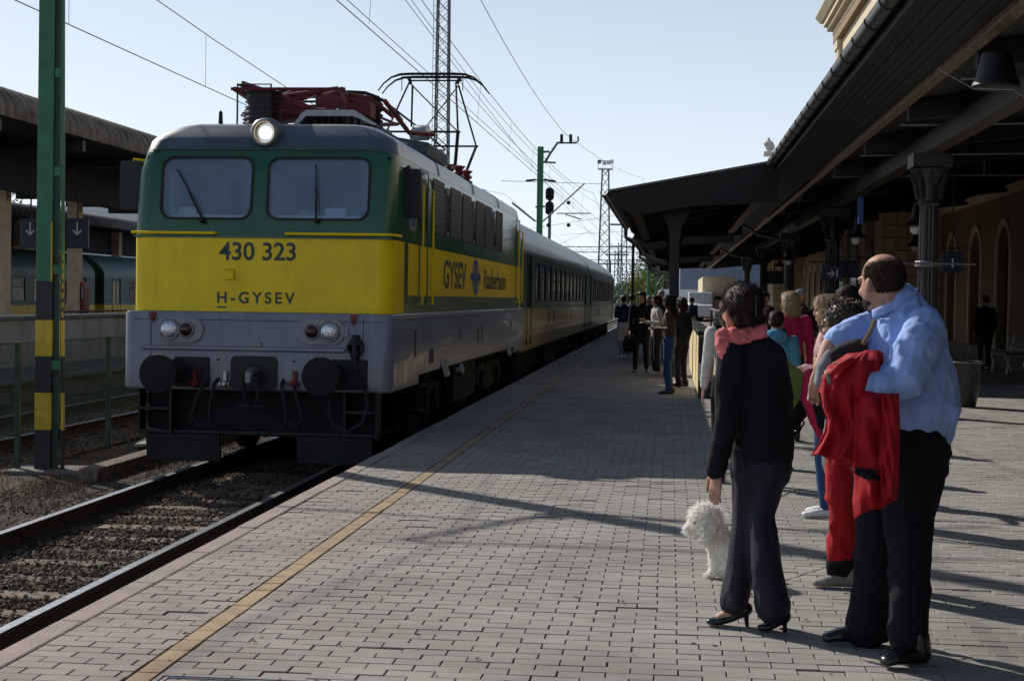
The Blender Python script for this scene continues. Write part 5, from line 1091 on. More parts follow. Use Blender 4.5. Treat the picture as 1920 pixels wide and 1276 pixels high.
# ================================================================== STAIR PARAPET
sp = thing('stair_enclosure', 'yellow underpass stair parapet with dark capping behind the waiting people', 'parapet', (1.8, 30, 0))
x0, x1, y0, y1 = .46, 3.1, 24.75, 37
MB().box(x0, y0, 0, x0+.16, y1, 1.0).build('side_wall', 'parapet_sunlit', sp, bevel=.006)
MB().box(x0+.16, y0, .0, x1, y0+.14, 1.0).build('end_wall', 'parapet_yellow', sp, bevel=.006)
MB().box(x1-.14, y0+.14, .0, x1, y1, 1.0).build('side_wall', 'parapet_yellow', sp, bevel=.006)
MB().box(x0-.03, y0-.03, 1.0, x0+.22, y1, 1.07).box(x0+.22, y0-.03, 1.0, x1+.03, y0+.18, 1.068).box(x1-.18, y0+.18, 1.0, x1+.03, y1, 1.07).build('capping', 'black', sp, bevel=.01)
MB().box(x0-.006, y0-.012, 0, x0+.20, y0-.001, .98).build('corner_panel', 'iron_dark', sp)
MB().box(x0-.003, y0-.018, .28, x0+.19, y0-.013, .56).build('notice', 'white', sp)
MB().box(x0+.26, y0-.05, .12, x0+.31, y0-.002, .75).box(x0+.24, y0-.06, .42, x0+.33, y0-.001, .46).build('handrail_end', 'black', sp)
MB().tube([(x0+.5, y0+3, 1.35), (x0+.5, y1, 1.35)], .03, 6).tube([(x0+.5, y0+3, .5), (x0+.5, y0+3, 1.35)], .02, 6).tube([(x0+.5, y1, .5), (x0+.5, y1, 1.35)], .02, 6).build('handrail', 'iron_dark', sp)
# bench and tub right
q = onZ(1905, 702); t = thing('platform_bench', 'cast iron framed bench by the station wall at the right edge', 'bench', q)
bx, by = q[0], q[1]
for dy in (0, 1.6):
    MB().tube([(bx-.22, by+dy, .0), (bx-.17, by+dy, .2), (bx-.24, by+dy, .43), (bx+.2, by+dy, .42), (bx+.3, by+dy, .85)], .022, 6).tube([(bx+.24, by+dy, 0), (bx+.16, by+dy, .2), (bx+.2, by+dy, .42)], .022, 6).build('frame', 'white', t, smooth=True)
for k in range(4): MB().box(bx-.24+k*.12, by-.1, .44, bx-.15+k*.12, by+1.7, .465).build('slat', 'door_wood', t, bevel=.005)
for k in range(3): MB().obox((bx+.24+.025*k, by+.8, .56+k*.12), (.01, 0, .003), (0, .9, 0), (.012, 0, .045)).build('slat', 'door_wood', t, bevel=.005)
q = onZ(1806, 762); t = thing('planter_tub', 'round dark planter tub on the pavers under the canopy right of the man', 'planter', q)
b = MB().lathe(q, (0, 0, 1), [(0, .17), (.03, .19), (.35, .24), (.62, .25), (.66, .27), (.70, .27), (.70, .24), (.66, .23)], 24); b.build('tub', 'column_paint', t, smooth=True)
MB().lathe((q[0], q[1], .60), (0, 0, 1), [(0, .22), (.04, .22)], 20).build('soil', 'dirt', t)
MB().tube([(q[0]+.27*math.cos(a), q[1]+.27*math.sin(a), .68) for a in np.linspace(0, 6.283, 25)], .012, 6).build('rim', 'steel', t, smooth=True)
# blue grey warehouse beyond
t = thing('warehouse', 'plain blue grey warehouse standing beyond the end of the station', 'building', (6, 170, 0))
MB().box(.9, 160, -.5, 20, 200, 8.2).build('wall', 'blue_wall', t)
MB().box(.7, 159.8, 8.2, 20.2, 200.2, 8.4).build('roof', 'concrete_dark', t)
tag(MB().box(2.4, 120, 0, 5.0, 140, 3.4).build('cream_shed', 'stucco_trim'), 'low cream shed in front of the warehouse', 'building')
t = thing('parked_van', 'white van parked beside the far building end', 'van', (2.2, 118, 0))
MB().prism([(116, .35), (120.4, .35), (120.4, 2.2), (117.2, 2.2), (116.6, 1.4), (116, 1.2)], lambda u, v, tt: (tt, u, v), 1.3, 3.1).build('body', 'white', t, bevel=.08)
MB().box(1.28, 117.3, 1.45, 3.12, 118.4, 2.05).build('window', 'pane_dark', t)
for yy in (117, 119.5): MB().lathe((1.25, yy, .34), (1, 0, 0), [(0, .33), (1.9, .33)], 16).build('wheel', 'rubber', t)

# ================================================================== MASTS, SIGNAL, GANTRIES
def lattice(root, x, y, z0, z1, w0, w1, step, mt, r=.03):
    b = MB(); cs = [(-1, -1), (1, -1), (1, 1), (-1, 1)]
    def c(k, z): w = (w0+(w1-w0)*(z-z0)/(z1-z0))/2; return (x+cs[k][0]*w, y+cs[k][1]*w, z)
    for k in range(4): b.tube([c(k, z0), c(k, z1)], r, 4)
    z = z0; i = 0
    while z < z1-step*.5:
        for k in range(4):
            b.tube([c(k, z), c((k+1) % 4, min(z+step, z1))], r*.5, 3, cap=False); b.tube([c((k+1) % 4, z), c(k, min(z+step, z1))], r*.5, 3, cap=False)
        z += step
    return b.build('lattice', mt, root)
y = 62; x = P(828, 300, y)[0]; t = thing('lattice_tower', 'tall steel lattice tower rising behind the raised pantograph', 'tower', (x, y, -.5))
lattice(t, x, y, -.5, 22, .62, .34, .45, 'mast_grey', .035)
b = MB()
for z in np.arange(0, 21, .3): b.box(x-.36, y-.3, z, x-.26, y-.28, z+.02)
b.tube([(x-.36, y-.3, 0), (x-.36, y-.3, 21)], .012, 4); b.build('ladder', 'mast_grey', t)
# green catenary mast with curved arm
y = 84; x = P(1012, 400, y)[0]; t = thing('catenary_mast', 'green catenary mast with bracket arm behind the first coach', 'mast', (x, y, -.5)); zt = P(1014, 275, y)[2]
MB().box(x-.16, y-.14, -.5, x+.16, y+.14, zt).build('post', 'mast_green', t, bevel=.01)
pz = lambda px, py: P(px, py, y)
MB().tube([pz(1018, 285), pz(1030, 284)], .06).tube([pz(1022, 304), pz(1030, 290), pz(1045, 268), pz(1052, 267)], .07).tube([pz(1018, 304), pz(1042, 305)], .05).tube([pz(1048, 268), pz(1080, 268), pz(1084, 264), pz(1084, 256)], .05).build('bracket_arm', 'mast_grey', t, smooth=True)
for px in (1053, 1070): MB().tube([pz(px, 267), pz(px, 252)], .085, 8).build('insulator', 'underframe', t)
MB().tube([pz(986, 339), pz(1004, 337)], .06).tube([pz(1020, 337), pz(1042, 340)], .06).tube([pz(1004, 337), pz(1020, 337)], .03).build('insulator', 'underframe', t)
MB().tube([pz(1018, 415), pz(1096, 344)], .04).tube([pz(1044, 400), pz(1108, 400)], .03).tube([pz(1060, 402), pz(1090, 411)], .03).tube([pz(1004, 388), pz(1022, 387)], .05).tube([pz(960, 380), pz(1004, 415)], .05).build('cantilever', 'mast_grey', t)
for c in ((1066, 380), (1066, 422), (1028, 422)): MB().ball(pz(*c), .11, 8, 6).build('tension_weight', 'underframe', t)
# signal
y = 88; x = P(1031, 380, y)[0]; t = thing('railway_signal', 'black two headed light signal on a pole right of the green mast', 'signal', (x, y, -.5))
MB().tube([(x, y, -.5), (x, y, pz(1030, 352)[2])], .09, 8).build('pole', 'mast_grey', t)
for a, c in ((352, 376), (378, 403)):
    z1, z0 = P(1031, a, y)[2], P(1031, c, y)[2]; h = MB().prism(rrect(x-.24, z0, x+.24, z1, .2), lambda u, v, tt: (u, tt, v), y-.2, y-.05).build('signal_head', 'black', t)
    for k in (.28, .72): MB().lathe((x, y-.2, z0+(z1-z0)*k), (0, -1, 0), [(0, .13), (.18, .12), (.18, .10), (.02, .09)], 12).build('hood', 'black', h)
# light tower
y = 170; x = P(1134, 400, y)[0]; zt = P(1134, 318, y)[2]; t = thing('floodlight_mast', 'tall lattice mast with floodlight platform above the coaches', 'mast', (x, y, -.5))
lattice(t, x, y, -.5, zt, 1.5, .7, 1.1, 'mast_grey', .07)
MB().box(x-.8, y-.6, zt, x+.8, y+.6, zt+.12).tube([(x-.8, y-.6, zt+.9), (x+.8, y-.6, zt+.9)], .05, 4).box(x-.8, y-.62, zt, x-.74, y-.56, zt+.9).box(x+.74, y-.62, zt, x+.8, y-.56, zt+.9).build('platform', 'white', t)
for k in (-.65, -.1, .35, .7): MB().obox((x+k, y-.7, zt+.6+.3*abs(k)), (.2, 0, 0), (0, .15, 0), (0, .05, .2)).build('floodlight', 'white' if k > -.5 else 'mast_grey', t)
def simple_mast(px, ptop, Y, label, mt='mast_grey', w=.4, lat=True, kind='mast'):
    x = P(px, ptop, Y)[0]; zt = P(px, ptop, Y)[2]; t = thing('line_mast', label, kind, (x, Y, -.5))
    if lat: lattice(t, x, Y, -.5, zt, w*1.3, w*.8, w*1.8, mt, w*.09)
    else: MB().tube([(x, Y, -.5), (x, Y, zt)], w/2, 8).build('post', mt, t)
    MB().box(x-w*2.5, Y-.1, zt-w, x+w*2.5, Y+.1, zt-w*.7).build('cross_arm', mt, t)
simple_mast(1171, 412, 150, 'thin lattice mast right of the floodlight mast', w=.55)
simple_mast(1157, 470, 200, 'green mast directly behind the end of the train', 'mast_green', .6)
simple_mast(1163, 455, 240, 'pale far mast right of the train end', w=.7)
simple_mast(1238, 425, 140, 'lattice mast seen just left of the canopy post', 'mast_green', .6)
simple_mast(1216, 500, 180, 'slim green mast in front of the far trees', 'mast_green', .35, False)
simple_mast(1142, 488, 260, 'green mast seen low above the train roof', 'mast_green', .7)
simple_mast(1197, 520, 300, 'short pale mast far down the line', w=.5)
for i, (Y, py) in enumerate(((230, 473), (300, 495), (380, 515))):
    a, c = P(1075 if i == 0 else 1110, py, Y), P(1250, py, Y); t = thing('portal_gantry', ('steel portal gantry spanning the tracks, nearest one', 'steel portal gantry spanning the tracks, middle one', 'steel portal gantry spanning the tracks, farthest one')[i], 'gantry', (a[0], Y, -.5))
    b = MB()
    for dz in (0, .8): b.tube([(a[0]-8, Y, a[2]+dz), (c[0]+8, Y, c[2]+dz)], .06, 4)
    xx = a[0]-8
    while xx < c[0]+7: b.tube([(xx, Y, a[2]), (xx+.8, Y, a[2]+.8), (xx+1.6, Y, a[2])], .035, 3); xx += 1.6
    b.build('truss', 'mast_grey', t)
    for xx in (a[0]-8, c[0]+8): MB().box(xx-.2, Y-.2, -.5, xx+.2, Y+.2, a[2]+.8).build('leg', 'mast_grey', t)
# ---------------- overhead wires
wr = thing('overhead_wires', 'contact wires, carrier wires and droppers strung above the tracks', 'wires', (LX, 30, 5.6))
def wire(pts, r=.009, sag=0.): 
    out = []
    for i in range(len(pts)-1):
        a, c = Vector(pts[i]), Vector(pts[i+1]); n_ = 10 if sag else 1
        for k in range(n_): u = k/n_; p = a.lerp(c, u); p.z -= sag*4*u*(1-u); out.append(p)
    out.append(Vector(pts[-1])); return MB().tube(out, r, 5).build('wire', 'wire', wr)
mX = -4.48
wire([(mX-.12, 4, 5.62), (mX-.2, 17.3, 5.62), (mX+.2, 84, 5.62), (mX-.2, 150, 5.62), (mX+.2, 216, 5.62), (mX, 420, 5.62)], .008)
wire([(mX-.08, 4, 5.65), (mX-.1, 17.3, 5.66), (mX+.3, 84, 5.70)], .006)
wire([(mX, -10, 7.4), (mX-.1, 17.3, 7.35), (mX+.2, 84, 7.3), (mX, 150, 7.3), (mX, 216, 7.3), (mX, 420, 7.3)], .008, .95)
wire([(-9.24, 8, 5.62), (-9.3, 17.3, 5.65), (-9.1, 84, 5.65), (-9.24, 216, 5.65), (-9.24, 400, 5.6)], .009)
wire([(-9.24, 0, 7.3), (-9.3, 17.3, 7.25), (-9.1, 84, 7.2), (-9.24, 216, 7.2)], .009, .9)
wire([P(870, -60, 44), P(1060, 251, 84), P(1205, 333, 150), (-1, 400, 12)], .012, .4)
wire([P(500, -400, 30), P(1016, 300, 84), P(1170, 400, 170)], .010, .6)
wire([P(820, 100, 60), P(1040, 340, 84), P(1180, 450, 160)], .012, .3)
wire([P(760, 0, 50), P(1100, 430, 150), P(1220, 560, 300)], .012, .3)
for ang in ((940, 339, 1130, 345, 84), (985, 430, 1180, 400, 120), (1050, 440, 1240, 430, 160), (1060, 470, 1240, 462, 200), (1080, 420, 1220, 500, 150), (1040, 462, 1110, 430, 150)):
    a0, b0, a1, b1, Y = ang; wire([P(a0, b0, Y), P(a1, b1, Y+10)], .014)
def carrier(y):  # height of the carrier wire above a contact wire at y
    a, c = (17.3, 84) if y > 17.3 else (-10, 17.3); u = (y-a)/(c-a); return 7.33-.95*4*u*(1-u)
b = MB()
for y in (9.5, 13, 23, 29.5, 36, 43, 50, 57, 64, 71, 78): b.tube([(mX-.1, y, 5.63), (mX-.02, y, carrier(y))], .004, 3)
for y in (10.5, 13.9, 23, 30, 37, 44, 51, 58, 65, 72): b.tube([(-9.25, y, 5.64), (-9.25, y, carrier(y)-.1)], .005, 3)
b.build('dropper', 'wire', wr)

# ================================================================== TREES far
def tree(x, y, h, r, label, mt='leaf', group='trees beyond the station', n=2600, leaf=.22):
    t = thing('leafy_tree', label, 'tree', (x, y, -.5), group)
    b = MB().tube([(x, y, -.5), (x+.1, y, h*.3), (x-.1, y, h*.6)], [h*.03, h*.022, h*.012], 8)
    cl = []
    for k in range(16):
        a = random.uniform(0, 6.28); zz = random.uniform(.35, .95)*h; rr = r*random.uniform(.15, .85)*math.sin(math.pi*min(.95, (zz/h-.15)))
        c = (x+rr*math.cos(a), y+rr*math.sin(a), zz); cl.append((c, random.uniform(.28, .5)*r)); b.tube([(x, y, zz*.55), ((x+c[0])/2, (y+c[1])/2, zz*.8), c], [h*.012, h*.008, .02], 5)
    b.build('trunk', 'bark', t)
    idx = RNG.integers(0, len(cl), n); C_ = np.array([cl[i][0] for i in idx]); R_ = np.array([cl[i][1] for i in idx])
    d = RNG.normal(size=(n, 3)); d /= np.linalg.norm(d, axis=1)[:, None]; c = C_+d*(R_*RNG.random(n)**.45)[:, None]
    u = RNG.normal(size=(n, 3)); u /= np.linalg.norm(u, axis=1)[:, None]; w = np.cross(u, RNG.normal(size=(n, 3))); w /= np.linalg.norm(w, axis=1)[:, None]
    s_ = leaf*RNG.uniform(.6, 1.3, n)[:, None]; V = np.stack([c-u*s_, c+w*s_*.5, c+u*s_, c-w*s_*.5], 1)-np.array([x, y, -.5])
    o = soup('crown', V, [(0, 1, 2, 3)], mt, t); return t
for i, (px, Y, h, r, mt, lb) in enumerate(((1228, 250, 12, 6, 'leaf_yellow', 'sunlit yellow green tree in the gap left of the canopy post'), (1246, 235, 9.5, 5, 'leaf', 'darker green tree right behind the canopy post'), (1208, 290, 9, 5.5, 'leaf', 'low green tree left of the yellow green one'),
        (5, 120, 9, 5, 'leaf', 'green tree showing between the far canopies at the left edge'), (60, 140, 8, 5, 'leaf_yellow', 'pale green tree behind the banded mast'))):
    tree(P(px, 500, Y)[0], Y, h, r, lb, mt)
# low distant skyline, hazy treeline, pale town block on the left
t = thing('town_building', 'pale building glimpsed between the far platform columns', 'building', (-52, 130, -.5))
MB().box(-58, 130, -.5, -44, 140, 9).build('wall', 'white', t)
for k in range(6): MB().box(-57+k*2.2, 129.97, 2, -56+k*2.2, 130, 3.6).build('window', 'pane_dark', t)
t = thing('town_building', 'grey block of houses behind the parked coaches', 'building', (-80, 170, -.5))
MB().box(-100, 170, -.5, -62, 182, 7).build('wall', 'blue_wall', t)
for k in range(12): MB().box(-98+k*3, 169.95, 2.5, -96.6+k*3, 170, 4.4).build('window', 'pane_dark', t)
n = 16000; bx = RNG.uniform(-260, 120, n); by = RNG.uniform(420, 470, n); hh = 7+5*vnoise(np.stack([bx*.05, by*0, by*0], 1)); z = RNG.random(n)*hh; c = np.stack([bx, by, z], 1)
u = RNG.normal(size=(n, 3)); u /= np.linalg.norm(u, axis=1)[:, None]; w = np.cross(u, RNG.normal(size=(n, 3))); w /= np.linalg.norm(w, axis=1)[:, None]; s_ = 1.3
o = soup('far_trees', np.stack([c-u*s_, c+w*s_*.6, c+u*s_, c-w*s_*.6], 1), [(0, 1, 2, 3)], 'leaf'); tag(o, 'hazy line of trees along the horizon', 'trees')
# white signal cabinet / town behind the train end
tag(MB().box(-.9, 150, -.5, 3, 156, 2.6).build('white_hut', 'white', bevel=.05), 'small white hut beyond the end of the platform', 'hut')
# ================================================================== PEOPLE
def loft(pts, radii, ref=(0, 1, 0), n=14):
    """tapered tube of elliptic rings with rounded ends; radii (a, b): b along ref"""
    pts = [np.array(p, float) for p in pts]; R = [(r, r) if not isinstance(r, (tuple, list)) else r for r in radii]; ref = np.array(ref, float)
    rings = []; ths = np.linspace(0, 2*np.pi, n, endpoint=False)
    def frame(T):
        T = T/np.linalg.norm(T); e2 = ref-T*ref.dot(T)
        if np.linalg.norm(e2) < .15: e2 = np.array([0, 0, 1.])-T*T[2]
        e2 /= np.linalg.norm(e2); return T, np.cross(T, e2), e2
    def ring(p, T, a, b): _, e1, e2 = frame(T); return p+np.outer(a*np.cos(ths), e1)+np.outer(b*np.sin(ths), e2)
    T0 = pts[1]-pts[0]; T1 = pts[-1]-pts[-2]; u0 = T0/np.linalg.norm(T0); u1 = T1/np.linalg.norm(T1)
    for s in (.98, .8, .45): a, b = R[0]; k = math.sqrt(1-s*s); rings.append(ring(pts[0]-u0*min(a, b)*s, T0, a*k, b*k))
    for i, p in enumerate(pts):
        T = (pts[min(i+1, len(pts)-1)]-p)/max(1e-6, np.linalg.norm(pts[min(i+1, len(pts)-1)]-p)) if i < len(pts)-1 else u1
        if 0 < i < len(pts)-1: Tp = (p-pts[i-1])/np.linalg.norm(p-pts[i-1]); T = T+Tp
        rings.append(ring(p, T, *R[i]))
    for s in (.45, .8, .98): a, b = R[-1]; k = math.sqrt(1-s*s); rings.append(ring(pts[-1]+u1*min(a, b)*s, T1, a*k, b*k))
    V = np.concatenate(rings); F = []
    for i in range(len(rings)-1):
        for k in range(n): F.append((i*n+k, i*n+(k+1) % n, (i+1)*n+(k+1) % n, (i+1)*n+k))
    F.append(tuple(reversed(range(n)))); F.append(tuple(range(len(V)-n, len(V)))); return V, F
def ell(c, r, M=None, n=16, m_=10):
    V = []; 
    for j in range(m_+1):
        ph = math.pi*(j+.03)/(m_+.06)
        for k in range(n): th = 2*math.pi*k/n; V.append((r[0]*math.sin(ph)*math.cos(th), r[1]*math.sin(ph)*math.sin(th), -r[2]*math.cos(ph)))
    V = np.array(V); V = V if M is None else V@np.array(M).T; V = V+np.array(c); F = []
    for j in range(m_):
        for k in range(n): F.append((j*n+k, j*n+(k+1) % n, (j+1)*n+(k+1) % n, (j+1)*n+k))
    F.append(tuple(reversed(range(n)))); F.append(tuple(range(len(V)-n, len(V)))); return V, F
def blob(name, prims, vox, mt, parent, smooth=3, fold=None, post=None):
    vs = []; fs = []; k = 0
    for V, F in prims: vs.append(V); fs += [tuple(k+i for i in f) for f in F]; k += len(V)
    me = bpy.data.meshes.new(name); V = np.concatenate(vs); me.from_pydata(V.tolist(), [], fs)
    bm = bmesh.new(); bm.from_mesh(me); bmesh.ops.recalc_face_normals(bm, faces=bm.faces); bm.to_mesh(me); bm.free()
    o = bpy.data.objects.new('tmp', me); COL.objects.link(o)
    md = o.modifiers.new('r', 'REMESH'); md.mode = 'VOXEL'; md.voxel_size = vox; md.use_smooth_shade = True
    if smooth: ms = o.modifiers.new('s', 'SMOOTH'); ms.iterations = smooth; ms.factor = .6
    dg = bpy.context.evaluated_depsgraph_get(); m2 = bpy.data.meshes.new_from_object(o.evaluated_get(dg)); bpy.data.objects.remove(o)
    nv = len(m2.vertices); co_ = np.empty(nv*3); m2.vertices.foreach_get('co', co_); co_ = co_.reshape(-1, 3); nr = np.empty(nv*3); m2.vertices.foreach_get('normal', nr); nr = nr.reshape(-1, 3)
    if fold:
        for amp, sc in fold:
            q = co_*np.array(sc); q = q+.6*np.stack([vnoise(co_*4+7), vnoise(co_*4+31), vnoise(co_*4+13)], 1)
            d = vnoise(q); d = (1-np.abs(d)*2.2)*.6+d*.5; co_ = co_+nr*(amp*d)[:, None]
    if post is not None: co_ = post(co_, nr)
    off = np.array(parent.location) if parent is not None else np.zeros(3)
    if parent is not None and parent.rotation_euler.z: raise ValueError
    m2.vertices.foreach_set('co', (co_-off).reshape(-1)); m2.update(); m2.materials.clear(); m2.name = name
    m2.polygons.foreach_set('use_smooth', [True]*len(m2.polygons)); return link(name, m2, mt, parent)
def rotz(a): return np.array([[math.cos(a), -math.sin(a), 0], [math.sin(a), math.cos(a), 0], [0, 0, 1.]])
def head_prims(c, yaw, s=1., pitch=0., nose=1.):
    """skin primitives of a head; yaw: facing direction, 0 = +Y, positive turns towards -X"""
    Rz = rotz(yaw); Rx = np.array([[1, 0, 0], [0, math.cos(pitch), -math.sin(pitch)], [0, math.sin(pitch), math.cos(pitch)]]); Mm = Rz@Rx; c = np.array(c, float)
    def E(p, r): return ell(c+Mm@(np.array(p)*s), [q*s for q in r], Mm)
    pr = [E((0, -.012, .032), (.074, .093, .086)), E((0, .020, -.02), (.064, .068, .075)), E((0, .036, -.062), (.045, .046, .050)), E((0, .052, -.098), (.024, .022, .018)),
          E((0, .078, .022), (.052, .018, .016)), E((0, .096*nose, -.022), (.012, .018, .022)), E((0, .094, .0), (.009, .014, .03)), E((0, .083, -.062), (.022, .012, .007)), E((0, .081, -.074), (.018, .012, .007)),
          E((.030, .062, -.03), (.024, .024, .022)), E((-.030, .062, -.03), (.024, .024, .022))]
    for sx in (-1, 1): pr += [E((sx*.074, -.008, -.008), (.010, .020, .030)), E((sx*.080, -.018, -.002), (.008, .012, .024))]
    return pr, Mm, c
def eyes(c, Mm, s, parent):
    for sx in (-1, 1):
        p = c+Mm@(np.array((sx*.030, .083, .004))*s); MB().ball(p, (.012*s, .009*s, .008*s), 10, 6).build('eye', 'eye', parent, smooth=True)
def hair_prims(style, c, Mm, s):
    def E(p, r, M2=None): return ell(np.array(c)+Mm@(np.array(p)*s), [q*s for q in r], Mm)
    def Lf(pts, rr): return loft([np.array(c)+Mm@(np.array(p)*s) for p in pts], [tuple(q*s for q in (r if isinstance(r, tuple) else (r, r))) for r in rr], ref=tuple(Mm@np.array([0, 1, 0])))
    cap = [E((0, -.030, .046), (.084, .092, .084)), E((0, -.055, .0), (.076, .058, .065))]
    cap.append(E((0, .012, .070), (.078, .082, .060)))
    if style in ('long', 'bob', 'pony'): cap += [E((sx*.064, .012, .0), (.020, .045, .075)) for sx in (-1, 1)]
    if style == 'short': return [E((0, -.024, .048), (.080, .090, .080)), E((0, -.052, .005), (.074, .056, .055)), E((0, .012, .072), (.074, .080, .054))]
    if style == 'bob': return cap+[Lf([(0, -.05, .05), (0, -.06, -.03), (0, -.055, -.11)], [(.088, .07), (.095, .07), (.088, .055)])]
    if style == 'long': return cap+[Lf([(0, -.05, .05), (0, -.07, -.05), (0, -.085, -.18), (0, -.09, -.33)], [(.085, .065), (.095, .06), (.09, .05), (.06, .03)])]
    if style == 'bun': return cap+[E((0, -.10, .06), (.04, .035, .05))]
    if style == 'pony': return cap+[Lf([(0, -.10, .06), (0, -.15, .0), (0, -.14, -.12)], [.03, .032, .015])]
    return cap
def hand(wrist, direction, thumb_dir, curl=.5, s=1.):
    """palm, four bent fingers, thumb leaving the side of the palm"""
    w = np.array(wrist, float); d = np.array(direction, float); d /= np.linalg.norm(d); t = np.array(thumb_dir, float); t -= d*t.dot(d); t /= np.linalg.norm(t); nrm = np.cross(d, t)
    pr = [loft([w, w+d*.04*s, w+d*.085*s], [(.028*s, .017*s), (.038*s, .016*s), (.040*s, .014*s)], ref=tuple(nrm))]
    for k, (off, ln) in enumerate(((.030, .070), (.010, .080), (-.011, .074), (-.031, .058))):
        b = w+d*.085*s+t*off*s; ln *= s; a = curl; p1 = b+d*ln*.42
        d2 = d*math.cos(a)+nrm*math.sin(a); p2 = p1+d2*ln*.33; d3 = d*math.cos(2*a)+nrm*math.sin(2*a); p3 = p2+d3*ln*.25
        pr.append(loft([b-d*.02, b, p1, p2, p3], [.009*s, .0095*s, .0088*s, .008*s, .0065*s], n=8))
    b = w+d*.025*s+t*.028*s; pr.append(loft([b, b+(t*.8+d*.6)*.032*s, b+(t*.55+d*.85)*.058*s+nrm*.008, b+(t*.45+d*.95)*.085*s+nrm*.015], [.013*s, .011*s, .010*s, .008*s], n=8)); return pr
def shoe_prims(heel, toe, s=1., w=.045):
    h = np.array(heel, float); t_ = np.array(toe, float); d = t_-h
    return [loft([h+(0, 0, .035), h+d*.35+(0, 0, .04), h+d*.7+(0, 0, .032), t_+(0, 0, .025)-d*.08], [(w*.8, .034), (w*.85, .036), (w, .028), (w*.75, .020)], ref=(0, 0, 1)), loft([h+(0, 0, .05), h+(0, 0, .10)], [(.038, .038), (.036, .038)])]
def curls(name, prims_or_pts, mt, parent, n, size, vox=None):
    pass

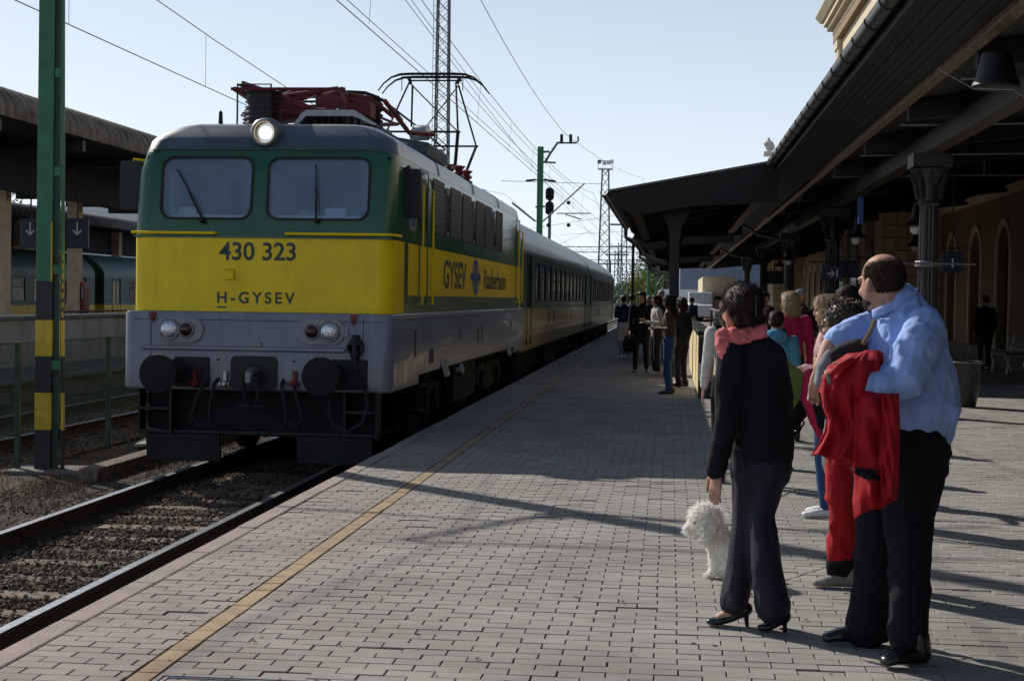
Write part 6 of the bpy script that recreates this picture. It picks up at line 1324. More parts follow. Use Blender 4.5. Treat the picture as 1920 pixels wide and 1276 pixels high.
# ------------------------------------------------ generic standing figure
def figure(px, py, label, H=1.68, yaw=0., head_yaw=None, top='charcoal', bottom='denim', shoes='leather_black', hair=('short', 'hair_brown'), arms=('down', 'down'), stride=.0, coat=0., girth=1., vox=.016, bag=None, hood=None, xy=None, sleeve=None, scarf=None, lean=0., foldamp=.006, extra=None, skirt=None):
    if xy is None: fx_, fy_, _ = onZ(px, py)
    else: fx_, fy_ = xy
    t = thing('person', label, 'person', (fx_, fy_, 0)); s = H/1.70; R = rotz(yaw)
    def W(x, y, z): v = R@np.array([x*s, y*s, 0]); return np.array([fx_+v[0]+lean*z*.1, fy_+v[1], z*s])
    ref = tuple(R@np.array([0, 1, 0])); hy = yaw if head_yaw is None else head_yaw
    hp, Mm, hc = head_prims(W(0, .015, 1.585), hy, s)
    skin = hp+[loft([W(0, 0, 1.36), W(0, 0, 1.44), W(0, .01, 1.53)], [(.08*s, .07*s), (.055*s, .055*s), (.052*s, .055*s)], ref)]
    skin += [loft([W(0, 0, .92), W(0, 0, 1.1), W(0, 0, 1.32), W(0, 0, 1.40)], [(.11*s, .08*s), (.10*s, .07*s), (.11*s, .07*s), (.09*s, .06*s)], ref)]
    legs = []; sh = []
    for sx in (-1, 1):
        fy = sx*stride; an = W(sx*.095, fy-.02, .09); kn = W(sx*.095, fy*.5+.02, .49); hpnt = W(sx*.085, 0, .90)
        skin.append(loft([hpnt, kn, an], [.075*s, .048*s, .036*s], ref))
        legs.append(loft([W(sx*.07, 0, .95), W(sx*.09, fy*.15, .78), kn, W(sx*.095, fy*.8, .25), W(sx*.095, fy-.02, .10)], [(.095*s*girth, .10*s*girth), (.088*s*girth, .095*s*girth), (.062*s, .068*s), (.055*s, .06*s), (.05*s, .058*s)], ref))
        out = .18; sh += shoe_prims(W(sx*.095, fy-.07, 0), W(sx*(.095+out*.15), fy+.17, 0))
    arm = []; 
    for sx, st in zip((-1, 1), arms):
        S = W(sx*.185, 0, 1.38)
        if st == 'down': e, w = W(sx*.235, -.03, 1.10), W(sx*.235, .04, .87)
        elif st == 'bent': e, w = W(sx*.235, -.03, 1.12), W(sx*.10, .22, 1.13)
        elif st == 'bag': e, w = W(sx*.24, -.02, 1.10), W(sx*.25, .02, .86)
        elif st == 'up': e, w = W(sx*.22, .06, 1.14), W(sx*.08, .16, 1.38)
        else: e, w = W(sx*.26, -.10, 1.14), W(sx*.15, .1, 1.0)
        arm.append((sx, S, e, w)); skin.append(loft([S, e, w], [.036*s, .032*s, .025*s], ref))
        d = (w-e); skin += hand(w, d+np.array([0, 0, -.02]), R@np.array([-sx*.3, 1, 0]), .45, s)
    body = blob('body', skin, min(vox, .011), 'skin', t, smooth=1)
    eyes(hc, Mm, s, t)
    low = .88-coat
    g = girth; tp = [loft([W(0, 0, low), W(0, 0, max(low+.08, .98)), W(0, 0, 1.12), W(0, 0, 1.28), W(0, 0, 1.385), W(0, 0, 1.44)], [(.165*s*g, .12*s*g), (.155*s*g, .115*s*g), (.145*s*g, .11*s*g), (.175*s*g, .118*s*g), (.150*s, .09*s), (.07*s, .065*s)], ref)]
    for sx, S, e, w in arm: tp.append(loft([S, S+(e-S)*.5, e, w+(e-w)*.12], [.066*s, .058*s, .05*s, .040*s], ref))
    blob('jacket' if coat or sleeve is None else 'top', tp, vox, top, t, smooth=2, fold=[(foldamp, (9, 9, 13))])
    if skirt: blob('skirt', [loft([W(0, 0, .98), W(0, 0, .8), W(0, 0, .55)], [(.15*s, .12*s), (.18*s, .15*s), (.21*s, .17*s)], ref)], vox, skirt, t, 2, [(.008, (14, 14, 2))])
    blob('trousers', legs+[loft([W(0, 0, .88), W(0, 0, 1.0)], [(.155*s*g, .115*s*g), (.145*s*g, .11*s*g)], ref)], vox, bottom, t, smooth=2, fold=[(foldamp*.8, (7, 7, 9))])
    blob('shoes', sh, .012, shoes, t, smooth=1)
    if hair:
        if hair[0] == 'cap':
            blob('cap', [ell(np.array(hc)+Mm@np.array((0, -.015, .065)), (.086*s, .098*s, .068*s), Mm), loft([np.array(hc)+Mm@np.array((0, .06, .045)), np.array(hc)+Mm@np.array((0, .14, .035))], [(.06, .012), (.045, .008)], ref=(0, 0, 1))], .011, hair[1], t, 1)
        else:
            hb = blob('hair', hair_prims(hair[0], hc, Mm, s), .010, hair[1], t, smooth=2, fold=[(.005, (55, 55, 8))])
            if vox < .0145: strands('hair_strands', hb, 2500, (.04, .09) if hair[0] != 'short' else (.015, .03), .0018, hair[1], t, flow=(0, 0, -1), lift=.12)
    if hood: blob('hood', [ell(W(0, -.10, 1.43), (.125*s, .085*s, .085*s), R), loft([W(-.08, .0, 1.42), W(0, -.05, 1.45), W(.08, 0, 1.42)], [.05*s]*3, ref=(0, 0, 1))], vox, hood, t, 2, [(.006, (12, 12, 12))])
    if scarf: blob('scarf', [loft([W(-.08, .03, 1.43), W(0, .09, 1.42), W(.08, .03, 1.43), W(.0, -.06, 1.46), W(-.08, .03, 1.43)], [.035*s]*5)], .012, scarf, t, 2, [(.006, (30, 30, 30))])
    if bag:
        kind, mt_, side = bag
        if kind == 'hand':
            w = [a for a in arm if a[0] == side][0][3]; q = w+np.array([0, 0, -.12])
            bg2 = thing('handbag', 'bag held by the '+label[:60], 'bag', tuple(q+np.array([0, 0, -.3])))
            bg2['label'] = extra
            blob('bag_body', [loft([q+np.array([0, 0, -.28]), q+np.array([0, 0, -.1]), q], [(.15, .06), (.15, .06), (.11, .035)])], .014, mt_, bg2, 2, [(.006, (9, 9, 9))])
            MB().tube([q+np.array([-.07, 0, 0]), q+np.array([-.05, 0, .09]), q+np.array([.05, 0, .09]), q+np.array([.07, 0, 0])], .008, 6).build('bag_handle', mt_, bg2)
        else:
            bg2 = thing('backpack', extra, 'backpack', tuple(W(0, -.2, 1.0)))
            blob('bag_body', [loft([W(0, -.20, .98), W(0, -.23, 1.15), W(0, -.19, 1.34)], [(.14*s, .09*s), (.15*s, .11*s), (.12*s, .07*s)], ref)], .014, mt_, bg2, 3, [(.005, (9, 9, 9))])
            MB().tube([W(-.10, -.15, 1.34), W(-.12, -.04, 1.45), W(-.11, .10, 1.36)], .018, 6).tube([W(.10, -.15, 1.34), W(.12, -.04, 1.45), W(.11, .10, 1.36)], .018, 6).build('strap', mt_, bg2, smooth=True)
    return t, W, arm

def strands(name, src, n, length, width, mt, parent, flow=(0, 0, -1), lift=.15, jit=.12):
    me = src.data; nv = len(me.vertices); cv = np.empty(nv*3); me.vertices.foreach_get('co', cv); cv = cv.reshape(-1, 3); nn = np.empty(nv*3); me.vertices.foreach_get('normal', nn); nn = nn.reshape(-1, 3)
    i = RNG.integers(0, nv, n); b0 = cv[i]+nn[i]*.001; N_ = nn[i]; fl = np.array(flow, float); d = fl-N_*(N_@fl)[:, None]; d = d/(np.linalg.norm(d, axis=1)[:, None]+1e-6); d = d+RNG.normal(0, jit, d.shape)+N_*lift
    d /= np.linalg.norm(d, axis=1)[:, None]; L_ = RNG.uniform(*length, n)[:, None]; s_ = np.cross(d, N_); s_ /= np.linalg.norm(s_, axis=1)[:, None]+1e-6
    m1 = b0+d*L_*.4+N_*L_*.02; m2_ = b0+d*L_*.75-N_*L_*.06; t2 = b0+d*L_-N_*L_*.16; V = np.stack([b0-s_*width, b0+s_*width, m1+s_*width, m1-s_*width, m2_+s_*width*.8, m2_-s_*width*.8, t2+s_*width*.2, t2-s_*width*.2], 1)
    return soup(name, V, [(0, 1, 2, 3), (3, 2, 4, 5), (5, 4, 6, 7)], mt, parent)
R90 = math.pi/2
figure(1167, 672, 'person in dark jacket and pale trousers with back turned, leftmost beside the train', H=1.66, yaw=.5, top='navy_cloth', bottom='denim_light', shoes='white', hair=('bun', 'hair_brown'), arms=('bent', 'bent'), stride=.10, skirt='cream_cloth')
figure(1201, 698, 'person in long black coat and black leggings facing the camera, carrying papers', H=1.72, yaw=math.pi-.15, top='black_cloth', bottom='black_trouser', hair=('long', 'hair_brown'), arms=('bent', 'down'), stride=.16, coat=.15, bag=('hand', 'black_cloth', 1), extra='black cloth shopping bag hanging from the hand of the person in the long black coat')
figure(1229, 702, 'person in cream jacket and dark trousers standing between the black coat and the brown jacket', H=1.64, yaw=R90+.3, top='cream_cloth', bottom='charcoal', shoes='cream_cloth', hair=('bob', 'hair_brown'), arms=('bent', 'bent'))
figure(1253, 738, 'person with long dark hair in brown jacket and blue jeans with dark sneakers', H=1.635, yaw=R90-.1, top='brown_leather', bottom='denim', hair=('long', 'hair_brown'), arms=('bent', 'bent'), vox=.013)
figure(1276, 725, 'person in dark coat mostly hidden behind the one in the brown jacket', H=1.60, yaw=.9, top='charcoal', bottom='charcoal', hair=('bob', 'hair_brown'))
figure(1216, 668, 'person whose head shows just behind the black coat', H=1.66, yaw=math.pi, top='charcoal', bottom='charcoal', hair=('bob', 'hair_grey'))
figure(1183, 660, 'person in grey jacket with back turned, behind and between the two leftmost people', H=1.70, yaw=-.2, top='grey_cloth', bottom='charcoal', hair=('short', 'hair_brown'), xy=P(1184, 600, 44)[:2])
figure(1238, 660, 'tall person in navy jacket standing far behind the cream jacket', H=1.80, yaw=.4, top='navy_cloth', bottom='denim', hair=('short', 'hair_grey'), xy=P(1239, 600, 40)[:2])
figure(0, 0, 'person with auburn hair tied up, in dark jacket, just left of the blue green hood', H=1.50, yaw=.2, top='charcoal', bottom='denim', hair=('bun', 'hair_auburn'), xy=P(1438, 600, 17)[:2], vox=.012)
figure(1297, 640, 'small distant person in navy shirt and light trousers by the white van', H=1.66, yaw=-.6, top='navy_cloth', bottom='cream_cloth', shoes='white', hair=('short', 'hair_brown'), xy=(.75, 56))
figure(1343, 0, 'person in grey jacket leaning by the far side of the stair parapet', H=1.66, yaw=math.pi*.6, top='grey_cloth', bottom='charcoal', hair=('short', 'hair_brown'), xy=P(1346, 600, 38.5)[:2], arms=('bent', 'bent'))
figure(0, 0, 'person in white and black top with a red shoulder bag strap beyond the parapet', H=1.72, yaw=math.pi*.75, top='cream_cloth', bottom='charcoal', hair=('short', 'hair_brown'), xy=P(1433, 600, 27.6)[:2], arms=('up', 'bent'), scarf='red_cloth')
figure(0, 0, 'older person in grey flat cap and dark coat beyond the parapet', H=1.76, yaw=R90+.2, top='charcoal', bottom='charcoal', hair=('cap', 'grey_cloth'), xy=P(1500, 600, 26.3)[:2], bag=('back', 'black_cloth', 0), extra='black backpack on the back of the person in the flat cap', coat=.1)
figure(0, 0, 'person with blonde bob in magenta coat seen from behind, in front of the parapet', H=1.66, yaw=.1, head_yaw=.35, top='magenta', bottom='charcoal', hair=('bob', 'hair_blonde'), xy=P(1481, 600, 17.5)[:2], coat=.12, girth=1.08, vox=.012)
figure(0, 0, 'short person in blue green hooded jacket between the dark suit and the magenta coat', H=1.46, yaw=-.1, top='cyan_cloth', bottom='denim', hair=('short', 'hair_auburn'), xy=P(1456, 600, 14.6)[:2], hood='cyan_cloth', girth=1.12, vox=.012, bag=None)
figure(1364, 903, 'person in white quilted jacket and black trousers half hidden by the woman in black', H=1.57, yaw=.35, top='white_quilt', bottom='black_trouser', hair=('long', 'hair_auburn'), arms=('down', 'down'), vox=.010, foldamp=.003, coat=.04)
tq, _, _ = figure(1845, 693, 'person in dark coat standing in the deep shade by the arched doors', H=1.77, yaw=.3, top='black_cloth', bottom='charcoal', hair=('short', 'hair_brown'), girth=1.15)
figure(1548, 968, 'person with long blonde hair in pale pink padded jacket and white sneakers', H=1.60, yaw=R90-.2, top='pink_quilt', bottom='denim', shoes='white', hair=('long', 'hair_blonde'), arms=('down', 'bent'), vox=.010, foldamp=.003)
figure(1560, 934, 'dark haired person looking this way from behind the curly haired one', H=1.68, yaw=math.pi-.5, top='charcoal', bottom='black_trouser', hair=('long', 'hair_brown'), arms=('bent', 'bent'), vox=.012, xy=P(1590, 700, 12.6)[:2])
# quilting rings on the white jacket would be read at distance as relief: horizontal stitch tubes
# ------------------------------------------------ curly haired person in red trousers
Y = 8.6; t = thing('person', 'curly dark haired person in red trousers with black cuffs and grey flat shoes', 'person', (P(1575, 1080, Y)[0], Y, 0))
Q = lambda px, py, dy=0.: np.array(P(px, py, Y+dy))
u = 2900/Y   # px per metre
hp, Mm, hc = head_prims(Q(1573, 612), 1.15, .98)
body = hp+[loft([Q(1590, 720), Q(1588, 660), Q(1580, 635)], [(.12, .08), (.06, .05), (.05, .05)])]+[loft([Q(1600, 880), Q(1600, 760), Q(1592, 700)], [(.14, .1), (.15, .11), (.1, .07)])]
for px, dy in ((1577, -.05), (1612, .12)): body.append(loft([Q(px+5, 860, dy), Q(px, 960, dy), Q(px-3, 1075, dy)], [.07, .05, .035]))
body += [loft([Q(1585, 700, -.16), Q(1568, 770, -.18), Q(1545, 720, -.2)], [.042, .038, .028])]+hand(Q(1545, 718, -.2), (-.5, 0, 1), (0, -1, 0), .5)
blob('body', body, .009, 'skin', t, 1); eyes(hc, Mm, .98, t)
blob('sweater', [loft([Q(1600, 870), Q(1600, 800), Q(1600, 720), Q(1592, 668)], [(.17, .13), (.17, .14), (.19, .13), (.09, .08)]), loft([Q(1585, 690, -.15), Q(1562, 765, -.18), Q(1547, 735, -.2)], [.066, .055, .045])], .012, 'grey_cloth', t, 2, [(.006, (12, 12, 12))])
blob('trousers', [loft([Q(1582, 850, -.05), Q(1578, 930, -.05), Q(1577, 1000, -.05), Q(1575, 1038, -.05)], [.088, .085, .072, .072]), loft([Q(1612, 850, .12), Q(1612, 940, .12), Q(1612, 1036, .12)], [.088, .08, .07]), loft([Q(1597, 830, .03), Q(1597, 870, .03)], [(.15, .12), (.15, .12)])], .010, 'red_trouser', t, 2, [(.014, (9, 9, 12)), (.006, (22, 22, 14))])
blob('cuffs', [loft([Q(1577, 1042, -.05), Q(1576, 1060, -.05), Q(1578, 1078, -.05)], [(.076, .06), (.080, .055), (.078, .035)]), loft([Q(1612, 1040, .12), Q(1613, 1058, .12), Q(1613, 1074, .12)], [(.074, .06), (.078, .055), (.074, .035)])], .009, 'black_cloth', t, 2, [(.004, (12, 12, 12))])
for (hx_, tx, yy) in ((1596, 1524, Y-.05), (1632, 1560, Y+.12)):
    a, c = P(hx_, 1000, yy), P(tx, 1000, yy); blob('shoe', shoe_prims((a[0], yy, .0), (c[0], yy-.03, .0), w=.046), .008, 'grey_shoe', t, 1)
def curl_mesh(name, centers, r, mt, parent, turns=1.6, thick=.0035, seg=14):
    """many small spiral locks"""
    n = len(centers); ts = np.linspace(0, 1, seg); ring = 3; V = np.zeros((n, seg*ring, 3))
    ax = RNG.normal(size=(n, 3)); ax /= np.linalg.norm(ax, axis=1)[:, None]; e1 = np.cross(ax, RNG.normal(size=(n, 3))); e1 /= np.linalg.norm(e1, axis=1)[:, None]; e2 = np.cross(ax, e1)
    for i, tt in enumerate(ts):
        a = 2*np.pi*turns*tt; rr = r*(1-.3*tt)
        cc = centers+(e1*math.cos(a)+e2*math.sin(a))*rr+ax*(tt-.5)*r*2.2; rad = e1*math.cos(a)+e2*math.sin(a)
        for k in range(ring): b = 2*np.pi*k/ring; V[:, i*ring+k] = cc+(rad*math.cos(b)+ax*math.sin(b))*thick*(1-.5*abs(2*tt-1))
    F = [(i*ring+k, i*ring+(k+1) % ring, (i+1)*ring+(k+1) % ring, (i+1)*ring+k) for i in range(seg-1) for k in range(ring)]
    V -= np.array(parent.location); return soup(name, V, F, mt, parent)
def shell_points(prims, n, jitter=.01):
    out = []
    for V, F in prims: out.append(V)
    A = np.concatenate(out); i = RNG.integers(0, len(A), n); return A[i]+RNG.normal(0, jitter, (n, 3))
hpz = [ell(hc+Mm@np.array((0, -.035, .05)), (.098, .105, .09), Mm), ell(hc+Mm@np.array((0, -.075, -.02)), (.09, .07, .07), Mm)]
h_ = blob('hair', hpz, .010, 'hair_curl', t, 1, [(.012, (28, 28, 28))]); curl_mesh('hair_curls', shell_points(hpz, 650, .008), .013, 'hair_curl', t)
p = hc+Mm@np.array((0, .09, .004)); gl_ = MB()
for sx in (-1, 1): c = hc+Mm@np.array((sx*.033, .10, .0)); gl_.tube([c+Mm@np.array((.026*math.cos(a), 0, .02*math.sin(a))) for a in np.linspace(0, 6.283, 13)], .0028, 5)
gl_.tube([hc+Mm@np.array((.06, .098, .004)), hc+Mm@np.array((.078, .0, .004))], .003, 5).tube([hc+Mm@np.array((-.06, .098, .004)), hc+Mm@np.array((-.078, .0, .004))], .003, 5); gl_.build('glasses', 'black', t)

# ------------------------------------------------ woman in black suit with coral scarf
Y = 7.45; t = thing('person', 'woman in black jacket and wide navy trousers with coral scarf, back turned', 'person', (P(1400, 1165, Y)[0], Y, 0))
Q = lambda px, py, dy=0.: np.array(P(px, py, Y+dy)); m_ = Y/2900.
hp, Mm, hc = head_prims(Q(1387, 582), .55, 1.0)
hd = Q(1342, 893, -.06)
body = hp+[loft([Q(1405, 660), Q(1398, 625), Q(1390, 600)], [(.1, .07), (.055, .055), (.05, .055)])]
body += [loft([Q(1425, 880), Q(1422, 800), Q(1415, 700), Q(1408, 660)], [(.11, .09), (.10, .08), (.10, .08), (.08, .06)])]
body += [loft([Q(1375, 680, -.1), Q(1362, 790, -.12), Q(1345, 880, -.06)], [.045, .038, .027])]+hand(Q(1345, 884, -.06), (-.10, .02, -1), (-.55, .6, 0), .30, 1.0)
body += [loft([Q(1448, 685, .08), Q(1466, 770, .16), Q(1448, 850, .27)], [.040, .034, .027])]+hand(Q(1440, 862, .28), (-.3, .2, -1), (-1, 0, 0), .5, .95)
for a, k, f in (((1412, 870), (1398, 990), (1374, 1130)), ((1438, 870), (1428, 1000), (1452, 1150))): body.append(loft([Q(*a), Q(*k), Q(*f)], [.055, .045, .034]))
body += [loft([Q(1376, 1125, -.02), Q(1372, 1148, -.02), Q(1350, 1158, -.02)], [.033, .032, .026]), loft([Q(1458, 1135, -.12), Q(1455, 1160, -.12), Q(1440, 1170, -.12)], [.033, .032, .026])]
blob('body', body, .006, 'skin', t, 1); eyes(hc, Mm, 1., t)
blob('trousers', [loft([Q(1404, 868, .02), Q(1400, 915, .02), Q(1396, 975, .02), Q(1388, 1060, .0), Q(1378, 1128, -.02)], [(.085, .11), (.075, .10), (.068, .085), (.066, .08), (.068, .09)]),
                  loft([Q(1440, 868, .0), Q(1430, 915, -.02), Q(1424, 965, -.05), Q(1434, 1060, -.1), Q(1449, 1136, -.12)], [(.105, .12), (.088, .105), (.070, .09), (.078, .085), (.082, .10)]),
                  loft([Q(1424, 838), Q(1425, 880)], [(.148, .12), (.150, .125)])], .008, 'navy_trouser', t, 3, [(.010, (11, 11, 1.6)), (.003, (25, 25, 9))])
blob('jacket', [loft([Q(1430, 856), Q(1431, 820), Q(1420, 755), Q(1412, 700), Q(1412, 655), Q(1403, 628)], [(.142, .125), (.148, .13), (.135, .115), (.148, .115), (.125, .095), (.06, .06)]),
                loft([Q(1372, 668, -.08), Q(1366, 725, -.1), Q(1363, 790, -.12), Q(1350, 850, -.09), Q(1343, 880, -.06)], [.068, .066, .056, .05, .048]),
                loft([Q(1448, 668, .08), Q(1463, 740, .14), Q(1466, 790, .2), Q(1452, 845, .26)], [.064, .060, .055, .048])], .008, 'black_cloth', t, 3, [(.007, (9, 9, 5)), (.003, (22, 22, 14))])
def scarf_ring(c0, rx, ry, tilt, n=22): 
    return [np.array(c0)+np.array((rx*math.cos(a), ry*math.sin(a), tilt*math.cos(a)+.008*math.sin(5*a))) for a in np.linspace(0, 2*math.pi, n)]
c0 = Q(1392, 622)
blob('scarf', [loft(scarf_ring(c0, .088, .085, .022), [(.026, .03)]*22, n=8), loft(scarf_ring(c0-np.array((.004, 0, .030)), .100, .092, .03), [(.024, .028)]*22, n=8), loft([Q(1356, 628, -.06), Q(1357, 650, -.10), Q(1361, 672, -.11), Q(1358, 690, -.10)], [.034, .034, .026, .012], n=8)], .006, 'scarf', t, 1, [(.008, (26, 26, 34)), (.004, (60, 60, 60))])
hz2 = [ell(hc+Mm@np.array((0, -.028, .040)), (.087, .097, .088), Mm), ell(hc+Mm@np.array((0, -.06, -.02)), (.072, .058, .068), Mm), ell(hc+Mm@np.array((.01, -.095, .02)), (.040, .032, .065), Mm)]
hw_ = blob('hair', hz2, .006, 'hair_auburn', t, 3, [(.003, (60, 60, 14)), (.0015, (140, 140, 40))])
strands('hair_strands', hw_, 7000, (.03, .07), .0011, 'hair_auburn', t, flow=Mm@np.array((0, -.8, -.55)), lift=.10)
b = MB(); cc = hc+Mm@np.array((.0, -.130, .02))
for sx in (-1, 1):
    for k in range(5): z = .045-.02*k; b.tube([cc+Mm@np.array((sx*.002, 0, z)), cc+Mm@np.array((sx*.020, -.006, z-.003)), cc+Mm@np.array((sx*.030, .018, z-.006))], .0045, 5)
b.tube([cc+Mm@np.array((0, -.002, .055)), cc+Mm@np.array((0, -.004, -.045))], .006, 6); b.build('hair_claw', 'leather_black', t, smooth=True)
for toe, heel, dy, up_ in (((1324, 1160), (1398, 1150), -.02, .058), ((1420, 1174), (1470, 1165), -.12, .05)):
    gy = onZ(toe[0], toe[1]+7)[1]; a = np.array(P(toe[0]+6, 1160, Y+dy)); h0 = np.array(P(heel[0], 1160, Y+dy)); a[2] = 0; h0[2] = 0; d = h0-a
    sh = blob('shoe', [loft([a+(0, 0, .018), a+d*.3+(0, 0, .024), a+d*.6+(0, 0, .040), h0+(0, 0, up_+.025)], [(.030, .016), (.042, .022), (.036, .022), (.034, .034)], ref=(0, 0, 1))], .005, 'leather_black', t, 1)
    MB().tube([h0+(0, 0, up_+.02), h0+(.004, 0, .03), h0+(.008, 0, 0)], [.020, .011, .009], 8).build('heel', 'leather_black', sh, smooth=True)
# black and lime drawstring bag on her right side
bgp = thing('backpack', 'lime green and black drawstring backpack beside the woman in the black jacket', 'backpack', P(1488, 780, 7.9))
B_ = lambda px, py, dy=0.: np.array(P(px, py, 7.9+dy))
blob('bag_body', [loft([B_(1474, 700), B_(1488, 725), B_(1492, 765), B_(1484, 786)], [(.06, .08), (.085, .09), (.085, .09), (.05, .07)])], .010, 'black_cloth', bgp, 2, [(.010, (12, 12, 8))])
blob('side_panel', [loft([B_(1468, 676, -.10), B_(1484, 702, -.14), B_(1482, 745, -.15), B_(1473, 782, -.12)], [(.018, .02), (.062, .03), (.050, .03), (.014, .02)])], .008, 'green_bag', bgp, 2, [(.004, (14, 14, 8))])
MB().tube([B_(1490, 785, -.05), B_(1500, 800, -.06), B_(1494, 812, -.06), B_(1484, 818, -.05), B_(1478, 800, -.03)], .005, 6).tube([B_(1500, 780, -.05), B_(1508, 792, -.06), B_(1500, 806, -.06), B_(1487, 815, -.05)], .005, 6).tube([B_(1455, 655, -.1), B_(1462, 668, -.12), B_(1466, 690, -.12)], .012, 6).build('cord', 'black_cloth', bgp, smooth=True)

# ------------------------------------------------ man in blue shirt
Y = 7.0; t = thing('person', 'bald bearded man in light blue shirt and black trousers with jackets over his arm', 'person', (P(1660, 1210, Y)[0], Y, 0))
Q = lambda px, py, dy=0.: np.array(P(px, py, Y+dy))
hp, Mm, hc = head_prims(Q(1652, 532), .62, 1.12, -.05)
body = hp+[loft([Q(1690, 610), Q(1680, 580), Q(1664, 550)], [(.09, .08), (.080, .080), (.078, .082)]), ell(hc+Mm@np.array((0, .03, -.095)), (.05, .05, .035), Mm)]
body += [loft([Q(1700, 860), Q(1700, 760), Q(1700, 660), Q(1695, 610)], [(.14, .13), (.14, .14), (.13, .13), (.10, .09)])]
body += [loft([Q(1728, 610, -.2), Q(1695, 715, -.30), Q(1625, 715, -.30)], [.055, .050, .038])]+hand(Q(1612, 712, -.30), (-1, .1, .05), (0, .3, 1), .6, 1.05)
body += [loft([Q(1660, 612, .14), Q(1600, 625, .02), Q(1556, 650, -.05), Q(1538, 690, -.08)], [.055, .050, .042, .032])]+hand(Q(1537, 694, -.08), (-.1, -.1, -1), (1, -.2, 0), .6, 1.05)
for a, k, f in (((1655, 850, .08), (1640, 990, .06), (1625, 1185, .12)), ((1700, 850, -.08), (1702, 1000, -.12), (1702, 1205, -.25))): body.append(loft([Q(*a), Q(*k), Q(*f)], [.09, .06, .042]))
blob('body', body, .006, 'skin', t, 1); eyes(hc, Mm, 1.1, t)
blob('trousers', [loft([Q(1662, 840, .08), Q(1650, 900, .08), Q(1642, 975, .08), Q(1638, 1060, .08), Q(1634, 1125, .10), Q(1622, 1178, .12)], [(.13, .13), (.125, .125), (.098, .10), (.082, .09), (.088, .095), (.093, .10)]),
                  loft([Q(1705, 840, -.08), Q(1706, 900, -.09), Q(1702, 975, -.12), Q(1706, 1050, -.17), Q(1705, 1130, -.21), Q(1702, 1197, -.24)], [(.165, .15), (.145, .14), (.105, .11), (.094, .10), (.084, .09), (.084, .095)]),
                  loft([Q(1695, 800), Q(1696, 850)], [(.19, .19), (.205, .20)])], .008, 'black_trouser', t, 3, [(.012, (6, 6, 8)), (.005, (16, 16, 14))])
blob('belt', [loft([Q(1697, 803), Q(1697, 811)], [(.196, .196), (.196, .196)])], .008, 'leather_black', t, 1)
blob('shirt', [loft([Q(1708, 790), Q(1708, 758), Q(1706, 700), Q(1705, 650), Q(1700, 600), Q(1685, 567)], [(.192, .20), (.212, .22), (.197, .21), (.172, .18), (.142, .15), (.090, .096)]),
               loft([Q(1735, 612, -.17), Q(1712, 660, -.26), Q(1697, 712, -.31), Q(1660, 722, -.32), Q(1622, 718, -.31)], [.088, .092, .088, .078, .070]),
               loft([Q(1672, 603, .12), Q(1630, 615, .06), Q(1596, 623, .01), Q(1570, 636, -.03)], [.078, .070, .066, .058]),
               loft([Q(1781, 765, -.02), Q(1774, 788, -.02)], [(.04, .12), (.035, .10)])], .007, 'shirt_blue', t, 2, [(.009, (6, 6, 4)), (.009, (19, 19, 9)), (.003, (36, 36, 24))])
# collar, cuff edge
cz = Q(1676, 562); 
def collar_ring(c, r1, r2, z0, tilt): return [np.array(c)+np.array((r1*math.cos(a), r2*math.sin(a), z0+tilt*math.cos(a))) for a in np.linspace(-2.6, 2.6, 20)]
blob('collar', [loft([np.array(cz)+np.array((.100*math.cos(a), .102*math.sin(a), .000+.034*math.cos(a)-.012*abs(a))) for a in np.linspace(-2.8, 2.8, 28)], [(.007, .024)]*28, ref=(0, 0, 1), n=8)], .006, 'shirt_blue', t, 1)
blob('cuff', [loft([Q(1628, 719, -.31), Q(1608, 716, -.30)], [.076, .074])], .007, 'shirt_blue', t, 1, [(.004, (20, 20, 20))])
# hair: fringe round the sides and back, bald on top
def hair_band(c, Mm_, s, rx, ry, rz, cond, name, mt_, parent, amp=.0015):
    V, F = ell((0, 0, 0), (rx, ry, rz), None, 56, 40); ok = [f for f in F if len(f) == 4 and all(cond(V[i]/np.array((rx, ry, rz))+np.array((0, 0, random.uniform(-.07, .07)))) for i in f)]
    V2 = np.array([np.array(c)+Mm_@((v*(1+amp*8*random.uniform(-1, 1)*.3)+np.array((0, -.012, .032)))*s) for v in V]); used = sorted(set(i for f in ok for i in f)); mp_ = {i: k for k, i in enumerate(used)}
    b = MB(); b.add([V2[i] for i in used], [tuple(mp_[i] for i in f) for f in ok]); o = b.build(name, mt_, parent, smooth=True, auto=False); md = o.modifiers.new('s', 'SOLIDIFY'); md.thickness = .003; md.offset = 0; return o
n = 30000; dv = RNG.normal(size=(n, 3)); dv /= np.linalg.norm(dv, axis=1)[:, None]
def sstep(a, b, x): q = np.clip((x-a)/(b-a), 0, 1); return q*q*(3-2*q)
pr_ = (1-sstep(.50, .86, dv[:, 2]+.30*np.clip(dv[:, 1]+.2, 0, 1)))*(1-sstep(.30, .55, dv[:, 1]+.5*np.clip(-dv[:, 2], 0, 1)))*sstep(-1.0, -.70, dv[:, 2])*np.where((dv[:, 1] < -.15) | (dv[:, 2] > -.25), 1, 0)
dv = dv[RNG.random(n) < pr_]; rr_ = np.array((.076, .095, .088)); base = (hc+((dv*rr_+np.array((0, -.012, .032)))*1.12)@Mm.T)
nn = dv/rr_; nn /= np.linalg.norm(nn, axis=1)[:, None]; nn = nn@Mm.T; fl = Mm@np.array((0, -.5, -.8)); d = fl-nn*(nn@fl)[:, None]; d = d*.8+nn*.45+RNG.normal(0, .2, nn.shape); d /= np.linalg.norm(d, axis=1)[:, None]
sd_ = np.cross(d, nn); sd_ /= np.linalg.norm(sd_, axis=1)[:, None]+1e-6; L_ = RNG.uniform(.006, .011, len(d))[:, None]; base = base-nn*.001
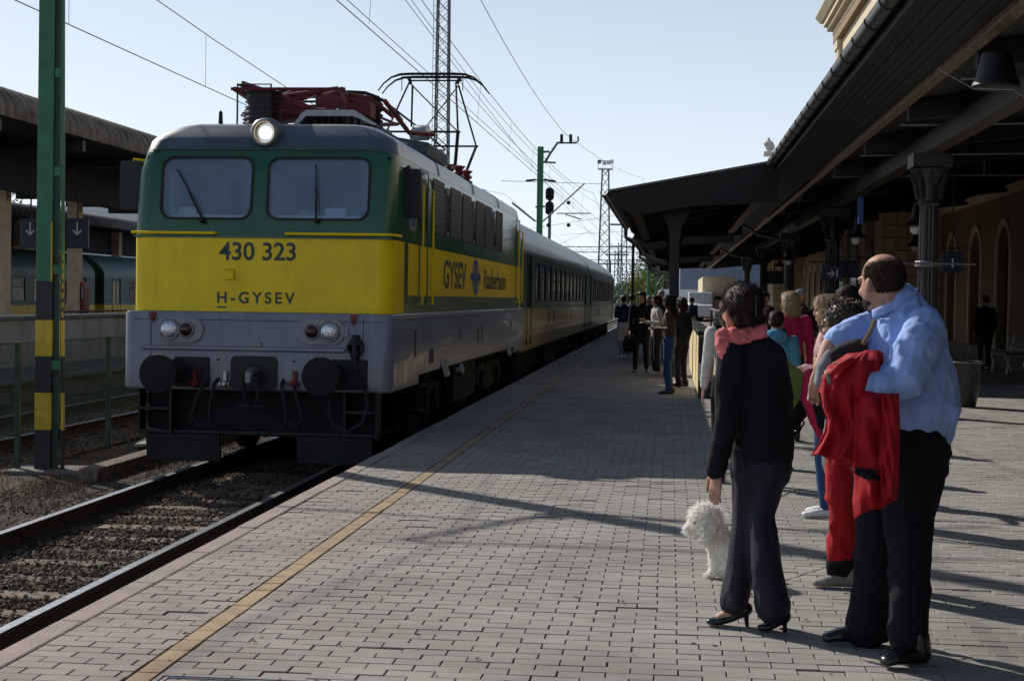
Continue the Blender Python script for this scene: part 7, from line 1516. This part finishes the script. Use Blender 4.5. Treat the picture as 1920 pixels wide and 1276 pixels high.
V_ = np.stack([base-sd_*.0008, base+sd_*.0008, base+d*L_+sd_*.0004, base+d*L_-sd_*.0004], 1); 
V_ -= np.array(t.location); soup('hair', V_, [(0, 1, 2, 3)], 'hair_short', t)
V, F = ell((0, .036, -.066), (.0495, .051, .054), None, 40, 30); ok = [f for f in F if len(f) == 4 and all((V[i][2] < -.055 or abs(V[i][0]) > .030) and V[i][1] > .0 for i in f)]
b = MB(); b.add([hc+Mm@(v*1.1) for v in V], ok); o = b.build('beard', 'hair_short', t, smooth=True, auto=False)
for (toe, heel, dy) in (((1537, 0), (1655, 0), .12), ((1648, 0), (1728, 0), -.27)):
    a = np.array(P(toe[0]+4, 1200, Y+dy)); h0 = np.array(P(heel[0], 1200, Y+dy)); a[2] = h0[2] = 0; a[1] -= .06 if dy < 0 else .02; d = a-h0
    s_ = blob('shoe', [loft([h0+(0, 0, .050), h0+d*.4+(0, 0, .055), h0+d*.72+(0, 0, .045), a+(0, 0, .032)-d*.08], [(.042, .040), (.044, .045), (.052, .032), (.042, .024)], ref=(0, 0, 1)), loft([h0+(0, 0, .06), h0+(-.01, 0, .13)], [.045, .045])], .006, 'leather_black', t, 1)
    blob('sole', [loft([h0+(0, 0, .010), h0+d*.5+(0, 0, .008), h0+d*.75+(0, 0, .008), a+(0, 0, .010)], [(.045, .012), (.040, .010), (.055, .010), (.040, .010)], ref=(0, 0, 1))], .006, 'rubber', s_, 0)
# red jackets over the arm
rj = thing('red_jacket', 'bright red jacket hanging over the forearm of the man in blue', 'jacket', tuple(Q(1620, 800, -.3)))
blob('core', [loft([Q(1640, 672, -.24), Q(1600, 684, -.26), Q(1570, 703, -.24), Q(1556, 735, -.2)], [(.036, .06), (.050, .08), (.050, .08), (.035, .06)])], .008, 'red_cloth', rj, 2, [(.012, (14, 14, 8))])
def drape(name, left, right, dy0, amp, k, seed, parent, mt='red_cloth', nu=90, nv=90, thick=.006, top_roll=.10):
    """hanging cloth: a pleated sheet between two edge lines"""
    def along(poly, v):
        d = [0]; 
        for i in range(1, len(poly)): d.append(d[-1]+math.dist(poly[i], poly[i-1]))
        q = v*d[-1]; return np.array([np.interp(q, d, [p[0] for p in poly]), np.interp(q, d, [p[1] for p in poly])])
    V = []; rs = random.Random(seed); ph = [rs.uniform(0, 6.28) for _ in range(6)]
    for j in range(nv+1):
        v = j/nv; L0, R0 = along(left, v), along(right, v); A = amp*(.25+.75*v**.8)
        for i in range(nu+1):
            u = i/nu; w = u+.05*math.sin(3.1*v+ph[0])+.03*math.sin(9*u+ph[1]+2*v)
            f = math.sin(2*math.pi*k*w+ph[2]+1.2*v); f = math.copysign(abs(f)**.6, f); f2 = math.sin(2*math.pi*k*2.3*w+ph[3]-2.5*v); f3 = 1.6*math.sin(2*math.pi*(.9*u+1.6*v)+ph[4])+math.sin(2*math.pi*(2.1*u-2.7*v)+ph[5])
            d = dy0+A*(f*.7+f2*.28)+.008*f3-.035*math.sin(math.pi*u)+top_roll*max(0, 1-v/.14)**2
            p = L0*(1-u)+R0*u; edge = 2.6*math.sin(2*math.pi*k*w+ph[2]+1.2)*v**6
            V.append(Q(p[0]+1.5*f2*v, p[1]+edge*1.2, d))
    F = [(j*(nu+1)+i, j*(nu+1)+i+1, (j+1)*(nu+1)+i+1, (j+1)*(nu+1)+i) for j in range(nv) for i in range(nu)]
    b = MB(); b.add(V, F); o = b.build(name, mt, parent, smooth=True, auto=False); md = o.modifiers.new('s', 'SOLIDIFY'); md.thickness = thick; md.offset = 0; return o
drape('front_panel', [(1612, 662), (1570, 682), (1542, 706), (1536, 735), (1541, 765), (1549, 785), (1546, 808), (1534, 832), (1521, 853)], [(1646, 657), (1650, 690), (1640, 740), (1630, 790), (1624, 835), (1610, 864)], -.34, .024, 1.9, 3, rj)
drape('back_panel', [(1600, 725), (1604, 790), (1600, 850), (1602, 900), (1598, 940), (1601, 970)], [(1684, 738), (1686, 800), (1685, 860), (1686, 905), (1684, 936)], -.39, .024, 1.6, 8, rj, top_roll=.06)
drape('sleeve', [(1655, 738), (1655, 800), (1652, 870), (1655, 938)], [(1684, 738), (1687, 800), (1684, 870), (1683, 934)], -.43, .012, 1.4, 5, rj, nu=40, top_roll=.04)
MB().tube([Q(1602, 876, -.43), Q(1625, 880, -.445), Q(1652, 884, -.45)], .004, 5).tube([Q(1536, 735, -.36), Q(1541, 765, -.37), Q(1549, 785, -.37)], .004, 5).build('seam', 'black_cloth', rj)
blob('lining', [loft([Q(1606, 884, -.425), Q(1630, 889, -.44), Q(1648, 898, -.43)], [(.012, .02), (.026, .02), (.010, .02)])], .006, 'black_cloth', rj, 1)
MB().tube([Q(1552, 700, -.34), Q(1556, 718, -.345), Q(1562, 745, -.34)], .010, 6).build('zip', 'dull_steel', rj)
rb = thing('shoulder_bag', 'crimson and black bag beside the red jacket, below the pink padded sleeve', 'bag', tuple(Q(1523, 770, .3)))
blob('bag_body', [loft([Q(1520, 705, .3), Q(1522, 745, .3), Q(1532, 790, .3), Q(1538, 820, .3)], [(.035, .08), (.05, .09), (.035, .08), (.015, .05)])], .009, 'crimson_bag', rb, 2, [(.006, (12, 12, 8))])
blob('side_panel', [loft([Q(1532, 715, .22), Q(1535, 760, .22), Q(1540, 800, .22)], [(.028, .03), (.03, .03), (.015, .02)])], .008, 'black_cloth', rb, 2)
st = thing('camera_strap', 'dark strap and pouch hanging in front of the man in blue', 'strap', tuple(Q(1600, 650, -.05)))
MB().tube([Q(1640, 600, -.16), Q(1632, 620, -.2), Q(1618, 645, -.22)], .012, 6).build('strap', 'khaki', st, smooth=True)
blob('pouch', [loft([Q(1612, 650, -.16), Q(1590, 655, -.15), Q(1566, 668, -.16)], [(.04, .04), (.045, .045), (.03, .04)])], .008, 'charcoal', st, 1, [(.006, (20, 20, 20))])
blob('grey_sleeve', [loft([Q(1556, 668, -.14), Q(1545, 690, -.16), Q(1537, 715, -.16)], [(.03, .035), (.035, .04), (.028, .035)])], .008, 'grey_cloth', st, 1, [(.004, (24, 24, 10))])

# ------------------------------------------------ dog
Y = 8.75; t = thing('dog', 'small fluffy white dog sitting on the pavers beside the woman in black', 'dog', (P(1345, 1070, Y)[0], Y, 0))
Q = lambda px, py, dy=0.: np.array(P(px, py, Y+dy))
dp = [ell(Q(1324, 973), (.086, .085, .086)), loft([Q(1312, 984), Q(1298, 991), Q(1290, 992)], [.046, .032, .022]), loft([Q(1332, 985, -.07), Q(1328, 1002, -.085), Q(1324, 1014, -.08)], [.030, .036, .020]), loft([Q(1330, 985, .07), Q(1330, 1010, .075)], [.03, .033]),
      loft([Q(1338, 995), Q(1352, 1020), Q(1370, 1048)], [(.058, .065), (.075, .09), (.11, .12)]), loft([Q(1340, 1018, -.04), Q(1340, 1048, -.05), Q(1338, 1074, -.05)], [.040, .028, .020]), loft([Q(1352, 1020, .05), Q(1354, 1054, .04), Q(1353, 1077, .04)], [.040, .028, .020]),
      ell(Q(1332, 1077, -.05), (.034, .026, .018)), ell(Q(1347, 1080, .04), (.034, .026, .018)), ell(Q(1382, 1062, 0), (.12, .13, .10)), loft([Q(1388, 1074, -.1), Q(1368, 1080, -.11)], [.04, .026]), loft([Q(1400, 1055), Q(1412, 1035)], [.035, .025])]
fb = blob('body', dp, .008, 'fur', t, 1, [(.010, (34, 34, 34))])
me = fb.data; nv = len(me.vertices); cv = np.empty(nv*3); me.vertices.foreach_get('co', cv); cv = cv.reshape(-1, 3); nn = np.empty(nv*3); me.vertices.foreach_get('normal', nn); nn = nn.reshape(-1, 3)
i = RNG.integers(0, nv, 11000); base = cv[i]; d = nn[i]*.8+RNG.normal(0, .45, (len(i), 3)); d[:, 2] -= .35; d /= np.linalg.norm(d, axis=1)[:, None]; sdv = np.cross(d, RNG.normal(size=d.shape)); sdv /= np.linalg.norm(sdv, axis=1)[:, None]
L_ = RNG.uniform(.012, .030, len(i))[:, None]*np.where((base[:, 2]+t.location.z) > .20, 1.15, .55)[:, None]; bend = RNG.normal(0, .5, d.shape); mid = base+d*L_*.55; tip = mid+(d+bend*.8)*L_*.5
V = np.stack([base-sdv*.0022, base+sdv*.0022, mid+sdv*.0017, mid-sdv*.0017, tip+sdv*.0004, tip-sdv*.0004], 1)
f_ = soup('fur', V, [(0, 1, 2, 3), (3, 2, 4, 5)], 'fur', t)
MB().ball(Q(1289, 991, 0), (.011, .014, .010)).build('nose', 'black', t, smooth=True)
MB().ball(Q(1303, 979, -.052), (.008, .008, .008)).build('eye', 'eye', t, smooth=True)
tag(MB().tube([Q(1340, 1005, -.05), Q(1400, 990, .3), np.array(P(1440, 940, 9.6)), np.array(P(1500, 915, 11.5))], .004, 5).build('dog_lead', 'khaki', smooth=True), 'thin tan lead running from the white dog behind the woman', 'lead')
